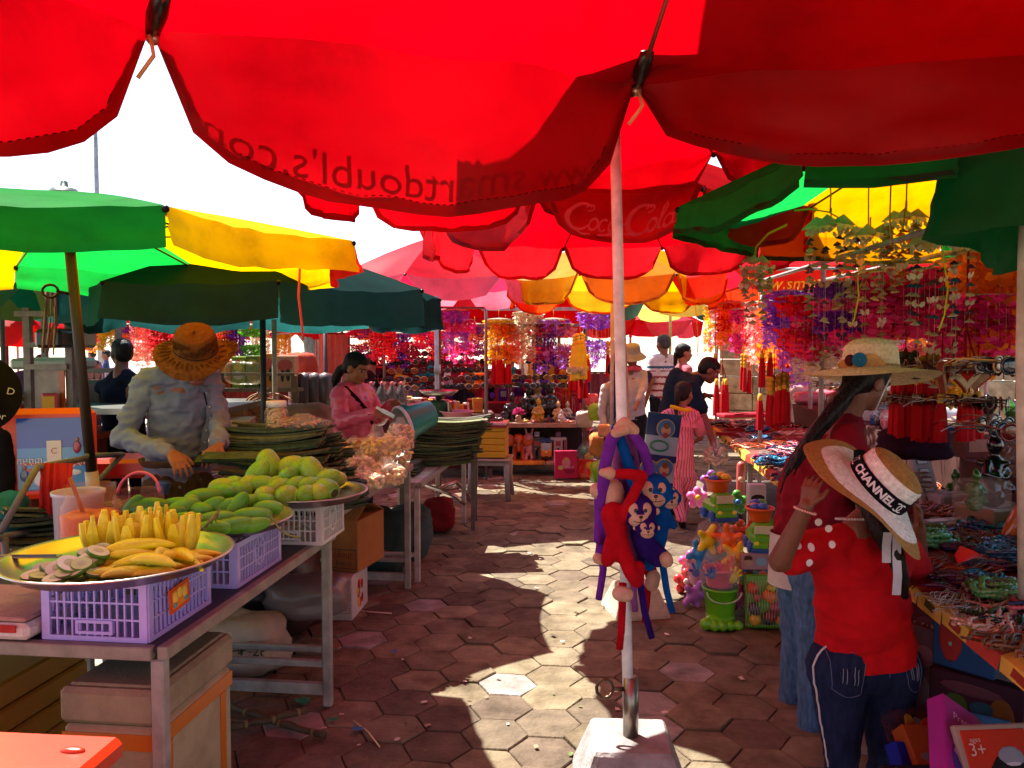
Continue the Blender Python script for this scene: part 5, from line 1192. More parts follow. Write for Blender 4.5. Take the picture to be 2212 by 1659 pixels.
m=MB(C('#c0a06c'));m.tube([(.1085*math.cos(a),.1085*math.sin(a),.018+.003*math.sin(a*40))for a in np.linspace(0,2*PI,160,False)],.0055,6,closed=True);part('braid',m,'straw',h)
for(a,c_,z0,w0,h0,nm)in((-.72,'#c89a5c',.030,.085,.05,'bow'),(-1.55,'#b88440',.022,.06,.04,'bow')):
 m=MB(C(c_));m.grid([(.113*math.cos(a+.9*(i/8-.5))*(1+.14*j/4),.113*math.sin(a+.9*(i/8-.5))*(1+.14*j/4),z0-.02+(h0*math.sin(PI*(.15+.8*i/8)))*(j/4))for j in range(5)for i in range(9)],5,9);part(nm,m,'straw',h)
m=MB(C('#1f6a8c'))
for i in range(3):
 m.tube([(.124*math.cos(-1.05)+.0*i,.124*math.sin(-1.05)-.006,.035)+Vector((0,0,0))[:0]if 0 else(.124*math.cos(-1.05)+(.008+.008*i)*math.cos(b)*math.sin(-1.05),.127*math.sin(-1.05)-(.008+.008*i)*math.cos(b)*math.cos(-1.05),.036+(.008+.008*i)*math.sin(b))for b in np.linspace(0,2*PI,14,False)],.0055,6,closed=True)
part('rosette',m,'cloth',h)
m=MB(C('#4a1a20'));m.ell((.122*math.cos(-1.4),.122*math.sin(-1.4),.036),(.022,.02,.024),12,8);part('rosette',m,'cloth',h)
m=MB(C('#cfc8c4'));m.tube([X(.076,.03,.04),X(.082,.02,-.04),X(.05,.045,-.11)],.005,6,flat=.4);part('chin_strap',m,'cloth',r_)
cl=Vector((1.10,2.50,0))
ov=dict(pel=P(1868,1400,2.52),waist=P(1866,1330,2.52),chest=P(1856,1240,2.50),neck=P(1848,1140,2.50),head=P(1890,1066,2.53),shl=P(1762,1185,2.48),ell=P(1684,1212,2.40),wrl=P(1742,1094,2.34),shr=P(1950,1190,2.54),elr=P(1985,1240,2.78),wrr=P(1985,1140,2.72),hpl=P(1812,1440,2.52),hpr=P(1922,1440,2.54),knl=P(1818,1640,2.50),knr=P(1912,1640,2.56),anl=Vector((1.04,2.5,.05)),anr=Vector((1.19,2.56,.05)),toel=Vector((1.07,2.63,.025)),toer=Vector((1.24,2.68,.025)))
DT=C('#d8d0cc');RS=C('#a80a14')
dots=[Vector(P(x,y,2.42)-cl)for x,y in((1752,1178),(1800,1175),(1770,1128),(1742,1205),(1778,1140),(1706,1180),(1720,1165))]
def sh_f(p):
 v=Vector(p)
 for q in dots:
  pass
 return RS
r_,J,F,hs,s=person('girl in a red tee and jeans holding the brim of a white lettered straw hat',cl,-.18,1.27,ov,yaw=-.5,pitch=-.05,head_s=.9,skin='#6a402c',shirt='#a80a14',pants='#1a2440',hair='#100b0a',sleeves='short',vox=.0065,build=1.28,sdisp=.008,shirt_fun=sh_f,lod=1,shirt_len=.96,leg_k=1.12,hands=dict(l=dict(d=(.28,.15,.95),pn=(.75,.6,-.1),curl=.55,th=-1),r=dict(d=(-.1,-.1,1),pn=(-1,.1,0),curl=.6)))
m,F_,h_=PERS['hair'];X=lambda*p:F_@(Vector(p)*h_)
ptail(m,[X(0,-.09,-.02),P(1905,1150,2.38)-cl,P(1935,1200,2.36)-cl,P(1950,1250,2.36)-cl,P(1955,1290,2.37)-cl],.042,.012)
finish_hair(r_,m,.007,'#120b0a')
for(xs,lb)in((((1918,1150),(1916,1180),(1914,1215)),'a'),(((1938,1155),(1938,1200),(1938,1245),(1936,1285)),'b')):
 m=MB(C('#aeb0b8'));pp=[P(x,y,2.335)-cl for x,y in xs];m.grid([p+Vector((w_,.004*math.sin(i*2),0))for i,p in enumerate(pp)for w_ in(-.013,.0,.013)],len(pp),3);part('hat_ribbon',m,'cloth',r_)
for nm,c_,pts_,r0 in(('bead_bracelet','#c89a8c',[J['wrl']+Vector((-.004,0,-.012))+Vector((.029*math.cos(a),.029*math.sin(a),-.009*math.cos(a)))for a in np.linspace(0,2*PI,26,False)],.0042),('bead_necklace','#b8b0ac',[J['neck']+Vector((.058*math.cos(a),.055*math.sin(a),.028-.01*math.sin(a)))for a in np.linspace(0,2*PI,44,False)],.0042)):
 m=MB(C(c_));[m.ell(p,r0,6,4)for p in pts_];part(nm,m,'gloss',r_)
tb=[c for c in r_.children if c.name.startswith('shirt')][0].data
bvs=BVHTree.FromPolygons([v.co for v in tb.vertices],[p.vertices for p in tb.polygons])
m=MB(DT)
for(x,y)in((1746,1178),(1800,1178),(1768,1128),(1738,1208),(1716,1172),(1790,1142)):
 m.add([onto(bvs,P(x,y,2.42)-cl,(0,1,0),.0025)]+[onto(bvs,P(x+8*math.cos(a),y+8*math.sin(a),2.42)-cl,(0,1,0),.0025)for a in np.linspace(0,2*PI,14,False)],[(0,1+i,1+(i+1)%14)for i in range(14)],True)
part('dots',m,'cloth',r_)
pb=[c for c in r_.children if c.name.startswith('trousers')][0].data
bv=BVHTree.FromPolygons([v.co for v in pb.vertices],[p.vertices for p in pb.polygons])
ow=lambda x,y,o=.004:onto(bv,P(x,y,2.5)-cl,(0,1,0),o,1.0)
for k_,poly in enumerate((((1778,1392),(1852,1395),(1846,1438),(1838,1478),(1806,1484),(1780,1470)),((1928,1392),(1978,1384),(1980,1440),(1972,1480),(1956,1478),(1942,1462)))):
 def bl_(u,v):
  a,b_,c_,d_=(poly[0],poly[1],poly[3],poly[5])if k_==0 else(poly[0],poly[1],poly[3],poly[5])
  return(a[0]*(1-u)*(1-v)+b_[0]*u*(1-v)+c_[0]*u*v+d_[0]*(1-u)*v,a[1]*(1-u)*(1-v)+b_[1]*u*(1-v)+c_[1]*u*v+d_[1]*(1-u)*v+(10*math.sin(PI*u)if v>.9 else 0))
 m=MB(C('#1b2440'));m.grid([ow(*bl_(i/8,j/8))for j in range(9)for i in range(9)],9,9)
 part('pocket',m,'denim',r_)
 m=MB(C('#5c6884'));edge=[ow(*bl_(u,v),.0055)for u,v in[(i/8,0)for i in range(9)]+[(1,i/8)for i in range(9)]+[(1-i/8,1)for i in range(9)]+[(0,1-i/8)for i in range(9)]]
 m.tube(edge,.0011,4,closed=True);rr=random.Random(k_)
 for i in range(5):
  u=.3+.12*i;
  if 2==i:continue
  m.tube([ow(*bl_(u+.03*rr.random(),v),.006)for v in np.linspace(.3+.1*rr.random(),.78,5)],.0012,4,C('#7f8aa0'))
 part('stitching',m,'cloth',r_)
m=MB(C('#586480'));m.tube([ow(1903,y,.005)for y in range(1392,1450,8)],.0012,4);part('stitching',m,'cloth',r_)
m=MB(C('#b4b2b4'))
bv2=bv
pp=[]
for y in range(1388,1660,12):
 q=P(1700,y,2.50)-cl;h_=bv.ray_cast(q-Vector((.3,0,0)),Vector((1,0,0)))
 if h_[0]is not None:pp.append(h_[0]-Vector((.003,0,0))+Vector((.004,-.014,0)))
m.tube(pp,.0035,5,flat=.5);part('side_piping',m,'cloth',r_)
ax=Vector((.58,-.42,.70)).normalized();up=Vector((-.2,.9,.4));xx=up.cross(ax).normalized();yy=ax.cross(xx)
HM=Matrix(((xx.x,yy.x,ax.x,0),(xx.y,yy.y,ax.y,0),(xx.z,yy.z,ax.z,0),(0,0,0,1)))
hc_=P(1890,1056,2.44)-cl
HM=Matrix.Translation(hc_)@HM
h=link('straw_hat',None,r_);h.matrix_local=HM
Rb,Rc,hc=.232,.100,.112
WT,TN=C('#e6e4e0'),C('#a57c42')
def wv2(f,a):return f*f*(-.030+.030*math.cos(2*(a-1.05)))+.006*f*math.sin(5*a)
m=MB();prof=[(Rb-i*.0053,0)for i in range(24)]+[(Rc+.004,.004),(Rc,.012)]+[(Rc*(1-.06*(i/10)),.012+i*.0066)for i in range(1,11)]+[(Rc*.94*math.cos(t),.078+.036*math.sin(t))for t in np.linspace(.08,PI/2-.02,22)]
n=96;vs=[]
for i,(r,z)in enumerate(prof):
 for j in range(n):
  a=2*PI*j/n;f=max(0,(r-Rc)/(Rb-Rc));rg=.0011*(i%2)
  vs.append(((r+rg)*math.cos(a),(r+rg)*math.sin(a),z+wv2(f,a)+rg))
for i in range(len(prof)-1):
 r,z=prof[i];c_=TN if(r>Rb-.040 and z<.003)else(TN if z>.088 else WT)
 m.add([vs[q]for q in range(i*n,(i+2)*n)],[(j,(j+1)%n,n+(j+1)%n,n+j)for j in range(n)],True,c_)
part('straw',m,'straw',h)
m=MB(C('#0b0b14'));m.lathe([(Rc+.0045,.006),(Rc+.005,.024),(Rc*.97+.0045,.052)],64);part('band',m,'cloth',h)
vd=(HM.to_3x3().inverted()@(Vector((0,0,EYE))-cl-hc_));a0=math.atan2(vd.y,vd.x)
def bd(x,y):a=a0+(x)/Rc;rr=Rc+.0066-.0028*(y+.02)/.04;return(rr*math.cos(a),rr*math.sin(a),.0285+y)
WL=C('#d8d8dc')
m=MB();write(m,'CHANNEL',.034,WL,lambda x,y:bd(x-.012,y),bold=.0012)
for cx in(.092,-.125):
 for sg in(1,-1):ribbon(m,[(cx-sg*.0075+q[0],q[1])for q in(arc(0,0,.0135,.0135,50,310,14)if sg<0 else arc(0,0,.0135,.0135,130,-130,14))],.0042,WL,bd)
part('lettering',m,'cloth',h)
for(a,z)in((a0-1.65,.03),):
 m=MB(C('#0b0b14'))
 for q in(-1,1):m.grid([((Rc+.006+.02*v+.0)*math.cos(a+q*.5*u),(Rc+.006+.02*v)*math.sin(a+q*.5*u),z+.02*(v-.5)*(.4+u))for u in np.linspace(0,1,6)for v in(0,.5,1)],6,3)
 part('bow',m,'cloth',h)
def petal_at(m,p,s,a,tilt,col,kind=0,rn=random):
 ca,sa=math.cos(a),math.sin(a)
 def X(u,v,w):return(p.x+ca*u-sa*v,p.y+sa*u+ca*v,p.z+w)
 s*=1.12
 if kind==0:
  b=tilt*.9;cb,sb=math.cos(b),math.sin(b)
  Y=lambda u,v,w:X(u*sb+v*0,v,w)if 0 else X(u*.45+w*sb*.5,v,w*cb+u*.35)
  for q in(1,-1):
   m.add([Y(0,0,-s*.1),Y(s*.25,q*s*.45,s*.45),Y(s*.2,q*s*1.0,s*.55),Y(-s*.1,q*s*1.0,-s*.15),Y(-s*.15,q*s*.45,-s*.6)],[(0,1,2,3,4)],False,col)
  return
 if kind==9:
  for q in(1,-1):
   m.add([X(0,0,0),X(s*.35,q*s*.35,s*.35*q*0+tilt*s*.3),X(s*.1,q*s,tilt*s*.8+s*.12),X(-s*.45,q*s*.75,tilt*s*.5-s*.1),X(-s*.4,q*s*.2,-s*.05)],[(0,1,2,3,4)],False,col)
 elif kind==1:
  k=6;vs=[X(0,0,s*.5)]
  for i in range(k):
   b=2*PI*i/k;vs.append(X(s*math.cos(b),s*.8*math.sin(b),-s*.25+tilt*s*.7*math.cos(b)))
  m.add(vs,[(0,1+i,1+(i+1)%k)for i in range(k)],True,col)
 else:
  k=5
  for i in range(k):
   b=2*PI*i/k;b2=b+.5;b0=b-.5
   m.add([X(0,0,0),X(s*.6*math.cos(b0),s*.35*math.sin(b0),s*.5*math.sin(b0)),X(s*1.1*math.cos(b),s*.4*math.sin(b),s*.95*math.sin(b)),X(s*.6*math.cos(b2),s*.35*math.sin(b2),s*.5*math.sin(b2))],[(0,1,2,3)],False,col)
def garland_mesh(cols,seed,kind=0,r=.10,L_=.62,ns=18,s=.024,tiers=2,cap='#cfc4b0',dens=1.0):
 rn=random.Random(seed);m=MB()
 m.lathe([(.002,.02),(r*.6,.012),(r*1.15,0),(r*1.1,-.004),(.002,.006)],16,C(cap))
 m.tube([(0,0,.02),(.004,0,.07),(0,0,.13)],.0022,4,C('#c8a040'))
 for i in range(ns):
  a=2*PI*i/ns*1.0;rr=r*(1 if i%2 else .55);x,y=rr*math.cos(a),rr*math.sin(a)
  ln=L_*(.72+.28*abs(math.cos(a*1.0+.4)))*rn.uniform(.85,1.05)
  m.tube([(x,y,0),(x*1.02,y*1.02,-ln)],.0009,3,C('#c8b8a0'))
  z=-.02
  while z>-ln:
   t=-z/ln;gap=tiers==2 and .30<(-z/L_)<.52
   if not gap and rn.random()<dens:
    col=C(cols[int(t*len(cols)*.999)if rn.random()<.6 else rn.randrange(len(cols))],rn.uniform(1.0,1.5))
    petal_at(m,Vector((x+rn.uniform(-.007,.007),y+rn.uniform(-.007,.007),z)),s*rn.uniform(.75,1.2),rn.uniform(0,6.3),rn.uniform(-.8,.8),col,kind,rn)
   z-=s*rn.uniform(.75,1.05)
 return m.mesh('garland','petal')
def chime_mesh(seed,cols,tiers=9,r=.085,L_=.58):
 rn=random.Random(seed);m=MB()
 m.tube([(0,0,.0),(0,0,.06)],.003,5,C('#b8923c'))
 for k in range(5):
  a=2*PI*k/5;petal_at(m,Vector((r*.55*math.cos(a),r*.55*math.sin(a),0)),r*.5,a,-.4,C('#b8a890',rn.uniform(.85,1.1)),1)
 for i in range(10):
  a=2*PI*i/10;rr=r*(.95 if i%2 else .6);x,y=rr*math.cos(a),rr*math.sin(a);ln=L_*(.55 if i%2 else 1)*rn.uniform(.85,1)
  m.tube([(x,y,0),(x,y,-ln)],.0008,3,C('#c8beb0'))
  for k in range(tiers):
   z=-.04-(ln-.04)*k/(tiers-1)
   petal_at(m,Vector((x*1.0,y,z)),.0185,rn.uniform(0,6.3),rn.uniform(-.5,.5),C(cols[(k)%len(cols)],rn.uniform(.8,1.15)),1 if k%3 else 0,rn)
 return m.mesh('shell_chime','petal')
GC={'purple':(['#6a2496','#8a34b0','#521880'],0),'violet':(['#9a52d0','#7a40c0','#b478d8'],2),'magenta':(['#d82878','#a81860','#e04088'],0),'deep red':(['#d01824','#a81020','#e03038'],0),'orange':(['#d86a14','#c85410','#e08a20'],0),'salmon pink':(['#f09080','#e87878','#f4b0a0'],2),'yellow':(['#d8a414','#e0b828','#c89010'],2),'cream':(['#cfc0a0','#c4b490','#d8ccb4'],2),'orange and red':(['#d8641a','#b01818','#d88428'],0),'red and purple':(['#d02040','#8a2490','#e04058'],0),'pink and white':(['#d87890','#d8c8c0','#c05878'],2),'lime green':(['#4a9a1c','#6ab028','#3c7a18'],0),'plum and orange':(['#7a2a80','#e07020','#94307c'],0),'crimson':(['#c02050','#d83060','#8a1838'],0)}
GM={}
def gmesh(cn,big=False):
 k=(cn,big)
 if k not in GM:
  cols,kd=GC[cn];sd=len(GM)
  GM[k]=garland_mesh(cols,sd,kd,.125 if big else .10,.68 if big else .60,24 if big else 18,.034 if big else .026,2 if sd%2 else 1,dens=.72 if big else .7)
 return GM[k]
def edge_x(d):return 1.27+(d-2.0)*.121
fr=thing('stall_frame','steel tube frame the right hand chimes and garlands hang from','stall frame',(0,0,0))
for v in(.16,.62,1.15):
 m=MB(C('#8a8078'));A=Vector((edge_x(2.9)+v,2.9,1.98));B=Vector((edge_x(9.2)+v,9.2,2.14));m.tube([A,B],.013,8);part('rail',m,'paint',fr)
for d in(4.5,6.3,8.9):
 m=MB(C('#8f857c'));m.tube([(edge_x(d)+.16,d,0),(edge_x(d)+.16,d,2.14)],.015,8);part('post',m,'paint',fr)
 m=MB(C('#8f857c'));m.tube([(edge_x(d)+.17,d,2.155),(edge_x(d)+1.2,d-.1,2.155)],.012,8);part('rail',m,'paint',fr)
rn=random.Random(12);names=list(GC);used={}
rows=[('front row',.16),('middle row',.62),('back row',1.15)]
ordn=['nearest','second nearest','third nearest','fourth nearest','fifth nearest','sixth','seventh','eighth','ninth','tenth','eleventh','twelfth','thirteenth','fourteenth','fifteenth','sixteenth','farthest']
seqs=[['magenta','violet','deep red','orange','salmon pink','deep red','magenta','salmon pink','orange and red','salmon pink','pink and white','yellow'],['crimson','violet','magenta','salmon pink','deep red','magenta','orange and red','magenta','salmon pink','orange','deep red','salmon pink','yellow'],['orange','plum and orange','salmon pink','magenta','deep red','pink and white','orange']]
for(rnm,v),sq in zip(rows,seqs):
 n=len(sq);d0=4.55 if v<.3 else(4.7 if v<.9 else 5.8)
 for i,cn in enumerate(sq):
  d=d0+(9.0-d0)*(i/(n-1))**1.15;big=d<4.6
  o=one('shell_garland',gmesh(cn,big),'petal','%s shell garland, %s in the %s over the right stall'%(cn,ordn[i],rnm),'garland',(edge_x(d)+v+rn.uniform(-.05,.05),d,1.84+.17*min(1,max(0,(d-4)/4))-rn.uniform(0,.10)),rn.uniform(0,6),'shell garlands over the right hand stall')
  o.scale=(1.1,1.1,rn.uniform(.75,1.05)*(.62 if big else .85))
for(px,py,d,cn,sc_,zs_,lb)in((1945,585,3.3,'magenta',1.2,.36,'big magenta and dark garland left of the blue shell chime'),(2105,560,3.3,'salmon pink',1.0,.42,'salmon pink garland between the shell chime and the right post'),(2110,640,3.0,'magenta',1.05,.34,'magenta heart shaped garland above the crocheted hearts'),(2175,545,3.0,'orange',1.2,.6,'long orange garland beside the right post'),(1815,610,4.0,'purple',.8,.5,'small dark purple garland behind the sun hat'),(1765,690,4.6,'cream',.9,.6,'cream garland left of the sun hat crown'),(1905,600,3.6,'deep red',1.0,.4,'dark red garland left of the magenta cluster'),(1985,600,3.45,'crimson',1.05,.36,'crimson garland right of the magenta cluster'),(1835,640,4.2,'magenta',1.0,.4,'magenta garland behind the crown of the sun hat'),(2060,590,3.5,'magenta',1.0,.38,'magenta garland behind the blue shell chime'),(2150,600,3.4,'orange',1.1,.5,'orange garland left of the long orange one'),(2190,700,3.2,'orange and red',.9,.35,'rust orange garland low by the right post'),(1740,640,4.6,'deep red',1.05,.5,'dark red garland over the sun hat brim'),(1700,630,5.0,'violet',1.0,.55,'violet garland left of the sun hat'),(1890,690,4.4,'cream',.9,.4,'cream garland right of the sun hat crown'),(1960,700,4.1,'salmon pink',.9,.4,'salmon garland above the green beaded tassels'),(2060,720,3.9,'yellow',.6,.9,'short yellow garland behind the tassels')):
 d,sc_=(d*1.17,sc_*1.17)if d<3.8 else(d,sc_)
 o=one('shell_garland',gmesh(cn,True),'petal',lb,'garland',P(px,py,d),rn.uniform(0,6),'shell garlands over the right hand stall');o.scale=(sc_,sc_,sc_*zs_)
SHW=['#c8c0a8','#b8ac90','#cfc8b8','#a89470']
for(px,py,d,cols,lb,r,L_)in((1633,560,3.9,SHW,'slim white shell chime hanging alone at the left on a yellow strap',.06,.30),(1795,480,3.6,['#c8c0a8','#4a2a50','#b8ac90','#a89470','#7a3a70'],'tall white and purple shell chime over the sun hat',.098,.70),(1880,500,3.6,SHW,'round white shell chime right of the tall purple one',.095,.52),(2030,515,3.3,['#c8c0a8','#b8ac90','#5a3460','#cfc8b8','#1c5a8a'],'white shell chime with blue shells on a bright yellow ribbon',.105,.62),(1958,465,3.5,['#c8c0a8','#c86a20','#b8ac90'],'shell chime tucked high behind the green umbrella corner',.08,.3)):
 one('shell_chime',chime_mesh(px,cols,9,r,L_),'petal',lb,'shell chime',P(px,py,d),.3,'white shell chimes').scale=(1.15,1.15,1.05)
YR='#c8962c'
for(pts,d,lb,c_)in((((1633,400),(1633,480),(1632,545),(1625,568)),3.9,'yellow strap holding the slim shell chime',YR),(((1792,380),(1795,420),(1793,460)),3.6,'yellow strap holding the tall purple shell chime',YR),(((1878,368),(1876,430),(1876,490)),3.6,'yellow strap holding the round white chime',YR),(((1716,455),(1750,452),(1790,458),(1825,478)),3.58,'loose yellow strap end curling above the tall chime',YR),(((1632,535),(1660,505),(1700,486)),3.85,'loose yellow strap end beside the slim chime',YR),(((1925,385),(1922,470),(1925,530)),3.2,'pale yellow strap over the magenta garland','#c8a850'),(((1960,370),(1958,430),(1950,500)),3.3,'long yellow strap by the green umbrella corner',YR),(((2020,470),(2035,540),(2048,620),(2040,680),(2028,715)),3.2,'bright yellow ribbon hanging over the blue shell chime','#c8c01c'),(((1852,590),(1855,640),(1845,690),(1838,705)),3.3,'yellow ribbon hanging beside the pink post','#c8b41c'),(((1500,640),(1505,690),(1508,730),(1507,770)),7.4,'yellow and blue ribbon at the yellow garland','#d8c020')):
 m=MB(C(c_));m.tube([P(x,y,d)for x,y in pts],.007,6,flat=.35);one('strap',m,'cloth',lb,'strap')
m=MB(C('#c8a090'));A=P(1855,735,4.25);m.tube([Vector((A.x,A.y,0)),Vector((A.x,A.y,2.2))],.02,10);one('post',m,'paint','pinkish steel post behind the sun hat','post')
m=MB(C('#b4ac9c'));A=P(2203,1080,2.35);m.tube([Vector((A.x+.03,A.y,.75)),Vector((A.x,A.y,1.5)),Vector((A.x-.005,A.y,2.1))],.022,12);one('post',m,'paint','thick whitish post at the right edge standing on the jewellery table','post')
def tassel_mesh(seed,n=3,red='#a80e18',L_=.17,top='#c8a040',beads=None,r=.016):
 rn=random.Random(seed);m=MB()
 m.tube([(0,0,.22),(0,0,.0)],.002,4,C('#8a1018'))
 for i in range(n):
  a=2*PI*i/n;x,y=(.030*math.cos(a),.030*math.sin(a))if n>1 else(0,0);z0=-rn.uniform(0,.03)
  m.tube([(0,0,.10),(x,y,z0+.02)],.002,4,C('#7a2018'))
  if beads:
   for k in range(3):m.ell((x,y,z0+.075-.028*k),(.014,.014,.016),8,5,C(beads))
  m.lathe([(.002,z0+.022),(r*.6,z0+.02),(r*.75,z0),(r*.7,z0-.012)],10,C(top));
  for v in range(len(m.v)-40,len(m.v)):m.v[v]=(m.v[v][0]+x,m.v[v][1]+y,m.v[v][2])
  k=14;vs=[]
  for q in range(4):
   for j in range(k):
    b=2*PI*j/k;rr=r*(.65,.95,1.05,1.1)[q]*(1+.14*(j%2));vs.append((x+rr*math.cos(b),y+rr*math.sin(b),z0-.01-(L_)*q/3*(1+.04*rn.random())))
  m.grid(vs,4,k,False,C(red),True)
 return m.mesh('tassel','cloth')
tm=[tassel_mesh(1,3),tassel_mesh(2,1,L_=.14),tassel_mesh(3,5,beads='#c89a30',r=.014),tassel_mesh(4,6,L_=.24,beads='#3c4a34',r=.02),tassel_mesh(5,7,L_=.2,r=.018,beads='#8a6a20')]
for(px,py,d,k,s,lb)in((1955,830,3.65,3,1.28,'cluster of long red tassels with green glass beads'),(2003,835,3.55,4,1.22,'cluster of red tassels with gold wrapped tops'),(1560,835,6.6,0,1.5,'red tassel with gold top over the far trinkets'),(1652,780,5.2,0,1.1,'square headed red tassel in mid stall'),(1690,850,4.6,4,.95,'bunch of red tassels with gold hearts left of the sun hat'),(1672,860,4.9,2,1.1,'smaller bunch of red tassels beside the gold hearts'),(1642,860,5.4,1,1.4,'single thin red tassel in mid stall'),(1545,770,7.4,1,1.4,'small red tassel under the orange hearts'),(1612,800,6.0,2,1.0,'red and gold tassel behind the girl'),(1240,800,9.0,2,1.4,'red tassels right of the centre stall frame'),(1075,780,9.2,0,1.6,'long red tassels left of the yellow garlands'),(1095,790,9.3,0,1.3,'shorter red tassels beside the long ones'),(1320,765,9.4,2,1.5,'red tassels with mask charms right of the purple garlands'),(1258,820,8.8,0,1.3,'red tassels under the glowing yellow ornament'),(1270,770,9.1,1,1.8,'long red cord tassel at the centre stall post')):
 o=one('tassel',tm[k],'cloth',lb,'tassel',P(px,py,d)+Vector((0,0,.04)),px*.1);o.scale=(s,)*3
t=thing('heart_ornament','crocheted cream hearts with red centres hung on red cords','ornament',P(2085,805,3.35));t.scale=(1.28,)*3
def heart2(s,k=24):return[(s*.0625*16*math.sin(q)**3,s*.0625*(13*math.cos(q)-5*math.cos(2*q)-2*math.cos(3*q)-math.cos(4*q)))for q in np.linspace(0,2*PI,k,False)]
for(x,y,z,rz_)in((0,0,0,.1),(-.055,.03,-.008,.9),(.055,.035,.0,-.8)):
 for(s,th,c_)in((.062,.008,'#a84a3c'),(.057,.011,'#b8a080'),(.028,.014,'#a02020')):
  m=MB(C(c_));m.at((x,y,z),(PI/2,0,rz_)).prism(heart2(s),-th,th);part('heart',m,'plush',t)
m=MB(C('#7a1418'))
for(x,y)in((-.05,.02),(0,0),(.05,.03)):m.tube([(0,0,.16),(x*.6,y,.10),(x,y,.045)],.0032,5)
m.tube([(0,0,.16),(0,0,.4)],.004,5);part('cord',m,'cloth',t)
for(x,y,z)in((-.06,.03,-.065),(-.005,0,-.06),(.02,.01,-.06),(.062,.035,-.055)):
 o=link('tassel',tm[1],t,(x,y,z));o.scale=(1.1,1.1,.9)
def glasses_mesh(col,lens,seed,open_=True):
 m=MB();w_,h_=.030,.024
 for q in(-1,1):
  m.at((q*.034,0,0),(PI/2,0,0)).tube([(w_*math.cos(a),h_*math.sin(a),0)for a in np.linspace(0,2*PI,16,False)],.0028,5,C(col),closed=True)
  m.at((q*.034,.001,0),(PI/2,0,0)).ell((0,0,0),(w_,h_,.004),14,4,C(lens));m.at()
  m.tube([(q*.064,0,.008),(q*.068,.03,.008),(q*.064,.105,.006),(q*.060,.135,-.012)],.0024,5,C(col))
 m.tube([(-.006,0,.006),(0,0,.010),(.006,0,.006)],.0024,5,C(col))
 return m.mesh('sunglasses','gloss')
sg=[glasses_mesh('#14100e','#0c0a0c',1),glasses_mesh('#4a2a14','#241008',2),glasses_mesh('#6a0c14','#5a1418',3),glasses_mesh('#b89048','#7a3c10',4),glasses_mesh('#1c2434','#141c34',5),glasses_mesh('#9a9090','#2c2c34',6)]
sgn=['black','brown','red','gold rimmed','dark blue','silver rimmed']
def rack(label,A,B,zs,n,group,rz,s=1.0,who='',tilt=0):
 t=thing('sunglasses_wire',label,'wire rack',(0,0,0))
 for z in zs:
  m=MB(C('#4a4440'));a=Vector(A);b=Vector(B);a.z=z-.02;b.z=z-.02;m.tube([a,(a+b)/2-Vector((0,0,.01)),b],.0022,5);part('wire',m,'metal',t)
 for r_i,z in enumerate(zs):
  for i in range(n):
   f=(i+.5+rn.uniform(-.2,.2))/n;p=Vector(A).lerp(Vector(B),f);p.z=z-.008;k=rn.randrange(6)
   o=one('sunglasses',sg[k],'gloss','%s sunglasses %s'%(sgn[k],who),'sunglasses',p,(rn.uniform(-.15,.15)+tilt,rn.uniform(-.12,.12),rz+rn.uniform(-.3,.3)),'%s %s'%(sgn[k],group));o.scale=(s,)*3
A,B=P(1900,800,3.7),P(2190,770,3.2)
rack('double wire hung with sunglasses at the right behind the tassels',A,B,(1.47,1.33),20,'sunglasses on the right wires',1.2,1.05,'hung sideways on the wires behind the red tassels')
A,B=P(2130,800,2.75),P(2215,760,2.4)
rack('short wire of large sunglasses near the right post',A,B,(1.50,1.30),5,'sunglasses by the right post',.5,1.1,'on the short wire by the right post')
A,B=Vector((edge_x(4.3)+.75,4.3,0)),Vector((edge_x(8.6)+.7,8.6,0))
rack('long wires of sunglasses deep inside the right stall',A,B,(1.38,1.25),22,'sunglasses deep in the right stall',1.0,1.1,'on the long wires deep in the right stall')
A,B=P(1060,770,9.8),P(1235,770,9.8)
rack('three wires of round sunglasses across the centre stall',A,B,(1.47,1.385,1.19,1.09),9,'sunglasses across the centre stall',0,1.25,'on the wires across the centre stall')
A,B=P(845,770,9.3),P(1045,770,9.9)
rack('dense wires of sunglasses left of the seated vendor',A,B,(1.48,1.38,1.28,1.18,1.08),12,'sunglasses left of the seated vendor',.2,1.3,'on the dense wires left of the seated vendor')
rt=thing('trinket_table','long table along the right edged with yellow and red cloth, spread with jewellery','table',(edge_x(1.3),1.3,0),-.1205)
LT=7.45;HT=.765
m=MB(C('#6a4038'));m.box((.65,LT/2,HT-.012),(1.28,LT-.02,.02));part('tabletop',m,'cloth',rt)
m=MB()
n=40
for i in range(n):
 y0,y1=LT*i/n,LT*(i+1)/n;c_=C('#b8923c')if i%4 else C('#9a3428')
 z=[HT+.002,HT-.01,HT-.055-.006*math.sin(i*1.3)]
 m.add([(0.02,y0,z[0]),(.02,y1,z[0]),(-.012,y1,z[1]),(-.012,y0,z[1]),(-.016-.006*math.sin(i*2.1),y1,z[2]),(-.016-.006*math.sin(i*2.1),y0,z[2])],[(0,1,2,3),(3,2,4,5)],False,c_)
 if i%4:m.add([(-.0135,y0+.05,z[1]-.012),(-.0135,y0+.12,z[1]-.006),(-.0165,y0+.13,z[1]-.03),(-.0165,y0+.06,z[1]-.036)],[(0,1,2,3)],False,C('#7a2a20')if i%2 else C('#4a3a20'))
part('edge_cloth',m,'cloth',rt)
for y in(.1,2.4,4.9,7.3):
 for x in(.06,1.2):
  m=MB(C('#6f665e'));m.box((x,y,(HT-.03)/2),(.035,.035,HT-.03));part('leg',m,'paint',rt)
m=MB(C('#4a3a34'));m.box((.66,LT/2,.12),(1.1,LT-.3,.03));part('lower_shelf',m,'wood',rt)
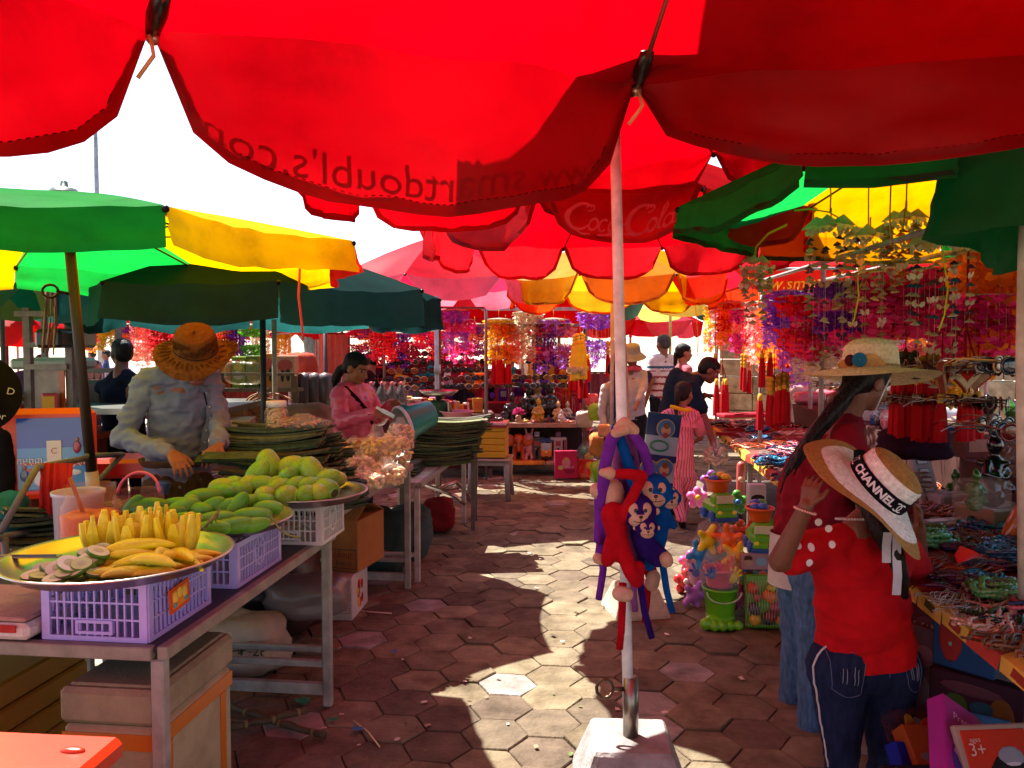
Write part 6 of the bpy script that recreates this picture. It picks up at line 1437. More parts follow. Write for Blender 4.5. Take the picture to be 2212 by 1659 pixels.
m=MB(C('#4a302c'));m.box((1.05,LT/2+.4,.88),(.5,LT-1.6,.2));part('raised_shelf',m,'cloth',rt)
def strands(cols,seed,n=9,r=.006,L_=.17,w_=.05,bead=True,loops=False):
 rn=random.Random(seed);m=MB();k=44 if bead else 22
 for i in range(n):
  c_=C(rn.choice(cols),rn.uniform(.75,1.2));off=rn.uniform(-w_,w_);z=r+rn.uniform(0,r*3.5);ph=rn.uniform(0,6)
  if loops:
   rad=rn.uniform(.6,1.0)*L_*.36;cx,cy=rn.uniform(-.03,.03),rn.uniform(-.03,.03)
   pts=[(cx+rad*math.cos(a),cy+rad*.8*math.sin(a),z+.006*math.sin(3*a+ph))for a in np.linspace(0,2*PI,k,False)]
  else:
   L2=L_*rn.uniform(.8,1.1);pts=[(L2*(t-.5),off*(1+.5*math.sin(t*3+ph))+.012*math.sin(t*9+ph),z+.005*math.sin(t*11+ph))for t in np.linspace(0,1,k)]
  rr=[r*(1.25 if q%2 else .55)for q in range(k)]if bead else[r*.7]*k
  m.tube(pts,rr,6 if bead else 4,c_,sm=True,closed=loops)
 return m
NB={}
kinds=[('silver chain',['#a89c94','#8a8078','#b8b0a8'],14,.0035,False,'gloss'),('white shell',['#b8aa9c','#a89a90','#c8bcb0'],12,.006,False,'petal'),('red thread',['#8a1418','#a01c1c'],14,.003,False,'cloth'),('blue bead',['#1c5a82','#2a7aa0','#184a6a'],9,.0085,True,'gloss'),('green jade bead',['#3a7a3c','#5a9a58','#4a8a4a'],9,.010,True,'gloss'),('brown seed',['#5a3420','#6a4428','#7a5030'],12,.006,False,'plastic'),('mixed flower bead',['#8a1c3a','#1c3a6a','#2a5a3a','#a0525a','#6a2a6a','#b08a7a'],12,.008,False,'plastic'),('black bead',['#100e10','#1c1820'],10,.0075,False,'gloss'),('orange coral',['#a0481c','#b8602c','#8a3414'],12,.005,False,'plastic'),('pearl',['#a88878','#b89a88','#c8ac98'],11,.007,False,'gloss'),('purple bead',['#2a1c4a','#3a2a5c','#4a2a4a'],11,.0075,False,'gloss'),('pink coral',['#a85a58','#b87870','#8a3c40'],12,.005,False,'plastic'),('dark red bead',['#5a1014','#7a1c1c'],11,.007,True,'gloss')]
for i,(nm,cols,n,r,lp,fm)in enumerate(kinds):NB[i]=strands(cols,30+i,n if lp else int(n*1.5),r if lp else r*.72,.20,.05,r>.0045,lp).mesh('necklaces',fm)
near=[(0,2078,1295,'silver chain necklaces heaped at the cloth edge nearest the girl',1.2,.5),(1,1998,1222,'white shell necklaces beside the hanging hair',1.1,.1),(2,2060,1275,'bundle of red thread necklaces beside the silver chains',1.1,.1),(3,2120,1262,'blue bead bracelets beside the green jade ones',.85,0),(4,2155,1290,'pile of green jade bead bracelets on the near table',1.05,0),(9,2172,1352,'pale pearl necklaces at the lower right table edge',1.3,.6),(6,2020,1165,'mixed flower bead necklaces behind the hat brim',1.3,.2),(10,2100,1190,'purple bead necklaces in mid table',1.2,-.5),(7,2170,1340,'black bead necklaces right of the jade pile',1.1,.2),(8,2090,1225,'orange coral necklaces in mid table',1.2,.0),(9,2180,1220,'pearl necklaces near the right edge of the photo',1.0,0),(5,2208,1392,'brown seed necklaces at the lowest right corner',1.2,.5),(11,2206,1360,'pink coral necklaces at the right edge',1.1,.4),(6,2060,1145,'mixed bead necklaces by the butterfly clip',1.2,-.2),(4,1975,1180,'green bead bracelets under the brim of the lettered hat',.9,0),(12,2150,1160,'dark red bead bracelets in mid table',1.0,0),(7,2190,1270,'black bead necklaces near the right edge',1.2,.5),(0,2128,1328,'second heap of silver chains along the cloth edge',1.25,.6),(10,2130,1225,'purple bead necklaces right of the coral ones',1.1,-.4),(11,2205,1320,'pink coral strands by the black beads',1.1,.3),(2,1990,1260,'red threads at the cloth edge by the girl',.9,.4)]
for(k,px,py,lb,s,rz_)in near:
 o=one('necklaces',NB[k],'gloss',lb,'necklaces',Z(px,py,HT+.004),rz_);o.scale=(s,s,.9)
rn=random.Random(77);far_names=['near end','middle','far end']
cnt={}
for i in range(120):
 d=3.2+5.2*(i/120)**.8;v=.05+rn.random()*.72;k=rn.choice([2,8,11,5,12,8,2,6,11,0,9,3,7]);nm=kinds[k][0]
 wh='near the sun hatted woman'if d<4.6 else('in the middle of the long table'if d<6.4 else 'at the far end of the long table')
 o=one('necklaces',NB[k],'gloss','heap of %s strands %s'%(nm,wh),'necklaces',(edge_x(d)+v,d,HT+.004+rn.uniform(0,.012)),rn.choice([0,.3,-.4,1.4,1.7]),'%s heaps %s'%(nm,wh));o.scale=(rn.uniform(.9,1.5),)*2+(1.3,)
for i in range(30):
 d=1.75+1.7*(i/30);v=.12+rn.random()*1.0;k=rn.choice([4,3,6,7,12,10,1,5,9,8])
 one('necklaces',NB[k],'gloss','heap of %s strands on the near end of the long table'%kinds[k][0],'necklaces',(edge_x(d)+v,d,HT+.004+rn.uniform(0,.01)),rn.uniform(0,3),'%s heaps on the near end of the long table'%kinds[k][0]).scale=(1.25,1.25,1.2)
def onT(px,py,d):
 p=Z(px,py,HT+.003)
 if p.x-edge_x(p.y)>.76 and p.y>2.45:p=Z(px,py,.983)
 if p.y>6.5:p=P(px,py,6.5);p.z=.983
 return p,p.y/d
def figurine(label,p,col,h,kind='gloss',seed=1,name='figurine',cat='figurine'):
 rn=random.Random(seed);m=MB(C(col));s=h
 m.caps((0,0,.04*s),(0,0,.10*s),.2*s,.17*s);m.caps((0,0,.2*s),(.02*s,0,.5*s),.17*s,.15*s)
 for q in(-1,1):
  m.caps((q*.14*s,-.02*s,.55*s),(q*.24*s,-.08*s,.38*s),.06*s,.05*s);m.caps((q*.24*s,-.08*s,.38*s),(q*.08*s,-.17*s,.33*s),.05*s,.045*s);m.caps((q*.1*s,0,.2*s),(q*.2*s,-.15*s,.14*s),.1*s,.08*s)
 m.caps((.02*s,0,.55*s),(.02*s,-.01*s,.68*s),.09*s,.07*s);m.ell((.02*s,-.02*s,.8*s),(.115*s,.12*s,.14*s),12,8);m.ell((.02*s,.01*s,.93*s),.06*s,8,6)
 for i in range(9):m.ell((rn.uniform(-.2,.2)*s,rn.uniform(-.18,.1)*s,rn.uniform(.05,.6)*s),rn.uniform(.05,.09)*s,8,5)
 me=fuse(m,s*.028,2,'figurine',kind,C(col),disp=lambda q:.012*s*noise.noise(Vector(q)*(22/s*.2)))
 return one(name,me,kind,label,cat,p,rn.uniform(-.4,.4))
for(px,py,d,col,h,lb)in((2105,1092,2.75,'#1c5a1c',.13,'green jade laughing figure left of the dark statue'),(2060,1090,2.85,'#245f20',.13,'second green jade figure beside it to the left'),(2142,1075,2.9,'#0e0a10',.24,'black carved seated figure right of the jade ones'),(1922,925,4.0,'#1a1014',.27,'dark slender carved figure right of the sun hatted face'),(1945,925,4.1,'#160e12',.30,'taller dark carved figure beside the slender one'),(2128,985,3.3,'#160f12',.26,'dark statue under the crocheted hearts'),(2178,985,3.1,'#2a5a1c',.22,'green glazed figure near the right post'),(2065,1095,2.6,'#b09480',.075,'white spotted china figure on the table'),(2090,1105,2.58,'#b0947c',.07,'second spotted china figure'),(2200,1000,2.9,'#1c1014',.2,'dark figure at the right edge')):
 p,k_=onT(px,py,d);figurine(lb,p,col,h*k_,seed=px)
t=thing('ring_display','leaning pink white display card with seven square rings windows','display card',onT(2012,1095,2.95)[0],(-.35,.0,.35));t.scale=(1.25,)*3
m=MB(C('#a89090'));m.box((0,0,.14),(.10,.02,.30),0,.003);part('card',m,'paper',t)
for i in range(7):
 m=MB(C('#6a5050'));m.box((0,-.0115,.03+.037*i),(.055,.004,.022));m.box((0,-.0125,.03+.037*i),(.045,.005,.014),0,0,C('#b8a4a0'));part('window',m,'plastic',t)
m=MB(C('#b8602c'));nn=20
pts=[]
for i in range(12):
 t_=i/11
 for j in range(nn):
  a=2*PI*j/nn;r=math.sin(PI*min(.97,max(.03,t_)))**.7
  pts.append((.045*r*math.cos(a)*(1 if math.cos(a)>0 else .55),.03*r*math.sin(a),.24*t_))
m.grid(pts,12,nn,True,None,True);one('sea_shell',m,'gloss','large glossy orange shell leaning at the right edge of the table','shell',onT(2158,1182,2.35)[0],(.2,.5,.2)).scale=(1.35,)*3
for(px,py,d,dim,col,kd,lb,nm,cat)in((2120,1095,2.6,(.15,.10,.09),'#a08c88','clear','clear plastic box on the near table','plastic_box','box'),(2045,1095,2.75,(.14,.1,.05),'#9a8c94','paper','pale lilac carton beside the ring display','carton','box'),(1962,955,3.9,(.16,.08,.035),'#c07890','plastic','pink plastic case on the far side of the table','case','case'),(2075,1140,2.55,(.34,.05,.03),'#7a1c20','plastic','red framed hand mirror lying on the table','mirror','mirror'),(2180,1000,3.4,(.3,.2,.14),'#a8647c','film','bundle wrapped in pink film at the back','bundle','bundle'),(1620,925,5.9,(.5,.12,.03),'#a02030','paper','flat red box on the long table','flat_box','box'),(2085,955,3.6,(.22,.16,.12),'#b05a78','film','pink lace bag behind the dark statue','bag','bag'),(2150,1140,2.7,(.2,.16,.08),'#a08468','plastic','heap of tan shells in a box by the orange shell','shell_box','box')):
 m=MB(C(col));m.box((0,0,dim[2]/2),dim,0,.006)
 if nm=='mirror':m.box((0,0,dim[2]/2+.002),(dim[0]*.8,dim[1]*.6,dim[2]),0,0,C('#c8c8d0'))
 else:m.box((0,0,dim[2]+.001),(dim[0]*.7,dim[1]*.6,.004),.2,0,C(col,.7))
 p,k_=onT(px,py,d);one(nm,m,kd,lb,cat,p,.3).scale=(k_,)*3
sack('bag','bunched white film bag behind the table to the right of the sun hat',P(1925,905,4.6),(.16,.14,.10),'#b8aab0','film',21,'bag')
sack('cloth_heap','dark purple cloth heap behind the lettered hat',P(1975,990,3.7),(.15,.12,.07),'#2a0c20','cloth',22,'cloth')
for i,(px,py,d,col,lb)in enumerate(((2060,1225,2.4,'#a04a3c','red translucent butterfly hair clip on the beads'),(2035,1110,2.7,'#8a6a64','crinkled clear bag of charms on the table'),(2010,1120,2.75,'#a87a68','small bag of tan shells by the hat brim'),(2075,1125,2.65,'#9a7a78','second crinkled bag of charms'))):
 m=MB(C(col))
 if i==0:
  for q in(-1,1):m.grid([(q*.055*u*math.cos(.5*v),.05*(v-.3)*(.4+u),.02+.045*u)for u in np.linspace(0,1,5)for v in np.linspace(-1,1,6)],5,6)
 else:m.grid([(.09*(u/5-.5)*1.4,.08*(v/5-.5),.03+.035*noise.noise(Vector((u*1.1+i*3,v*1.1,i)))*(1-abs(u/5-.5)))for u in range(6)for v in range(6)],6,6,False)
 one('hair_clip'if i==0 else 'charm_bag',m,'gloss'if i==0 else 'film',lb,'hair clip'if i==0 else 'bag',onT(px,py,d)[0],.2*i)
rn=random.Random(31)
GCOL=[('pink','#b06a78'),('cream','#b8a088'),('red','#8a1c20'),('white','#b8b0ac'),('brown','#5a3424'),('black','#1c1618'),('orange','#b0622c'),('blue','#2a3c6a')]
for i in range(42):
 d=2.7+6.0*(i/42);cn,ch=GCOL[rn.randrange(8)];v=.80+rn.random()*.5
 wh='by the jade figures'if d<3.6 else('behind the sun hatted woman'if d<5 else('behind the red tassels'if d<6.8 else 'beyond the stooping man'))
 sk=rn.random()
 p=(edge_x(d)+v,d,.985)
 if sk<.5:
  m=MB(C(ch));a,b,c_=rn.uniform(.08,.2),rn.uniform(.07,.15),rn.uniform(.05,.16);m.box((0,0,c_/2),(a,b,c_),0,.006);m.box((0,-b/2-.001,c_/2),(a*.7,.003,c_*.5),0,0,C(GCOL[rn.randrange(8)][1]));m.box((0,0,c_+.001),(a*.6,b*.6,.003),0,0,C(ch,1.3))
  one('gift_box',m,'paper','%s gift box on the raised shelf %s'%(cn,wh),'box',p,rn.uniform(-.5,.5),'%s gift boxes %s'%(cn,wh))
 else:
  o=sack('wrapped_bundle','%s film wrapped bundle on the raised shelf %s'%(cn,wh),Vector(p),(rn.uniform(.08,.15),.09,rn.uniform(.05,.09)),ch,'film'if sk<.75 else 'satin',50+i,'bundle');o['group']='%s bundles %s'%(cn,wh)
def packet(label,p,dim,rot,base,patches=(),name='toy_packet',cat='toy packet',kind='gloss',letters=()):
 kind='paper'if kind=='gloss'else kind;t=thing(name,label,cat,p,rot);w_,h_,th=dim
 m=MB(C(base));m.box((0,0,0),(w_,th,h_),0,.004);part('pack',m,kind,t)
 m=MB()
 for(x,z,rx,rz_,c_)in patches:m.at((x*w_,-th/2-.001,z*h_)).ell((0,0,0),(rx*w_,.002,rz_*h_),14,6,C(c_))
 m.at()
 for(s,size,x,z,c_)in letters:write(m,s,size,C(c_),lambda u,v:(x*w_+u,-th/2-.0045,z*h_+v))
 if m.v:part('print',m,'paper',t)
 return t
packet('dark pink toy packet with pale letters hanging under the table cloth',P(2010,1365,2.62),(.16,.16,.03),(0,0,-.9),'#4a1428',((0,.1,.3,.25,'#5a2a3c'),),letters=(('XiN',.06,0,.05,'#8a7a5c'),))
packet('blue toy packet with red round figure under the table cloth',P(2085,1380,2.45),(.18,.2,.03),(0,0,-.9),'#14345c',((-.2,.0,.2,.4,'#7a1c18'),(-.2,-.1,.08,.12,'#5a8a7a'),(.25,.1,.2,.3,'#1c4a6a')))
packet('arched maroon blister pack of coloured toys under the table',P(2110,1530,2.42),(.26,.2,.05),(0,0,-.8),'#2a0c1c',((-.2,.0,.14,.2,'#2a4a14'),(.1,.05,.16,.12,'#143a4a'),(.28,.0,.14,.3,'#5a3a10'),(-.05,.3,.35,.1,'#4a2a34')))
packet('pink and white packet low by the jeans under the table',P(1985,1450,2.6),(.12,.3,.03),(0,.2,-.6),'#5c4048',((0,.2,.3,.12,'#7a5460'),(0,-.2,.4,.2,'#6a5c60')))
packet('magenta carton with blue heart lying at the lower right',P(2065,1655,2.12),(.13,.36,.06),(-.85,.62,.05),'#8a1c7a',((0,.0,.36,.17,'#3a2a7a'),(.0,.02,.34,.13,'#3a6a9a'),(-.12,.04,.2,.08,'#b070a0'),(.14,.04,.2,.08,'#b070a0'),(.0,-.02,.14,.06,'#a05a48')),name='toy_box',cat='toy box',kind='paper',letters=(('Pretty',.03,.0,.34,'#c890c0'),('oo',.05,-.05,-.4,'#c8a088')))
packet('orange blister card marked 3 plus with dark helmeted toy figure',P(2165,1670,2.08),(.21,.24,.02),(-.55,.0,.08),'#8a7a70',((.1,-.05,.34,.36,'#1c1418'),(.18,.18,.2,.14,'#6a707c')),name='toy_card',cat='toy card',letters=())
t=packet('red face of the helmeted toy card',P(2165,1670,2.08),(.185,.215,.026),(-.55,.0,.08),'#a02a14',((.12,-.12,.36,.34,'#141014'),(.16,.16,.2,.14,'#747c88'),(.16,.10,.16,.05,'#a8a8b0')),name='toy_card',cat='toy card',letters=(('3+',.045,-.32,.26,'#b89a8c'),('ages',.018,-.32,.38,'#b89a8c')))
packet('blue toy card with orange Fishing lettering behind the orange one',P(2180,1615,2.3),(.26,.15,.015),(-.5,.25,.1),'#2a5a8a',((-.4,.2,.08,.2,'#7a3a4a'),(.2,.3,.2,.12,'#4a8aa8')),name='toy_card',cat='toy card',letters=(('Fishing',.062,-.02,.0,'#c8641c'),))
packet('orange and yellow bagged toy by the jeans at lower right',P(1990,1590,2.45),(.2,.15,.08),(-.7,.1,.3),'#7a3a14',((-.3,0,.12,.4,'#8a7a14'),(.1,.1,.24,.2,'#9a4a18'),(.2,-.3,.2,.12,'#5a5048')),kind='film')
packet('orange packet under the maroon shadow at lower right',P(2015,1615,2.38),(.2,.12,.06),(-.8,.1,.2),'#8a4014',((.1,.1,.24,.2,'#a04a18'),(-.2,-.3,.2,.12,'#6a6058')))
packet('blue foil bag at the girl jeans at lower right',P(1975,1653,2.35),(.14,.12,.05),(-.7,.2,.3),'#12208a',((.2,.1,.1,.3,'#2a3aa0'),(-.1,0,.03,.4,'#a8a8b0')))
packet('dark carton with small gold lettering at the bottom edge',P(1975,1690,2.22),(.2,.08,.06),(-.7,.05,.1),'#14101a',((-.3,.1,.1,.3,'#6a6a70'),),letters=(('FRUIT',.03,.2,0,'#a08a5c'),('MINI',.03,-.22,-.1,'#a09020')))
def monkey(label,col,face=None,body=(),arms=(),tail=None,baby=None,d=2.66,belly=None,fc='#c49a84',kind='plush'):
 """all lists hold (px, py, radius m [, depth offset])"""
 K=.82
 body=[(q[0],q[1],q[2]*K)+tuple(q[3:])for q in body];arms=[[(q[0],q[1],q[2]*K)+tuple(q[3:])for q in c]for c in arms];face,baby=[q and(q[0],q[1],q[2]*1.13)+tuple(q[3:])for q in(face,baby)]
 p0=P(body[0][0],body[0][1],d);t=thing('plush_monkey',label,'plush toy',p0)
 W=lambda q:P(q[0],q[1],d+(q[3]if len(q)>3 else 0))-p0
 m=MB(C(col))
 for i in range(len(body)-1):m.caps(W(body[i]),W(body[i+1]),body[i][2],body[i+1][2])
 if len(body)==1:m.ell(W(body[0]),body[0][2])
 for ch in arms:
  for i in range(len(ch)-1):m.caps(W(ch[i]),W(ch[i+1]),ch[i][2],ch[i+1][2])
 for(f)in[q for q in(face,baby)if q]:
  m.ell(W(f),f[2],18,12);r=f[2]
  for sg in(-1,1):m.ell(W(f)+Vector((sg*r*.98,.0,r*.0)),(r*.26,r*.16,r*.30))
 part('body',fuse(m,.006,3,'body','plush',C(col)),'plush',t)
 for f in[q for q in(face,baby)if q]:
  r=f[2];c=W(f)+Vector((f[4]if len(f)>4 else 0,0,0));m=MB(C(fc))
  m.ell(c+Vector((-r*.28,-r*.48,r*.18)),(r*.44,r*.5,r*.50));m.ell(c+Vector((r*.28,-r*.48,r*.18)),(r*.44,r*.5,r*.50));m.ell(c+Vector((0,-r*.50,-r*.30)),(r*.68,r*.58,r*.56))
  part('face',fuse(m,.004,2,'face','plush',C(fc)),'plush',t)
  for sg in(-1,1):
   m=MB(C('#0c0a0a'));m.ell(c+Vector((sg*r*.27,-r*.97,r*.22)),(r*.11,r*.09,r*.12),10,6);part('eye',m,'gloss',t)
  m=MB(C('#120e0e'));m.ell(c+Vector((0,-r*1.10,-r*.12)),(r*.12,r*.08,r*.09),10,6);part('nose',m,'gloss',t)
  m=MB(C('#2a1410'));m.tube([c+Vector((r*x,-r*1.09+abs(x)*r*.25,-r*.42+.35*r*x*x))for x in np.linspace(-.4,.4,7)],r*.022,4);m.tube([c+Vector((0,-r*1.11,-r*.2)),c+Vector((0,-r*1.1,-r*.42))],r*.02,4);part('mouth',m,'cloth',t)
  for sg in(-1,1):
   m=MB(C(fc));m.ell(c+Vector((sg*r*1.06,-r*.12,0)),(r*.17,r*.07,r*.20),10,6);part('inner_ear',m,'plush',t)
 for q in(belly or()):
  m=MB(C(fc));m.caps(W(q[0]),W(q[1]),q[0][2],q[1][2]);part('pale_patch',m,'plush',t)
 if tail:
  m=MB(C(col));m.tube([W(q)for q in tail],[q[2]for q in tail],9);part('tail',m,'plush',t)
 return t
BLU,PUR,VIO,RDM='#0d4a94','#2c1560','#6c2a96','#a8101c'
monkey('blue plush monkey with cream face holding a blue baby at the right of the pole',BLU,(1412,1060,.052,-.05,-.004),((1425,1105,.045,-.02),(1418,1160,.045,0),(1412,1200,.035,.02)),[((1400,1090,.028,-.02),(1372,1050,.026,-.05),(1357,1000,.024,-.06),(1342,955,.022,-.06),(1330,925,.02,-.04)),((1440,1110,.02,0),(1455,1135,.018,-.03)),((1410,1200,.028,.02),(1402,1222,.024,.0))],[(1428,1190,.013),(1433,1230,.012),(1440,1275,.0115),(1452,1322,.011)],(1446,1076,.033,-.04))
monkey('dark purple plush monkey with cream face holding a purple baby in the middle',PUR,(1378,1104,.050,-.10,.0),((1385,1150,.046,-.07),(1395,1185,.045,-.06)),[((1370,1130,.024,-.07),(1362,1060,.022,-.04),(1358,990,.022,-.02)),((1415,1180,.022,-.06),(1438,1200,.02,-.06)),((1398,1195,.026,-.06),(1420,1215,.022,-.06))],[(1385,1200,.013,-.05),(1383,1260,.012,-.05),(1392,1320,.0115,-.05),(1408,1378,.011,-.05)],(1396,1140,.031,-.14),belly=[((1438,1205,.022,-.07),(1440,1212,.022,-.07))])
monkey('red plush monkey seen from behind clinging to the pole with crossed arms',RDM,None,((1325,1112,.052,-.10),(1333,1158,.042,-.10),(1343,1195,.042,-.09)),[((1345,1115,.024,-.12),(1368,1070,.022,-.13),(1388,1030,.022,-.13),(1384,1024,.02,-.13)),((1388,1030,.022,-.13),(1360,1024,.022,-.14),(1335,1024,.02,-.14)),((1350,1200,.032,-.11),(1362,1235,.030,-.13),(1375,1255,.028,-.12),(1380,1225,.026,-.11)),((1322,1170,.03,-.10),(1312,1210,.028,-.09))],[(1345,1260,.013,-.10),(1344,1310,.0125,-.10),(1342,1360,.012,-.10),(1338,1402,.0115,-.10)],belly=[((1316,1022,.021,-.14),(1302,1021,.013,-.14)),((1338,1282,.024,-.13),(1352,1284,.024,-.13))])
monkey('violet plush monkey with pale back at the left of the pole',VIO,None,((1312,1075,.055,-.02),(1310,1120,.05,-.02),(1302,1160,.035,-.01)),[((1300,1090,.025,-.06),(1306,1010,.025,-.08),(1320,950,.025,-.08),(1342,925,.022,-.06)),((1365,935,.022,-.08),(1390,970,.022,-.07),(1402,1010,.022,-.05),(1398,1040,.02,-.05)),((1295,1120,.02,-.03),(1292,1165,.02,-.04)),((1304,1160,.028,-.01),(1298,1200,.026,-.02))],[(1300,1190,.013),(1303,1230,.0125),(1298,1265,.012),(1293,1295,.0115)],belly=[((1322,1060,.040,-.05),(1325,1110,.040,-.05)),((1292,1060,.028,-.05),(1298,1062,.028,-.05)),((1293,1206,.020,-.03),(1302,1208,.02,-.03))])
monkey('mauve plush monkey mostly hidden behind the others','#8a4a86',None,((1350,1100,.05,.07),(1360,1180,.05,.06)),[((1345,1090,.022,.04),(1335,1000,.022,.03),(1338,935,.022,.0)),((1365,1090,.022,.04),(1372,1010,.022,.02),(1360,940,.022,-.02)),((1360,1200,.026,.06),(1372,1235,.024,.05))],[(1372,1230,.012,.05),(1368,1280,.012,.05),(1372,1320,.011,.05)],belly=[((1338,925,.020,-.08),(1350,915,.022,-.09)),((1352,918,.022,-.09),(1368,930,.02,-.08)),((1330,935,.016,-.10),(1350,928,.018,-.10))])
monkey('crimson plush monkey behind with only legs and tail showing','#9a0f1c',None,((1385,1160,.03,.10),(1390,1220,.03,.10)),[((1395,1200,.03,.08),(1410,1250,.028,.08)),((1340,960,.02,.05),(1330,1060,.022,.06),(1335,1120,.022,.04))],[(1400,1260,.012,.08),(1397,1300,.012,.08),(1392,1345,.011,.08)],belly=[((1408,1262,.024,.06),(1412,1246,.024,.06))])
t=thing('bubble_card','blue and white hanging blister card with two round child portraits behind the monkeys','toy card',P(1425,980,3.55),(0,.12,.1))
m=MB(C('#8fa0b4'));m.box((0,0,0),(.15,.012,.36),0,.003);part('card',m,'gloss',t)
m=MB(C('#16305e'));m.box((0,-.004,.13),(.151,.012,.10));m.box((0,-.004,-.02),(.151,.012,.03));m.box((0,-.004,-.15),(.151,.012,.05));part('bands',m,'gloss',t)
for(x,z)in((.01,.115),(.025,-.06),(-.045,-.07)):
 m=MB()
 m.at((x,-.011,z),(PI/2,0,0)).disc((0,0,0),.042,20,None,C('#b09a3c'));m.at((x,-.0135,z),(PI/2,0,0)).disc((0,0,0),.038,20,None,C('#3a6a9a'))
 m.at((x,-.0165,z-.008),(PI/2,0,0)).disc((0,0,0),.022,16,None,C('#b08468'));m.at((x,-.0185,z+.012),(PI/2,0,0)).disc((0,0,0),.014,14,None,C('#6a4a30'));m.at((x,-.0185,z-.03),(PI/2,0,0)).disc((0,0,0),.013,14,None,C('#8a3a4a'))
 part('portrait',m,'gloss',t)
m=MB(C('#2a7a5a'));m.at((-.01,-.012,.035),(PI/2,0,0)).tube([(.04*math.cos(a),.022*math.sin(a),0)for a in np.linspace(0,2*PI,18,False)],.005,5,closed=True);part('ring',m,'gloss',t)
def bucketm(m,r0,r1,h,col,z=0,n=22):
 m.lathe([(.001,z),(r0,z),(r0*1.02,z+.004),(r1,z+h),(r1*1.06,z+h),(r1*1.06,z+h-.012),(r1*1.0,z+h-.012)],n,C(col));m.lathe([(r1*.97,z+h-.002),(r0*.95,z+.008),(.001,z+.008)],n,C(col,.8))
def hand_toy(m,p,s,col,rot=(0,0,0)):
 m.at(p,rot);m.ell((0,0,0),(.5*s,.18*s,.5*s),12,8,C(col))
 for k,(a,L_)in enumerate(((-1.25,.75),(-.45,.95),(0,1.05),(.42,1.0),(.85,.85))):m.caps((math.sin(a)*.35*s,0,math.cos(a)*.35*s),(math.sin(a)*L_*s,-.05*s,math.cos(a)*L_*s),.15*s,.12*s,8,C(col))
 m.at()
def toy_truck(label,p,rz,s=1.0,body='#5aa81c',basket='#d8541c'):
 t=thing('toy_truck',label,'toy truck',p,rz);t.scale=(s,)*3
 m=MB(C(body));m.box((0,0,.075),(.13,.20,.07),0,.02);m.box((0,-.045,.125),(.12,.09,.07),0,.02);m.box((0,-.105,.045),(.12,.03,.04),0,.012);part('body',m,'plastic',t)
 m=MB(C('#c9c4a0'));m.box((0,-.092,.130),(.10,.006,.045),0,.002);part('windscreen',m,'gloss',t)
 for sx in(-1,1):
  m=MB(C('#e0c838'));m.ell((sx*.042,-.121,.062),(.014,.006,.012),10,6);part('headlight',m,'gloss',t)
  for y in(-.06,.06):
   m=MB(C('#1c4aa0'));m.at((sx*.062,y,.032),(0,PI/2,0)).lathe([(.001,-.016),(.03,-.016),(.034,-.01),(.034,.01),(.03,.016),(.001,.016)],16);part('wheel',m,'plastic',t)
 m=MB(C('#1c4aa0'));m.box((0,-.118,.022),(.135,.02,.022),0,.006);part('bumper',m,'plastic',t)
 m=MB();m.at((0,.02,.158));bucketm(m,.055,.075,.075,basket);m.at();part('basket',m,'plastic',t)
 m=MB();rn=random.Random(int(abs(p[0])*1000))
 for i in range(5):m.ell((rn.uniform(-.04,.04),.02+rn.uniform(-.04,.04),.235+rn.uniform(0,.02)),(.03,.026,.02),10,6,C(rn.choice(['#5aa01c','#d86a14','#2a5ab0','#d8b01c'])))
 part('sand_moulds',m,'plastic',t)
 return t
b0=G(1553,1350)
t=thing('sand_bucket','lime green sand bucket with a big foot base full of toy hands','bucket set',b0)
m=MB(C('#6cb81c'));m.caps((-.06,-.05,.035),(.04,-.02,.045),.04,.045);m.ell((0,0,.05),(.075,.07,.05))
for i in range(5):m.ell((-.095+.045*i,-.085-.01*(i in(1,2)),.026+.01*(i==0)),(.026+.008*(i==0),.03,.028+.006*(i==0)))
part('foot',fuse(m,.006,2,'foot','plastic',C('#6cb81c')),'plastic',t)
m=MB();m.at((.005,0,.07));bucketm(m,.075,.095,.15,'#66b01a');m.at();part('bucket',m,'plastic',t)
m=MB(C('#a8b88a'));m.tube([(.095*math.cos(a)+.005,-.095+.01,.15+.09*-math.sin(a)*.7+.06)for a in np.linspace(0,PI,12)],.005,6);part('handle',m,'plastic',t)
for(p,s,c_,r)in(((-.06,-.07,.30),.048,'#1c5aa8',(.2,-.2,0)),((.055,-.06,.28),.06,'#d8b41c',(0,.3,0)),((-.01,-.0,.30),.05,'#d83a6a',(0,0,.3)),((.07,.03,.33),.05,'#d85a14',(0,.5,.4))):
 m=MB();hand_toy(m,p,s,c_,r);part('toy_hand',m,'plastic',t)
m=MB();m.at((0,0,.225));bucketm(m,.07,.085,.10,'#d8486a');part('inner_bucket',m,'plastic',t)
m=MB(C('#d8d0d0'));m.lathe([(.10,.22),(.11,.30),(.08,.40),(.015,.45),(.02,.49)],18,wob=lambda i,a:(1+.06*math.sin(a*5+i),0));part('wrapper',m,'film',t)
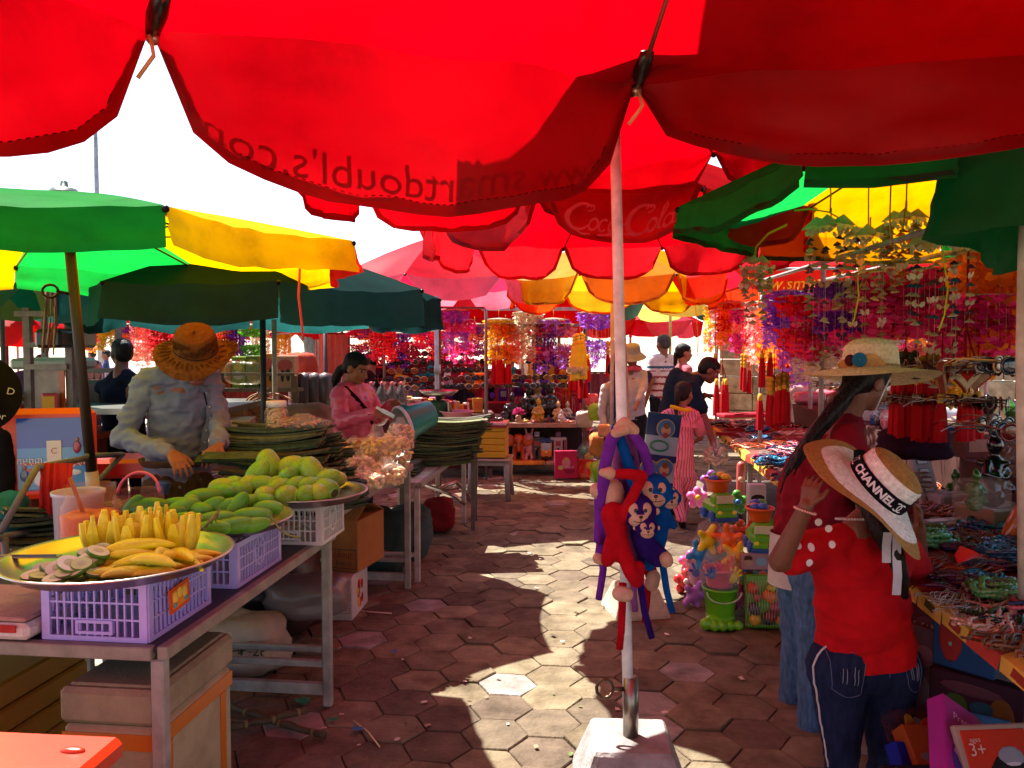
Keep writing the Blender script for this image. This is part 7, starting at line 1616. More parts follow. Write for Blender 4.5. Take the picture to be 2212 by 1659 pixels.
for i,(px,py,d,lb,c1,c2)in enumerate(((1545,1178,4.7,'teal rimmed toy bucket with yellow and orange hands on the toy pile','#1c9a8a','#e0c01c'),(1515,1235,4.9,'pale pink sand bucket behind the lime green one','#c878a8','#2a5ab0'))):
 t=thing('sand_bucket',lb,'bucket set',P(px,py,d));m=MB();bucketm(m,.07,.09,.13,c1,-.07);part('bucket',m,'plastic',t)
 for(p,s,c_)in(((-.05,-.08,.02),.06,c2),((.05,-.05,.0),.06,'#d86a1c'),((0,0,.08),.045,'#d84a7a')):
  m=MB();hand_toy(m,p,s,c_);part('toy_hand',m,'plastic',t)
 m=MB(C('#d8d0d0'));m.lathe([(.10,-.07),(.115,.03),(.10,.12),(.02,.17),(.03,.2)],16,wob=lambda i,a:(1+.06*math.sin(a*5+i),0));part('wrapper',m,'film',t)
toy_truck('lime toy truck with orange basket topping the left toy pile',P(1552,1115,4.75)-Vector((0,0,.02)),.15,1.05)
toy_truck('lime toy truck with orange basket topping the right toy pile',P(1642,1180,4.35)-Vector((0,0,.02)),-.1,1.0)
for(px,py,d,dim,lb,c_)in((1548,1195,4.95,(.2,.16,.32),'see through sack of bright beach toys under the left truck','#b08a5a'),(1640,1235,4.55,(.24,.16,.30),'printed toy packet standing behind the fruit net','#a0705a')):
 p=P(px,py,d);t=thing('toy_sack',lb,'toy sack',(p.x,p.y,0));m=MB();rn=random.Random(px)
 for i in range(60):
  c=rn.choice(['#d86a14','#d8b41c','#3a9a2a','#1c5ab0','#c83a6a','#c01c1c','#7a3a9a','#1ca08a'])
  m.ell((rn.uniform(-.1,.1),rn.uniform(-.08,.08),rn.uniform(.03,max(.1,p.z+.02))),(rn.uniform(.02,.045),.03,rn.uniform(.02,.05)),9,6,C(c),(rn.uniform(0,3),rn.uniform(0,3),0))
 part('toys',m,'plastic',t)
 m=MB(C('#d0c8c4'));h=max(.2,p.z+.04);m.lathe([(.12,.0),(.13,h*.4),(.12,h*.85),(.03,h),(.05,h+.05)],16,wob=lambda i,a:(1+.07*math.sin(a*4+i),0));part('wrapper',m,'film',t)
t=thing('fruit_set','lime tray of toy fruit in a net bag beside the lime bucket','toy set',G(1652,1357),(-.16,0,-.05))
m=MB(C('#5c9a1c'));m.box((0,.0,.145),(.21,.02,.29),0,.02);m.box((0,-.016,.02),(.21,.03,.03),0,.01);part('tray',m,'plastic',t)
m=MB();rn=random.Random(9)
for i,(x,z,c_,r)in enumerate(((-.06,.05,'#d8a41c',.032),(.02,.07,'#8a1430',.036),(.075,.05,'#d8901c',.03),(-.065,.11,'#3a1450',.03),(-.015,.13,'#3a8a1c',.036),(.045,.12,'#a81c4a',.034),(.085,.11,'#d0501c',.03),(.02,.175,'#d8641c',.036),(-.045,.17,'#a83a3a',.026),(.075,.18,'#d89a2c',.03),(-.07,.22,'#c03a1c',.03),(.01,.05,'#2a1040',.028),(.03,.22,'#c8b41c',.024))):
 m.ell((x,-.04,z),(r,r*.9,r*rn.uniform(.85,1.25)),14,9,C(c_),(0,rn.uniform(-.5,.5),0));m.ell((x,-.05,z+r*.9),(r*.35,r*.35,r*.14),8,5,C('#2a5a14'))
part('toy_fruit',m,'plastic',t)
m=MB(C('#c8c49a'));nn=14
for i in range(nn):
 for q in(1,-1):m.tube([(-.105+.21*(i/nn)+q*.03*(u-.5),-.078+.02*abs(u-.5),.02+.25*u)for u in np.linspace(0,1,4)],.0008,3)
part('net',m,'plastic',t)
packet('white carton with a red sports car picture on the toy pile',P(1633,1075,4.6),(.10,.16,.06),(0,0,.05),'#b8b4b4',((0,.02,.4,.13,'#1c1a20'),(0,.03,.34,.06,'#9a1420')),name='toy_box',cat='toy box',kind='paper',letters=(('FAST DRIFT CAR',.009,0,-.2,'#2a2a30'),))
packet('doll packet above the fruit net with child picture',P(1630,1212,4.45),(.16,.09,.03),(0,0,0),'#a87a80',((-.25,0,.14,.34,'#b08a70'),(-.25,.2,.15,.2,'#4a2a1c'),(.2,0,.2,.3,'#8a9ab0')),name='toy_packet')
for i,(px,py,d,c_,lb)in enumerate(((1490,1215,5.1,'#d05a9a','pink inflatable toy beside the toy piles'),(1505,1075,5.8,'#d868a8','pink flower toy standing by the table leg'),(1598,1150,4.9,'#d8641c','orange toy gun in clear film between the piles'),(1590,1085,5.2,'#3a8a2c','green toy in film between the piles'),(1535,1040,5.6,'#8a4aa0','purple hand toy bag hanging at the table end'),(1600,1050,5.4,'#b0504a','tall pink doll tube hanging at the table end'),(1480,1255,5.0,'#d02c2c','red ball toy at the left of the toy piles'),(1575,1250,4.7,'#c83a7a','pink spade between the buckets'),(1688,1165,4.6,'#8a9a2c','yellow green toy at the maroon jacket'))):
 m=MB();rn=random.Random(i+3)
 if i==5:m.caps((0,0,-.14),(0,0,.14),.03,.028,12,C(c_));m.ell((0,-.02,.05),.024,10,6,C('#c89a80'))
 else:
  m.ell((0,0,0),(.05,.045,.06),14,9,C(c_))
  for k in range(5):a=2*PI*k/5+.3;m.ell((.05*math.cos(a),-.01,.055*math.sin(a)),(.03,.028,.03),10,6,C(c_,.85 if k%2 else 1.1))
  m.ell((0,-.045,.01),(.02,.014,.02),10,6,C(rn.choice(['#d8c01c','#d8d0c8','#2a6ab0'])))
 one('toy',m,'plastic',lb,'toy',P(px,py,d),0)
rn=random.Random(15)
for i,(px,py,d,c_,lb)in enumerate(((1530,1165,4.6,'#e0c81c','big yellow inflatable hand on the left toy pile'),(1572,1165,4.55,'#e0641c','orange inflatable star on the left toy pile'),(1512,1195,4.65,'#2c8ad0','sky blue inflatable hand low on the left toy pile'),(1590,1200,4.5,'#e0b41c','amber inflatable crab beside the pink inner bucket'),(1622,1150,4.7,'#d83018','red inflatable car behind the right toy truck'),(1665,1140,4.6,'#3ab02c','green inflatable turtle behind the right toy truck'),(1500,1285,4.75,'#b078d0','lilac foot shaped bucket base behind the lime one'),(1598,1290,4.6,'#c81c8a','magenta spade blade between bucket and net bag'))):
 m=MB(C(c_));m.ell((0,0,0),(.055,.04,.055),14,9)
 for k in range(5):q=2*PI*k/5+.4*i;m.caps((.04*math.cos(q),0,.04*math.sin(q)),(.085*math.cos(q),-.015,.085*math.sin(q)),.026,.022,10)
 o=one('inflatable_toy',fuse(m,.007,2,'inflatable_toy','plastic',C(c_)),'plastic',lb,'toy',P(px,py,d),rn.uniform(-.4,.4));o.scale=(.9,)*3
Y0=9.6
def px2x(px,d):return(px-1106)/FPX*d
t=thing('centre_stall','steel framed stall across the end of the lane with a trinket board','stall',(0,Y0,0))
def rel(px,py,d):return P(px,py,d)-Vector((0,Y0,0))
tb=rel(1150,915,Y0);x0,x1=px2x(1020,Y0),px2x(1268,Y0)
m=MB(C('#7a5448'));m.box(((x0+x1)/2,.5,tb.z-.02),(x1-x0,1.0,.04));part('tabletop',m,'wood',t)
m=MB(C('#9a7a6c'));m.box(((x0+x1)/2,-.012,tb.z-.02),(x1-x0,.02,.05));part('edge_rail',m,'paint',t)
for px,yy,zt in((1050,0,2.02),(1263,0,2.02),(1160,.9,2.02)):
 m=MB(C('#5a4a46'));m.box((px2x(px,Y0),yy-.04,zt/2),(.045,.045,zt));part('post',m,'paint',t)
for py,c_ in((703,'#8a8284'),(668,'#9a9296')):
 z=rel(1150,py,Y0).z;m=MB(C(c_));m.box(((px2x(1050,Y0)+px2x(1263,Y0))/2,-.085,z),(px2x(1263,Y0)-px2x(1050,Y0)+.1,.03,.04));part('rail',m,'paint',t)
sz=rel(1150,1000,Y0).z
for(a,b,c_)in((1040,1178,'#c8862c'),(1180,1240,'#b08a7a')):
 m=MB(C(c_));m.box(((px2x(a,Y0)+px2x(b,Y0))/2,.22,sz),(px2x(b,Y0)-px2x(a,Y0),.5,.045),0,.008);part('lower_shelf',m,'wood',t)
m=MB(C('#3a2a2c'));m.box(((x0+x1)/2,.62,.35),(x1-x0,.02,.55));part('back_cloth',m,'cloth',t)
zt=tb.z
rn=random.Random(41)
SC=['#a83a4a','#b8a08a','#c8648a','#5a8a3a','#8a2a2a','#c8a03a','#d8d0c4','#3a5a8a','#7a4a2a','#c87a4a']
nmS=['crimson','tan','pink','green','dark red','yellow','white','blue','brown','orange']
for i in range(64):
 k=rn.randrange(10);x=px2x(1045+215*((i*.618)%1),Y0);y=Y0+.06+.75*rn.random();wh='left half'if x<.25 else 'right half'
 if i%3:o=one('trinkets',NB[rn.choice([2,6,9,11,1])],'gloss','small heap of necklaces on the %s of the centre stall'%wh,'necklaces',(x,y,zt+.003),rn.uniform(0,3),'necklace heaps on the %s of the centre stall'%wh);o.scale=(.8,.8,1.5)
 else:
  m=MB(C(SC[k]));m.tube([(.05*math.cos(a),.04*math.sin(a),.012)for a in np.linspace(0,2*PI,12,False)],.013,6,closed=True);m.ell((0,0,.02),.022,8,6,C(SC[(k+3)%10]))
  one('bangle',m,'plastic','%s bangle on the %s of the centre stall'%(nmS[k],wh),'bangle',(x,y,zt+.002),0,'%s bangles on the %s of the centre stall'%(nmS[k],wh))
for(px,py,d,col,h,lb)in((1105,905,9.9,'#1a1014',.36,'dark carved figure at the left of the centre stall'),(1140,905,10.0,'#171316',.46,'black vase shaped carving on the centre stall'),(1185,905,9.95,'#120e12',.50,'tallest black carved figure on the centre stall'),(1163,905,9.8,'#b08a1c',.30,'gilded figure between the black carvings'),(1160,890,10.1,'#a08050',.50,'pale horn carving behind the gilded figure'),(1205,905,9.8,'#b08a5a',.26,'cream and brown figure right of the black carvings'),(1225,905,10.0,'#b8a090',.24,'pale plush heap on the centre stall'),(1090,905,9.8,'#1c1820',.2,'small dark carving at the left post'),(1120,912,9.75,'#b09078',.14,'squat cream figure in front of the vase'),(1212,912,9.7,'#b8b0b0',.16,'small white shrine like ornament on the centre stall')):
 p=P(px,py,d);figurine(lb,Vector((p.x,p.y,zt+.005)),col,h,seed=px)
m=MB(C('#d8509a'));rn2=random.Random(3)
for i in range(70):
 a,b=rn2 .uniform(0,6.3),rn2 .uniform(.1,1.4);m.tube([(0,0,.05),(.09*math.cos(a)*math.cos(b),.09*math.sin(a)*math.cos(b),.05+.09*math.sin(b))],.006,4)
one('pompom',m,'petal','bright pink frilled pompom at the edge of the centre stall','pompom',P(1120,905,9.62),0)
zs=sz+.024
def toy_on(label,name,cat,px,build,d=9.72):
 tt=thing(name,label,cat,(px2x(px,d),d,zs));build(tt);return tt
def eleph(t):
 m=MB(C('#a8441c'));m.ell((0,0,.17),(.075,.08,.085));m.ell((0,-.06,.26),.065);m.caps((0,-.11,.25),(0,-.14,.12),.022,.014)
 for sx in(-1,1):m.caps((sx*.05,-.02,.12),(sx*.055,-.02,.0),.028,.03)
 part('body',fuse(m,.01,2,'b','plastic',C('#a8441c')),'plastic',t)
 for sx in(-1,1):
  m=MB(C('#b8501c'));m.ell((sx*.11,-.04,.24),(.07,.015,.075));part('ear',m,'plastic',t)
def dog(t):
 m=MB(C('#c0808c'));m.ell((0,0,.14),(.05,.045,.09));m.ell((0,-.01,.27),.055);m.ell((0,-.05,.26),(.03,.03,.025))
 for sx in(-1,1):m.caps((sx*.03,0,.08),(sx*.04,-.02,.0),.022,.026);m.caps((sx*.045,0,.19),(sx*.08,-.02,.13),.018,.016);m.caps((sx*.03,0,.32),(sx*.045,0,.38),.016,.012)
 part('body',fuse(m,.009,2,'b','plastic',C('#c0808c')),'plastic',t)
def robot(c1,c2):
 def f(t):
  for nm,c,d,col in(('torso',(0,0,.2),(.11,.07,.12),c1),('head',(0,0,.31),(.06,.06,.06),c2),('shoulder_block',(0,0,.255),(.2,.06,.04),c1)):
   m=MB(C(col));m.box(c,d,0,.008);
   if nm=='head':m.box((0,-.031,.315),(.045,.004,.014),0,0,C('#2a4a8a'))
   if nm=='torso':m.box((0,-.036,.2),(.06,.004,.06),0,0,C('#8a2a2a'))
   part(nm,m,'plastic',t)
  for sx in(-1,1):
   m=MB(C(c2));m.box((sx*.09,-.01,.18),(.035,.05,.12),0,.006);part('arm',m,'plastic',t)
   m=MB(C(c1));m.box((sx*.035,0,.08),(.045,.06,.13),0,.006);m.box((sx*.035,-.015,.012),(.055,.09,.024),0,.004);part('leg',m,'plastic',t)
 return f
def tuk(t):
 m=MB(C('#c8701c'));m.box((0,0,.08),(.13,.2,.08),0,.015);m.box((0,.06,.14),(.12,.08,.06),0,.01);part('body',m,'plastic',t)
 m=MB(C('#1c5a9a'));m.box((0,.01,.235),(.15,.19,.02),0,.008);m.box((0,.01,.25),(.11,.14,.02),0,.008);part('roof',m,'plastic',t)
 for sx in(-1,1):
  m=MB(C('#b8861c'));m.box((sx*.062,-.06,.17),(.012,.012,.12));m.box((sx*.062,.09,.18),(.012,.012,.1));part('pillar',m,'plastic',t)
 m=MB(C('#9ab0c0'));m.box((0,-.07,.165),(.11,.006,.09));part('windscreen',m,'gloss',t)
 for(x,y)in((0,-.09),(-.06,.07),(.06,.07)):
  m=MB(C('#14100e'));m.at((x,y,.03),(0,PI/2,0)).lathe([(.001,-.012),(.03,-.012),(.03,.012),(.001,.012)],14);part('wheel',m,'plastic',t)
 m=MB(C('#d8c060'));m.ell((0,-.105,.1),(.018,.008,.018),8,6);part('headlight',m,'gloss',t)
toy_on('orange toy elephant with big round ears on the low shelf','toy_elephant','toy',1120,eleph)
toy_on('pink toy dog standing on the low shelf','toy_dog','toy',1143,dog)
toy_on('white and black toy robot on the low shelf','toy_robot','toy robot',1160,robot('#3a3438','#b0a8ac'))
toy_on('orange toy three wheeler with blue roof on the low shelf','toy_three_wheeler','toy vehicle',1180,tuk)
toy_on('white and red toy robot behind the pink doll box','toy_robot','toy robot',1206,robot('#b0a4ac','#8a4a5a'))
for(px,py,d,dim,rz_,base,pt,lb,lt)in((1040,985,9.8,(.16,.30,.12),.1,'#8a4a5a',((0,0,.3,.3,'#b8a0a8'),(0,-.25,.3,.1,'#7a1c24')),'pink and white toy box at the left of the low shelf',()),(1222,1003,9.35,(.26,.32,.1),.06,'#a81c4a',((0,.08,.2,.2,'#b0707c'),(.0,.18,.1,.1,'#b8863c'),(-.25,-.1,.12,.08,'#b0a05a'),(.15,-.22,.24,.1,'#8a1440')),'hot pink doll box with script lettering on the ground',(('Kidland',.05,.05,-.08,'#c890a8'),))):
 packet(lb,P(px,py,d)+Vector((0,0,0)),dim,(0,0,rz_),base,pt,name='toy_box',cat='toy box',kind='paper',letters=lt)
g0=G(1268,1030);t=thing('gumball_toy','red and orange gumball shaped toy with clear dome on the ground','toy',g0)
m=MB(C('#c8241c'));m.lathe([(.001,0),(.17,0),(.17,.03),(.12,.06),(.11,.20),(.115,.21),(.001,.215)],24);part('base',m,'plastic',t)
m=MB(C('#d8a01c'));m.ell((0.02,-.105,.15),(.05,.02,.05));m.ell((.02,-.03,.25),(.06,.05,.06));part('yellow_toy',m,'plastic',t)
m=MB(C('#1c8a4a'));m.ell((-.03,-.02,.32),(.06,.05,.06));part('green_ball',m,'plastic',t)
m=MB(C('#a8b0c0'));m.ell((0,0,.30),(.125,.125,.12),20,12);part('dome',m,'clear',t)
m=MB(C('#b8461c'));m.ell((-.06,-.165,.03),(.05,.02,.04));part('chute',m,'plastic',t)
for(px,py,d,c_,r,lb)in((1300,1020,8.9,'#7ab01c',.12,'lime green toy bag glowing in the sun left of the monkeys'),(1300,960,9.3,'#b0703c',.14,'tan cardboard sheet leaning at the stall end'),(1290,890,9.2,'#8ab01c',.10,'lime toy cup on the stall corner'),(1278,865,9.3,'#c03a4a',.08,'rainbow coloured toy in the lime cup'),(1340,880,9.0,'#c8a0a0',.16,'pile of pink and white hats by the white pole'),(1262,905,9.5,'#a8a090',.10,'fringed grey bundle at the right end of the centre stall'),(1305,930,8.6,'#c88a5a',.07,'round tan toy head beside the monkeys')):
 o=sack('toy_bag',lb,P(px,py,d)-Vector((0,0,r)),(r,r*.8,r),c_,'plastic'if r<.13 else 'cloth',int(px),'toy')
for(px,y0,y1,d,c_,lb)in((945,640,905,7.2,'#b8a8a0','pale pole with a joint rising beside the weighing scale'),(705,690,905,7.6,'#3a2a24','dark thin pole behind the pink clad woman'),(595,690,930,6.4,'#a08a70','pale wooden pole left of the cracker jar')):
 A=P(px,y1,d);B=P(px-3,y0,d);m=MB(C(c_));m.tube([Vector((A.x,A.y,0)),A,B],.02,10)
 if px==945:m.tube([P(px,800,d)-Vector((0,0,.03)),P(px,800,d)+Vector((0,0,.05))],.03,10)
 one('post',m,'paint',lb,'post')
def chair(label,p,rz,col='#a0141c'):
 t=thing('plastic_chair',label,'chair',p,rz);m=MB(C(col));m.box((0,0,.43),(.44,.42,.03),0,.012);part('seat',m,'plastic',t)
 m=MB(C(col));pts=[(.22*math.cos(a),.2,.62+.30*math.sin(a))for a in np.linspace(-.35,PI+.35,16)];m.tube(pts,.018,8)
 for x in(-.1,0,.1):m.tube([(x,.2,.46),(x,.21,.9)],.017,6)
 part('backrest',m,'plastic',t)
 for(x,y)in((-.19,-.18),(.19,-.18),(-.19,.18),(.19,.18)):m=MB(C(col));m.tube([(x,y,.42),(x*1.15,y*1.15,0)],.022,7);part('leg',m,'plastic',t)
 return t
c0=chair('red plastic chair under the seated denim clad vendor',(px2x(996,10.65),10.62,0),-1.9+PI)
for(px,d,rz_,lb)in((1215,11.0,2.6,'red plastic chair behind the centre stall, right of the frame'),(1245,10.9,2.9,'red plastic chair nearest the right centre post'),(1150,11.2,.3,'red plastic chair behind the black carvings'),(1075,11.4,1.6,'red plastic chair right of the seated vendor')):
 dup(c0,(px2x(px,d),d,0),rz_,lb)
m=MB(C('#8a141c'));m.box((0,0,.4),(.55,.04,.8),0,.02);one('board',m,'plastic','dark red board standing behind the seated vendor','board',(px2x(1065,11),11,0),.1)
def gl_at(px,py,d,cn,s,lb):
 o=one('shell_garland',gmesh(cn),'petal',lb,'garland',P(px,py,d),px*.3,'shell garlands over the centre stall');o.scale=(s*1.25,s*1.25,s*.78)
for(px,py,cn,s,lb)in((1078,690,'yellow',1.15,'yellow shell garland at the left of the centre stall'),(1092,700,'orange',1.0,'orange garland just right of the yellow one'),(1140,675,'cream',1.2,'cream and pink heart garland in the centre stall'),(1168,700,'red and purple',1.0,'red and purple garland behind the cream hearts'),(1195,690,'violet',1.25,'wide violet garland in the centre stall'),(1220,700,'pink and white',.9,'pink and white garland right of the violet one'),(1283,675,'violet',1.3,'violet garland beyond the right centre post'),(1176,720,'purple',.9,'purple garland low in the centre stall'),(1110,720,'salmon pink',.8,'salmon garland low behind the yellow one')):
 gl_at(px,py,9.45,cn,s*1.05,lb)
for(px,py,d,cn,s,lb)in((920,672,8.3,'red and purple',.9,'dark red garland right of the pale pole'),(888,690,8.6,'crimson',1.0,'crimson garland left of the pale pole'),(995,690,9.2,'magenta',1.1,'magenta garland left of the seated vendor'),(985,670,9.0,'violet',1.0,'violet garland by the pale pole'),(830,700,8.8,'deep red',1.0,'deep red garland above the pink clad woman'),(800,705,9.2,'plum and orange',.9,'plum garland above the pink clad woman'),(860,720,9.4,'purple',.9,'purple garland above the bagged bottles'),(770,710,9.6,'crimson',.8,'crimson garland behind the dark pole'),(945,715,9.6,'deep red',.9,'deep red garland behind the pale pole'),(1025,700,9.8,'plum and orange',.9,'plum and orange garland over the seated vendor')):
 gl_at(px,py,d,cn,s,lb)
o=one('ornament',tassel_mesh(50,7,red='#d8c040',beads='#e0c860',L_=.3,r=.022),'cloth','glowing yellow sunlit tassel ornament at the right centre post','ornament',P(1250,740,8.7),0);o.scale=(1.7,1.7,1.2)
m=MB(C('#d8d0b8'));rn2=random.Random(6)
for i in range(26):a=rn2 .uniform(0,6.3);m.ell((.12*math.cos(a)*rn2 .uniform(.6,1),.1*math.sin(a),rn2 .uniform(-.03,.03)),.028,7,5)
one('shell_ring',m,'petal','white shell ring shining under the yellow ornament','ornament',P(1250,800,8.7),0)
fr2=thing('stall_frame','steel rail the middle distance garlands hang from','stall frame',(0,0,0))
for(a,b,d0,d1,z)in((600,1050,8.9,9.3,2.0),):
 m=MB(C('#6a625e'));m.tube([Vector((px2x(a,d0),d0,z)),Vector((px2x(b,d1),d1,z))],.014,6);part('rail',m,'paint',fr2)
 for f in(0,.5,1):
  q=Vector((px2x(a,d0),d0,0)).lerp(Vector((px2x(b,d1),d1,0)),f);m=MB(C('#6a625e'));m.tube([q,q+Vector((0,0,z))],.016,6);part('post',m,'paint',fr2)
t=thing('goods_table','cluttered low table under the dense sunglasses','table',(px2x(930,9.4),9.4,0),.1)
m=MB(C('#5a3a34'));m.box((0,.3,.74),(1.5,.7,.04));part('tabletop',m,'wood',t)
for(x,y)in((-.7,0),(.7,0),(-.7,.6),(.7,.6)):m=MB(C('#4a403c'));m.box((x,y,.36),(.04,.04,.72));part('leg',m,'paint',t)
m=MB(C('#3a1c20'));m.box((0,-.03,.42),(1.46,.01,.6));part('cloth_skirt',m,'cloth',t)
rn=random.Random(61)
for i in range(16):
 p=Vector((px2x(850+12*i,9.5),9.45+rn.random()*.4,.765));k=rn.randrange(10)
 m=MB(C(SC[k]));a=rn.uniform(.05,.1);m.box((0,0,a),(a*1.4,a,a*2),0,.008);m.box((0,-a/2-.001,a),(a,.003,a),0,0,C(SC[(k+4)%10]))
 one('gift_box',m,'paper','%s boxed gift on the cluttered low table'%nmS[k],'box',p,rn.uniform(-.5,.5),'%s boxed gifts on the low table'%nmS[k])
st=P(1060,985,8.25);t=thing('plastic_table','grey brown plastic stool table under the yellow box','stool table',(st.x,st.y,0),-.1)
m=MB(C('#8f8378'));m.box((0,0,st.z-.02),(.44,.42,.03),0,.01);m.box((0,0,st.z-.055),(.40,.38,.045),0,.006);part('top',m,'plastic',t)
for(x,y)in((-.18,-.17),(.18,-.17),(-.18,.17),(.18,.17)):
 m=MB(C('#857a70'));m.tube([(x,y,st.z-.05),(x*1.02,y*1.02,st.z*.5),(x*1.12,y*1.12,0)],[.032,.026,.028],8);part('leg',m,'plastic',t)
t=thing('yellow_box','yellow ribbed foam box with pink rim wrapped in film on the stool table','box',(st.x,st.y-.02,st.z-.003),-.1)
m=MB(C('#c8901c'))
for k in range(5):m.box((0,0,.04+.066*k),(.34,.32,.062),0,.006)
part('body',m,'plastic',t)
m=MB(C('#c8a0a0'));m.box((0,0,.352),(.355,.335,.03),0,.006);part('rim',m,'foam',t)
m=MB(C('#8a1c24'));m.box((0,-.17,.325),(.35,.006,.02));m.box((.178,0,.325),(.006,.33,.02));part('tape',m,'plastic',t)
m=MB(C('#b8a898'));m.grid([(.176+.012*noise.noise(Vector((i,j,3))),.33*(j/6-.5),.08+.2*i/5)for i in range(6)for j in range(7)],6,7);part('film_wrap',m,'film',t)
m=MB();
for i in range(22):m.tube([(rn.uniform(-.12,.12),rn.uniform(-.12,.12),.37),(rn.uniform(-.14,.14),rn.uniform(-.12,.12),.378)],.006,4,C('#4a2a1c'))
one('dried_snacks',m,'flesh','dark dried strips on top of the yellow box','dried snacks',(st.x,st.y,st.z-.003),0)
sp=P(948,912,6.9);t=thing('weighing_scale','green dial weighing scale with steel pan behind the bucket','weighing scale',sp-Vector((0,0,.0)))
m=MB(C('#1c4a2c'));m.box((0,0,.09),(.15,.16,.20),0,.02);part('body',m,'paint',t)
m=MB(C('#24603a'));m.at((.09,-.02,.08),(0,PI/2,.0)).lathe([(.001,0),(.085,0),(.09,.012),(.001,.03)],24);part('dial',m,'paint',t)
m=MB(C('#a09a90'));m.lathe([(.02,.19),(.03,.22),(.12,.235),(.165,.275),(.17,.275),(.12,.228),(.001,.225)],28);part('pan',m,'steel',t)
m=MB(C('#6a5c54'));m.box((0,0,(sp.z)/2-.0),(.5,.4,.03));
tt=thing('side_table','small table carrying the weighing scale','table',(sp.x,sp.y+.05,0));m=MB(C('#6a5248'));m.box((0,0,sp.z-.015),(.7,.5,.028));part('tabletop',m,'wood',tt)
for(x,y)in((-.3,-.2),(.3,-.2),(-.3,.2),(.3,.2)):m=MB(C('#5a5048'));m.box((x,y,(sp.z-.03)/2),(.035,.035,sp.z-.03));part('leg',m,'paint',tt)
m=MB(C('#c8707c'));m.lathe([(.001,.005),(.09,0),(.135,.10),(.148,.102),(.148,.094),(.13,.09),(.085,.012),(.001,.012)],26);one('bowl',m,'plastic','pink plastic bowl beside the weighing scale','bowl',P(987,913,6.8),0)
m=MB(C('#c89a60'));m.tube([P(970,905,6.7),P(968,868,6.75)],.009,6,flat=.5);one('spatula',m,'wood','wooden spatula standing in the pink bowl','spatula')
for i,px in enumerate((803,826,848,868)):
 t=thing('sauce_bottle',['leftmost bagged bottle of dark sauce','second bagged bottle of dark sauce from the left','third bagged bottle of dark sauce','rightmost bagged bottle of dark sauce'][i]+' behind the pink sleeve','bottle',P(px,880,6.6))
 m=MB(C('#3a2420'));m.lathe([(.001,0),(.04,0),(.042,.1),(.016,.15),(.015,.19),(.001,.19)],16);part('bottle',m,'gloss',t)
 m=MB(C('#b8323c'));m.lathe([(.001,.212),(.016,.21),(.017,.186)],10);part('cap',m,'plastic',t)
 m=MB(C('#c8bcb8'));m.lathe([(.055,-.01),(.06,.08),(.03,.16),(.018,.18),(.035,.21)],14,wob=lambda i,a:(1+.1*math.sin(a*4+i),0));part('bag',m,'film',t)
m=MB(C('#c0b0b0'));m.grid([(.12*(i/6-.5)*(1-.25*j/6),.02*math.sin(i*1.3+j),.16*j/6)for j in range(7)for i in range(7)],7,7);one('plastic_bag',m,'film','clear plastic bag standing above the bucket rim','bag',P(895,878,6.4),0)
t=thing('folding_chair','folded chrome legged chair under the low leaf table','chair',(0,0,0))
for pts,nm in(([P(908,1042,6.5),P(925,1050,6.4),P(955,1060,6.2),P(985,1072,6.1),P(1003,1088,6.2)],'front_tube'),([P(940,1062,6.9),P(965,1048,6.9),P(985,1042,7.0),P(1003,1058,7.2),P(1015,1076,7.4)],'rear_tube')):
 m=MB(C('#b8a8a0'));m.tube(pts,.017,8);part(nm,m,'steel',t)
c0_=P(110,890,5.4);t=thing('food_cart','glass fronted food cart with grey tube frame at the far left','food cart',(0,0,0))
d=5.4
for px in(62,152):
 A,B=P(px,900,d),P(px,665,d);m=MB(C('#6a625e'));m.box(((A.x+B.x)/2,d,B.z/2),(.045,.045,B.z));part('post',m,'paint',t)
for px in(62,250):
 A,B=P(px*.85+45,900,d+1.2),P(px*.85+45,680,d+1.2);m=MB(C('#6a625e'));m.box(((A.x+B.x)/2,d+1.2,B.z/2),(.04,.04,B.z));part('post',m,'paint',t)
for(px0,px1,py,dd)in((40,250,678,d),(62,152,745,d),(62,152,792,d),(62,152,888,d),(60,260,800,d+1.1)):
 A,B=P(px0,py,dd),P(px1,py,dd);m=MB(C('#7a706a'));m.box(((A.x+B.x)/2,dd-.03,A.z),(B.x-A.x,.04,.035));part('rail',m,'paint',t)
A,B=P(66,884,d),P(148,800,d)
m=MB(C('#8a8078'));m.box(((A.x+B.x)/2,d+.0,(A.z+B.z)/2),(B.x-A.x-.07,.012,B.z-A.z));part('panel',m,'paint',t)
m=MB(C('#a8521c'));m.box((B.x-.02,d-.045,(A.z+B.z)/2),(.035,.012,B.z-A.z));part('orange_strip',m,'plastic',t)
m=MB(C('#7a7a74'));m.box(((A.x+B.x)/2+.3,d+.6,A.z-.02),(1.7,1.1,.04));part('counter',m,'steel',t)
for(px,py,dd,dim,c_,lb,nm,cat)in((118,740,5.3,(.17,.2,.12),'#141414','black box on the upper rail of the food cart','box','box'),(165,740,5.5,(.20,.2,.12),'#8a9a8a','pale green basin on the upper rail of the food cart','basin','basin'),(118,790,6.0,(.5,.3,.08),'#8a948a','pale green tarpaulin folded on the cart top','tarpaulin','tarpaulin'),(200,870,6.3,(.22,.2,.25),'#5a4a3a','brown carton on the cart counter','carton','box'),(180,840,6.4,(.12,.1,.12),'#8a3a34','small red and white box inside the cart','box','box')):
 m=MB(C(c_));m.box((0,0,dim[2]/2),dim,0,.02);m.box((0,-.0,dim[2]),(dim[0]*.8,dim[1]*.8,.012),0,.004,C(c_,1.3));one(nm,m,'plastic',lb,cat,P(px,py,dd)-Vector((0,0,dim[2]*.3)),.1)
m=MB(C('#8a6a3c'));rn=random.Random(4)
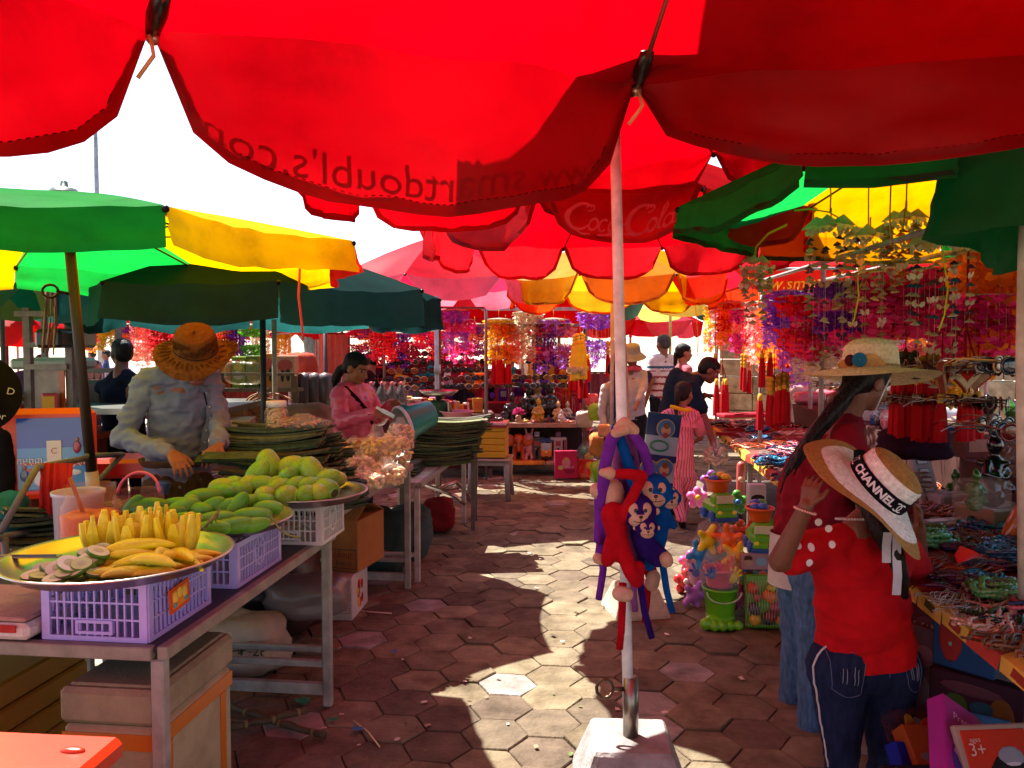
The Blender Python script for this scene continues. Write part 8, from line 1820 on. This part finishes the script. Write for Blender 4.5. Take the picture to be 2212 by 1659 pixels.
for i in range(8):m.tube([P(100+3*i,615,4.9),P(98+4*i+rn.uniform(-4,4),690,4.9),P(96+3*i+rn.uniform(-6,6),760+rn.uniform(-20,20),4.9)],.005,5,C(rn.choice(['#8a7a5c','#a08a5a','#6a3a2a','#b0a890'])))
one('hanging_strings',m,'cloth','tangle of strings and tags hanging from the green umbrella at left','strings')
for(px,py,d_,cn,s,lb)in((230,692,7.5,'yellow',.6,'yellow garland over the far cart'),(310,690,8.0,'salmon pink',1.0,'pale pink garland left of the straw hat'),(345,690,7.8,'deep red',.8,'bright red garland behind the straw hat'),(270,700,8.4,'plum and orange',.7,'plum garland right of the cart'),(490,700,7.6,'orange and red',.75,'orange garland right of the straw hat'),(512,705,7.6,'purple',.75,'purple garland right of the straw hat'),(542,702,7.5,'lime green',.75,'lime green garland above the product boxes'),(562,715,7.9,'cream',.7,'cream garland right of the lime one'),(610,722,8.4,'yellow',.7,'yellow garland by the pale wooden pole'),(190,705,8.2,'orange and red',.6,'orange garland seen through the cart'),(420,690,8.6,'orange',.8,'orange garland hidden behind the straw hat crown')):
 o=one('shell_garland',gmesh(cn),'petal',lb,'garland',P(px,py,d_),px,'shell garlands at the far left');o.scale=(s*1.2,s*1.2,s*.8)
d=6.7;t=thing('product_shelf','wooden shelf of colourful product boxes right of the straw hat','shelf',(0,0,0),0)
A,B=P(470,842,d),P(648,842,d)
m=MB(C('#6a5238'));m.box(((A.x+B.x)/2,d+.18,A.z),(B.x-A.x,.45,.03));part('board',m,'wood',t)
m=MB(C('#5a4630'));q0,q1=P(470,808,d),P(640,808,d);m.box(((q0 .x+q1 .x)/2,d-.06,q0 .z),(q1 .x-q0 .x,.02,.025));part('rail',m,'wood',t)
for px in(478,638):
 q=P(px,842,d);m=MB(C('#5a4630'));m.box((q.x,d-.02,(q.z+.12)/2),(.045,.045,q.z+.12));part('post',m,'wood',t)
for(a,b,top,base,pats,lb)in((470,493,778,'#b0501c',((0,.1,.4,.2,'#c87a1c'),(0,-.25,.4,.1,'#8a2a14')),'orange product box at the left end of the shelf'),(494,523,770,'#7a8a1c',((0,.15,.35,.12,'#c8a02c'),(0,-.1,.4,.14,'#b8a890'),(0,.35,.2,.06,'#a84a1c')),'yellow green bee box on the shelf'),(525,553,768,'#5a6a24',((0,.3,.4,.1,'#a08a2c'),(0,-.2,.4,.2,'#8a7a3c')),'olive green product box on the shelf'),(558,588,763,'#b8702c',((0,.2,.4,.16,'#b04a3c'),(-.2,-.15,.12,.2,'#1c3a2a'),(.2,-.1,.14,.22,'#1c3a2a')),'tan box with two green bottles pictured, behind the dark pole'),(590,632,768,'#b0805c',((0,.2,.42,.2,'#a8483c'),(-.15,-.1,.1,.22,'#24342a'),(.15,-.05,.12,.25,'#2a3a2c')),'pale box with pictured bottles at the right of the shelf')):
 w_=(b-a)/FPX*d;h_=(840-top)/FPX*d;p=P((a+b)/2,(840+top)/2,d)
 packet(lb,p+Vector((0,.14,.0)),(w_*.96,h_*.98,.14),(0,0,0),base,pats,name='product_box',cat='box',kind='paper')
sack('plastic_bag','crumpled cream plastic bag tied on the shelf rail',P(528,812,6.45)-Vector((0,0,.07)),(.14,.08,.09),'#b09a70','film',33,'bag')
sack('paper_sack','brown paper sack under the product shelf',P(505,905,6.9)-Vector((0,0,.12)),(.28,.2,.14),'#8a6030','paper',34,'sack')
m=MB(C('#a8764a'));rn=random.Random(8)
for i in range(9):
 c=P(580+rn.uniform(-14,14),880+rn.uniform(-8,8),6.3);r=rn.uniform(.12,.2);m.tube([c+Vector((r*math.cos(a),.02*i-.1,r*.6*math.sin(a)))for a in np.linspace(rn.uniform(0,2),4.4+rn.uniform(0,1.8),22)],.007,5)
one('rattan_coil',m,'wood','loose coil of rattan canes below the product shelf','rattan coil')
m=MB(C('#c0a078'));m.box((0,0,.12),(.26,.3,.22),0,.01);m.box((0,-.151,.12),(.26,.002,.004),0,0,C('#8a6a48'));m.box((0,0,.235),(.27,.31,.015),0,.004)
one('carton',m,'paper','pale cardboard carton right of the vendor sleeve','carton',P(505,960,5.6)-Vector((0,0,.06)),.2)
m=MB(C('#8a5230'));m.box((0,0,.15),(.5,.4,.5),0,.01);m.box((0,-.201,.15),(.05,.003,.5),0,0,C('#a87a50'));one('carton',m,'paper','brown carton stack below the pale one behind the vendor','carton',P(510,1000,6.0)-Vector((0,0,.42)),.1)
for i,px in enumerate((660,682,704)):
 m=MB(C('#4a3430'));m.lathe([(.001,-.26),(.07,-.26),(.072,.22),(.05,.27),(.001,.28)],16,wob=lambda i_,a:(1+.04*math.sin(a*5+i_),0));one('wrapped_roll',m,'satin',['leftmost','middle','rightmost'][i]+' of three dark film wrapped rolls behind the pink clad woman','roll',P(px,875,6.9),0)
for i,(px,py,d_,r,c_,lb)in enumerate(((640,800,7.2,.16,'#a8402c','rust red covered heap beyond the product shelf'),(655,830,7.0,.1,'#b08078','film wrapped jar heap beside the rolls'),(620,900,6.2,.1,'#b0788a','pink crumpled film bundle on the post'),(660,920,5.9,.16,'#9a6a54','low bag of brown goods behind the crackers'))):
 sack('bundle',lb,P(px,py,d_)-Vector((0,0,r)),(r*1.2,r,r),c_,'film'if i in(1,2)else 'cloth',60+i,'bundle')
for i,(px,py,d_,dim,c_,lb)in enumerate(((652,785,12,(.35,.3,.3),'#d8c030','yellow box shining in the sun beyond the shelf'),(1190,800,12.5,(.9,.5,.45),'#d8a830','large yellow box glowing behind the sunglasses wires'),(330,760,13,(.6,.4,.3),'#c8a050','pale yellow box by the straw hat far behind'))):
 m=MB(C(c_));m.box((0,0,0),dim,0,.02);m.box((0,-dim[1]/2-.002,0),(dim[0]*.7,.004,dim[2]*.3),0,0,C(c_,.7));one('box',m,'plastic',lb,'box',P(px,py,d_),.3)
A=P(30,1060,3.75);B=P(198,900,4.0)
t=thing('picture_cool_box','orange plastic cool box with raised lid showing a blue drink picture','cool box',(P(110,1100,3.9).x,3.9,0),.28)
zc=P(110,985,3.8).z
m=MB(C('#c83a12'));m.box((0,0,zc),(.42,.06,.44),0,.03);part('lid',m,'plastic',t)
m=MB(C('#c0340f'));m.box((0,-.25,.45),(.52,.5,.58),0,.03);part('body',m,'plastic',t)
m=MB(C('#1048b0'));m.box((.03,-.032,zc+.0),(.32,.006,.35),0,0);m.box((.03,-.0335,zc-.07),(.318,.006,.20),0,0,C('#3a8ad0'))
rr=random.Random(3)
for i in range(9):m.at((.03+rr.uniform(-.12,.12),-.0365,zc-.09+rr.uniform(-.05,.05))).ell((0,0,0),(rr.uniform(.02,.05),.001,rr.uniform(.012,.03)),10,5,C('#c0d4e4'))
m.at((0,0,0));m.box((.03,-.0385,zc-.03),(.064,.004,.19),0,.001,C('#c0bcb8'));m.box((.03,-.041,zc-.10),(.065,.003,.028),0,0,C('#9a1418'));m.box((.03,-.041,zc-.05),(.065,.003,.02),0,0,C('#9a1418'))
for(x,z)in((-.07,-.045),(-.06,-.075),(.13,-.05)):m.box((x,-.0395,zc+z),(.085,.003,.014),0,0,C('#9a2420'))
write(m,'C',.04,C('#9a1418'),lambda x,y:(.03+x,-.0435,zc+.015+y));write(m,'CAMBODIA',.0165,C('#c8c4c0'),lambda x,y:(.03+x*.75,-.0435,zc-.05+y))
write(m,'កម្ពុជា',.04,C('#c8c4c0'),lambda x,y:(-.075+x,-.044,zc-.03+y));write(m,'កម្ពុជា',.04,C('#c8c4c0'),lambda x,y:(.135+x,-.044,zc-.04+y))
for(x,z,c_)in((-.1,-.10,'#3a5a8a'),(.13,.03,'#8a2a4a')):m.at((x,-.041,zc+z)).ell((0,0,0),(.018,.001,.03),8,5,C(c_));m.at((x,-.041,zc+z+.036)).ell((0,0,0),(.01,.001,.011),8,5,C('#7a5040'))
part('picture',m,'gloss',t)
m=MB(C('#a81c1c'));m.box((0,0,0),(.42,.3,.10),0,.02);one('red_box',m,'plastic','flat red plastic box behind the vendor elbow','box',P(265,1005,4.3),.1)
t=thing('tube_rack','grey square tube rack at the left with red strings and bags','rack',(0,0,0))
for(a,b)in(((0,1150,2.75),(80,1010,3.0)),((80,1010,3.0),(185,990,3.5)),((185,985,3.5),(265,982,3.9)),((265,982,3.9),(215,1035,3.6)),((-20,1165,2.8),(105,1140,3.1)),((10,1160,2.85),(15,1250,2.85))):
 m=MB(C('#62645f'));m.tube([P(*a),P(*b)],.013,6);part('tube',m,'paint',t)
m=MB(C('#a01818'));rn=random.Random(6)
for i in range(16):x=92+4*i;m.tube([P(x,1003,3.05),P(x+rn.uniform(-5,5),1050,3.0),P(x+rn.uniform(-8,8),1085+rn.uniform(0,40),3.0)],.010,6,C(rn.choice(['#a01818','#8a1010','#b0281c'])))
one('red_cloth',m,'cloth','bunch of red cloth strips hanging from the tube rack','cloth')
t=thing('black_hat','black wide brimmed sun hat with white lettering hung at the left edge','hat',P(-58,850,3.6),(1.25,.2,.5))
m=MB(C('#0e0c0e'));m.lathe([(.19,0),(.18,.004),(.10,.008),(.095,.03),(.09,.09),(.06,.115),(.001,.12)],36);part('straw',m,'cloth',t)
for(s,x,y)in(('Dior',0.06,-.13),('Dior',.10,-.09),('D',.14,.03)):m=MB();write(m,s,.045,C('#b8b0b0'),lambda u,v:(x+u,y+v,.0145));part('lettering',m,'cloth',t)
rn=random.Random(19)
for i in range(26):
 d_=5.0+rn.random()*1.2;px=5+50*rn.random()+(90 if i%4==0 else 0);py=840+90*rn.random();k=rn.randrange(10)
 m=MB(C(SC[k]));
 if i%2:m.ell((0,0,0),(.05,.05,.05),12,8);m.ell((0,-.03,.05),(.03,.03,.03),10,6,C(SC[(k+2)%10]))
 else:m.box((0,0,0),(.1,.08,.12),.3,.01);m.box((0,-.041,0),(.07,.003,.08),.3,0,C(SC[(k+5)%10]))
 one('toy',m,'plastic','%s toy heaped beyond the black hat'%nmS[k],'toy',P(px,py,d_),rn.uniform(-.5,.5),'%s toys heaped beyond the black hat'%nmS[k])
t=thing('toy_table','low table of toys beyond the black hat','table',(px2x(40,5.7),5.7,0));m=MB(C('#a04a3c'));m.box((0,0,.90),(1.0,1.5,.04));m.box((0,0,.45),(.9,1.3,.86),0,.01,C('#6a3430'));part('tabletop',m,'cloth',t)
t=thing('stone_wall','sunlit tan stone block wall behind the right hand stalls','wall',(6.0,11.5,0),-.5)
rn=random.Random(2);m=MB()
for r in range(9):
 x=-3
 while x<4:
  w_=rn.uniform(.35,.7);m.box((x+w_/2,0,.14+.27*r),(w_-.012,.3,.258),0,.012,C('#b09a78',rn.uniform(.8,1.15)));x+=w_
part('blocks',m,'stone',t)
t=thing('tree','grey trunked tree far beyond the product shelf','tree',(px2x(678,21),21,0))
m=MB(C('#6a6254'));m.tube([(0,0,0),(.05,0,1),(-.1,0,2.0),(.1,.1,2.8)],[.3,.24,.2,.12],12);m.tube([(-.05,0,1.6),(-.6,.1,2.2),(-1,.2,2.7)],[.14,.1,.05],8);m.tube([(0,0,1.8),(.6,.1,2.3),(1.1,0,2.8)],[.13,.09,.05],8);part('trunk',m,'wood',t)
m=MB();rn=random.Random(5)
for i in range(1500):
 a,u,r=rn.uniform(0,6.3),rn.uniform(-1,1),rn.random()**.4;q=math.sqrt(1-u*u)*1.4*r;p=Vector((q*math.cos(a),q*math.sin(a),2.95+.75*u*r))
 e=rn.uniform(.08,.16);d1=Vector((rn.uniform(-1,1),rn.uniform(-1,1),rn.uniform(-1,1))).normalized();d2=d1 .orthogonal()
 m.add([p,p+d1*e+d2*e*.4,p+d1*e*2,p+d1*e-d2*e*.4],[(0,1,2,3)],False,C('#3a5220',rn.uniform(.6,1.3)))
part('crown',m,'leaf',t)
m=MB(C('#8a8a8c'));m.tube([(0,0,0),(0,0,9)],[.09,.05],8);one('lamp_post',m,'paint','thin grey pole rising far behind the green umbrella','pole',(px2x(218,22),22,0))
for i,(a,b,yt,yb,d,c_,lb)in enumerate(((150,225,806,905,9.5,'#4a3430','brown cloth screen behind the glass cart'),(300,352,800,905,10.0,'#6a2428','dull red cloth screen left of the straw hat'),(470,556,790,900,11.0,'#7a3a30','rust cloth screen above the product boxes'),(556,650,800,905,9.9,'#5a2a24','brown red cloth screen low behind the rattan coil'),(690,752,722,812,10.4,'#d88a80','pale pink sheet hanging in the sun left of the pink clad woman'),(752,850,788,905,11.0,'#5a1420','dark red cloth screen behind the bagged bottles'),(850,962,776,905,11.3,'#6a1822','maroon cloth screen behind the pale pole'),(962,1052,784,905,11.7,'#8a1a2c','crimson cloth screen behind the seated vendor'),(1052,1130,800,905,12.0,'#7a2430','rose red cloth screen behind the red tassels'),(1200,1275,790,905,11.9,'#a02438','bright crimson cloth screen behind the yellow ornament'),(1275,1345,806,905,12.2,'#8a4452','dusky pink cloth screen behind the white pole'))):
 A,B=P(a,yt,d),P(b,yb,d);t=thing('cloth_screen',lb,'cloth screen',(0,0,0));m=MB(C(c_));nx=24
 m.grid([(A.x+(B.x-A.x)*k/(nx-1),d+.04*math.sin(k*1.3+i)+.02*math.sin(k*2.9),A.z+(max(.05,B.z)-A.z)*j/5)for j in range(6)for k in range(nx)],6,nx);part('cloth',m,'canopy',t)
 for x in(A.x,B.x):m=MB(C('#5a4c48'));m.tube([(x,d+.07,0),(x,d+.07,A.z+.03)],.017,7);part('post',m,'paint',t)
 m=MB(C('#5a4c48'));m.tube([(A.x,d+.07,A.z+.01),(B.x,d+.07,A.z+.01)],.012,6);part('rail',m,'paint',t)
rn=random.Random(71);HC=[('pink','#d87890'),('red','#c01c28'),('orange','#d8701c'),('yellow','#d8b030'),('purple','#6a2a90'),('white','#d0c8c0'),('black','#1c1618'),('teal','#1c7a78')]
wh=['above the bagged bottles','behind the pale pole','over the seated vendor','behind the centre frame']
for i in range(44):
 f=i/44;px=760+520*f+rn.uniform(-8,8);cn,ch=HC[rn.randrange(8)];w_=wh[min(3,int(f*4))];d=10.2+.5*rn.random();m=MB(C(ch));k=i%3
 if k==0:m.box((0,0,-.06),(.10,.03,.13),0,.008);m.box((0,-.017,-.05),(.06,.004,.06),0,0,C(HC[rn.randrange(8)][1]));m.tube([(-.03,0,0),(0,0,.09),(.03,0,0)],.004,5)
 elif k==1:m.lathe([(.001,.03),(.05,.02),(.06,0),(.055,-.01),(.001,.0)],12);[m.tube([(.045*math.cos(a),.045*math.sin(a),0),(.05*math.cos(a),.05*math.sin(a),-.2)],.008,4)for a in np.linspace(0,2*PI,8,False)]
 else:m.ell((0,0,-.05),(.055,.045,.06),10,7);m.ell((0,-.01,.02),(.04,.035,.038),10,7);m.ell((0,-.045,-.05),(.03,.01,.035),8,5,C(HC[rn.randrange(8)][1]));m.tube([(0,0,.05),(0,0,.12)],.003,4)
 nm=('purse','mobile','plush_charm')[k]
 o=one(nm,m,'plush'if k==2 else 'petal','%s hanging %s %s'%(cn,nm.replace('_',' '),w_),nm.replace('_',' '),P(px,800+50*rn.random(),d),rn.uniform(-.6,.6),'%s %ss %s'%(cn,nm.replace('_',' '),w_));o.scale=(1.25,)*3
